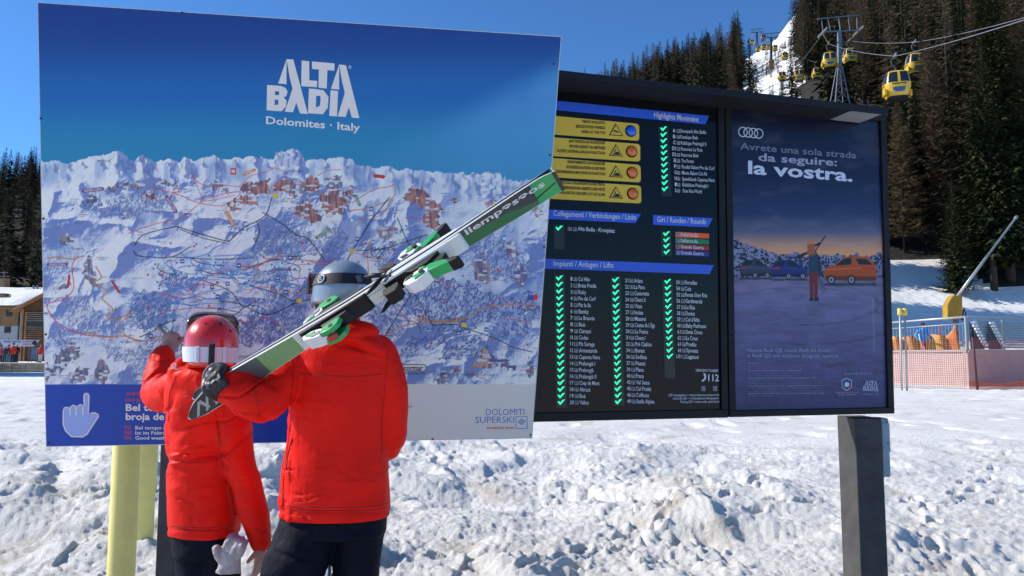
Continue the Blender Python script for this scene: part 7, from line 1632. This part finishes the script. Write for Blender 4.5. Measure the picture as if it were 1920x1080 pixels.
def wallseg(a, b, z0, z1, th, m, name, par, out=0.):
    d = (b - a).normalized(); n_ = Vector((d.y, -d.x, 0)); 
    if n_.y > 0: n_ = -n_
    P = [a + n_ * out, b + n_ * out]; mb = MB(); mb.prism([Vector((P[0].x, P[0].y, z0)), Vector((P[1].x, P[1].y, z0)), Vector((P[1].x, P[1].y, z1)), Vector((P[0].x, P[0].y, z1))], -n_ * th); return mb.build(name, m, par), d, n_
_, dL, nL = wallseg(Ap, Bp, -.3, ZT - .14, .25, m_conc, 'wall', plat); _, dR, nR = wallseg(Bp + Vector((.003, 0, 0)), Cp, -.3, ZT - .14, .25, m_conc, 'wall', plat)
wallseg(Ap, Bp, ZT - .137, ZT, .34, m_coping, 'coping', plat, .08); wallseg(Bp, Cp, ZT - .137, ZT + .002, .34, m_coping, 'coping', plat, .08)
mb = MB(); mb.prism([Ap + Vector((.3, .3, ZT - .5)), Bp + Vector((.1, .4, ZT - .5)), Cp + Vector((0, .3, ZT - .5)), Vector((Cp.x, 52, ZT - .5)), Vector((Ap.x, 52, ZT - .5))], (0, 0, .1)); mb.build('deck', m_snow_far, plat)
sl_ = MB(); s0 = Bp + dL * -4.3; 
rl = thing('railing', 'steel railing with upright bars on the left side of the platform', 'railing', tuple(Bp + Vector((0, 0, ZT))))
ZH = 3.52
mb = MB(); mb.tube([Ap + Vector((0, 0, ZH - .05)), Bp + Vector((0, 0, ZH))], .055, 8); mb.build('handrail', m_rail, rl, True); mb = MB(); mb.tube([Ap + Vector((0, 0, ZH - .42)), Bp + Vector((0, 0, ZH - .34))], .02, 6); mb.build('rail', m_rail, rl, True)
nb_ = int((Bp - Ap).length / .25)
for i in range(nb_ + 1): c = Ap.lerp(Bp, i / nb_); mb = MB(); mb.tube([c + Vector((0, 0, ZT)), c + Vector((0, 0, ZH - .36))], .010, 5); mb.build('baluster', m_rail, rl)
mb = MB(); mb.bevbox(Bp + Vector((0, 0, (ZT + ZH) / 2)), (.06, .06, (ZH - ZT) / 2), .01); mb.build('post', m_slat, rl)
rr = thing('railing', 'steel railing filled with grey horizontal slats on the right side of the platform', 'railing', tuple(Bp + Vector((.2, 0, ZT))))
B2 = Bp + dR * .12
mb = MB(); mb.tube([B2 + Vector((0, 0, ZH)), Cp + Vector((0, 0, ZH))], .045, 8); mb.build('handrail', m_slat, rr, True)
Lr = (Cp - B2).length
for f in (.25, .5, .75, 1.0): c = B2.lerp(Cp, f); mb = MB(); mb.bevbox(c + Vector((0, 0, (ZT + ZH) / 2 - .05)), (.05, .05, (ZH - ZT) / 2 - .04), .01); mb.build('post', m_slat, rr)
for i in range(11):
    z_ = ZT + .08 + i * .128; mb = MB(); a, b = B2.lerp(Cp, .07), Cp; n_ = nR; mb.prism([a + Vector((0, 0, z_)), b + Vector((0, 0, z_)), b + Vector((0, 0, z_ + .105)) - n_ * .03, a + Vector((0, 0, z_ + .105)) - n_ * .03], -n_ * .012); mb.build('slat', m_slat, rr)
st = thing('stairs', 'white edged stair flights seen through the platform railing', 'stairs', tuple(Bp + Vector((.6, 1.2, ZT - .4))))
for off in (.35, 1.95):
    for i in range(8):
        c = Bp + dR * (off + .13 * i) + Vector((0, -.10, ZH - .28 - i * .165)) - nR * -.12; mb = MB(); mb.bevbox(c, (.085, .10, .06), .01); mb.build('step', m_whitep, st)
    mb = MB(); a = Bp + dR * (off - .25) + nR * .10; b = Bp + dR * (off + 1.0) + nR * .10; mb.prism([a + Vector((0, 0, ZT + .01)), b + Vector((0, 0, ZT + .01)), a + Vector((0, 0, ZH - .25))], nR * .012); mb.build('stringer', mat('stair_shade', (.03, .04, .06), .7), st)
# nets
def net(a, b, z0, z1, step, r, m, name, label, lean=0., wav=.0):
    L_ = (b - a).length; mb = MB(); nx, nz = int(L_ / step), int((z1 - z0) / step); d = (b - a) / L_; n_ = Vector((d.y, -d.x, 0)); n_ = -n_ if n_.y > 0 else n_
    f = lambda u, z: a + d * u + n_ * (wav * math.sin(u * 1.7) + lean * (z - z0)) + Vector((0, 0, z - .10 * (z - z0) / (z1 - z0) * (1 - math.cos(u * 2.1)) * .5))
    for i in range(nx + 1):
        u = L_ * i / nx; p, p2 = f(u, z0), f(u, z1); k = d * r; mb.add([p - k, p + k, p2 + k, p2 - k], [(0, 1, 2, 3)])
    for j in range(nz + 1):
        z = z0 + (z1 - z0) * j / nz; k = Vector((0, 0, r)); P = [f(L_ * i / 16, z) for i in range(17)]; mb.add([p - k for p in P] + [p + k for p in P], [(i, i + 1, 18 + i, 17 + i) for i in range(16)])
    o = mb.build(name, m, None); tag(o, label, 'safety net'); return o
N0, N1, N2 = Vector((gx_(1650, 37.0), 37.0, 0)), Vector((gx_(1806, 35.6), 35.6, 0)), Vector((gx_(2030, 36.5), 36.5, 0))
net(N0 + Vector((0, 0, .0)), N1, .0, 2.35, .085, .0065, m_netd, 'safety_net', 'dark red safety net in front of the platform wall, left of the thin post')
net(N1, N2, .30, 2.35, .10, .0045, m_net, 'safety_net', 'fine red safety net before the shaded right wall of the platform', wav=.05)
net(N1 + Vector((0, -.2, 0)), N2 + Vector((0, -.3, 0)), -.12, .34, .055, .013, m_net, 'safety_net', 'dense orange net lying along the foot of the right platform wall', wav=.1)
def pole(px0, py0, px1, py1, Y, r, m, label, capm=None, name='slalom_pole', cat='pole', group=None):
    a, b = q(px0, py0, Y), q(px1, py1, Y); a.z = min(a.z, a.z); t = thing(name, label, cat, tuple(a), group); mb = MB(); mb.tube([a, b], r, 8); mb.build('shaft', m, t, True)
    if capm: d = (b - a).normalized(); mb = MB(); mb.tube([b - d * .30, b - d * .27, b, b + d * .02], [r * 1.6, r * 2.3, r * 2.3, r * 1.6], 10); mb.build('cap', capm, t, True)
pole(1691, 733, 1687, 579, 34.5, .045, m_rail, 'left one of two steel poles with yellow caps next to the panel', m_cap, group='steel poles with yellow caps'); pole(1700.5, 733, 1696.5, 579, 34.5, .045, m_rail, 'right one of two steel poles with yellow caps next to the panel', m_cap, group='steel poles with yellow caps')
pole(1833, 733, 1822, 615, 35.0, .055, m_netd, 'thin dark post of the safety net beside the platform corner'); pole(1823.5, 632, 1822, 615, 34.9, .065, m_blackp, 'black sleeve on top of the thin net post', name='post_sleeve', cat='sleeve')
# barrier fabric behind the man in blue
def fabric_barrier():
    a, b = q(1668, 660, 44), q(1799, 660, 42.3); n1, n2 = 60, 10; P = np.zeros((n2 + 1, n1 + 1, 3))
    for i in range(n1 + 1):
        u = i / n1; c = a.lerp(b, u); top = 2.72 - .10 * math.sin(u * 9) + .45 * max(0, u - .8) * 3; top += .4 * max(0, 1 - abs(u - .93) * 14)
        for j in range(n2 + 1): v = j / n2; P[j, i] = (c.x, c.y + .12 * math.sin(u * 30 + v * 2), ZT - .5 + (top - ZT + .5) * v)
    me = grid_mesh('fabric', P, m_fab); t = thing('barrier', 'orange and yellow fabric barrier behind the man in the blue jacket', 'barrier', tuple(a)); o = link('fabric', me, t); s_ = o.modifiers.new('s', 'SOLIDIFY'); s_.thickness = .02
    for px in (1672, 1700, 1731, 1764, 1797):
        Yb = 44 - (px - 1668) / 131 * 1.7; c = q(px, 640, Yb); mb = MB(); mb.tube([(c.x, Yb, ZT - .5), (c.x, Yb, 2.9 + (.35 if px == 1764 else 0))], .03, 6); mb.build('stake', m_tagr, t)
fabric_barrier()
fg = figure(1733, 0, 41.9, 1.95, m_c['blue'], m_c['orange'], m_c['black'], 'man in a bright blue jacket and orange trousers on the platform', None, ZT - .42, 1)
pl2 = thing('ski_pole', 'thin ski pole held by the man in the blue jacket', 'ski pole', (q(1725, 650, 41.2).x, 41.2, ZT - .4)); mb = MB(); mb.tube([q(1722, 626, 41.2), q(1731, 656, 41.1)], .022, 6); mb.build('shaft', m_whitep, pl2, True)
# snow lance with its padded foot
lt = thing('snow_lance', 'tall slanting snow gun lance rising from a mustard padded base', 'snow gun', tuple(q(1793, 600, 46)))
mb = MB(); a, b = q(1793, 558, 46), q(1905, 408, 46); mb.tube([a, a.lerp(b, .5), a.lerp(b, .5), b], [.085, .085, .065, .06], 10); mb.build('tube', m_rail, lt, True); mb = MB(); d = (b - a).normalized(); mb.tube([b - d * .1, b + d * .12], [.10, .09], 10); mb.build('nozzle_head', m_gst, lt, True)
mb = MB(); P = [q(x, y, 45.7) for x, y in ((1776, 600), (1776, 571), (1784, 557), (1788, 553), (1805, 554), (1806, 585), (1800, 598))]; mb.prism(P, (0, .55, 0)); pd = mb.build('foot_pad', m_pad, lt); bv = pd.modifiers.new('b', 'BEVEL'); bv.width = .08; bv.segments = 3
mb = MB(); mb.tube([q(1792, 640, 46), q(1792, 596, 46)], .16, 10); mb.build('mast', m_gst, lt, True); mb = MB(); P = [q(1806, 602, 45.75), q(1811, 588, 45.8), q(1808, 578, 45.9), q(1803, 600, 45.9)]; mb.tube(P, .05, 6); mb.build('hose', m_woodd, lt, True)
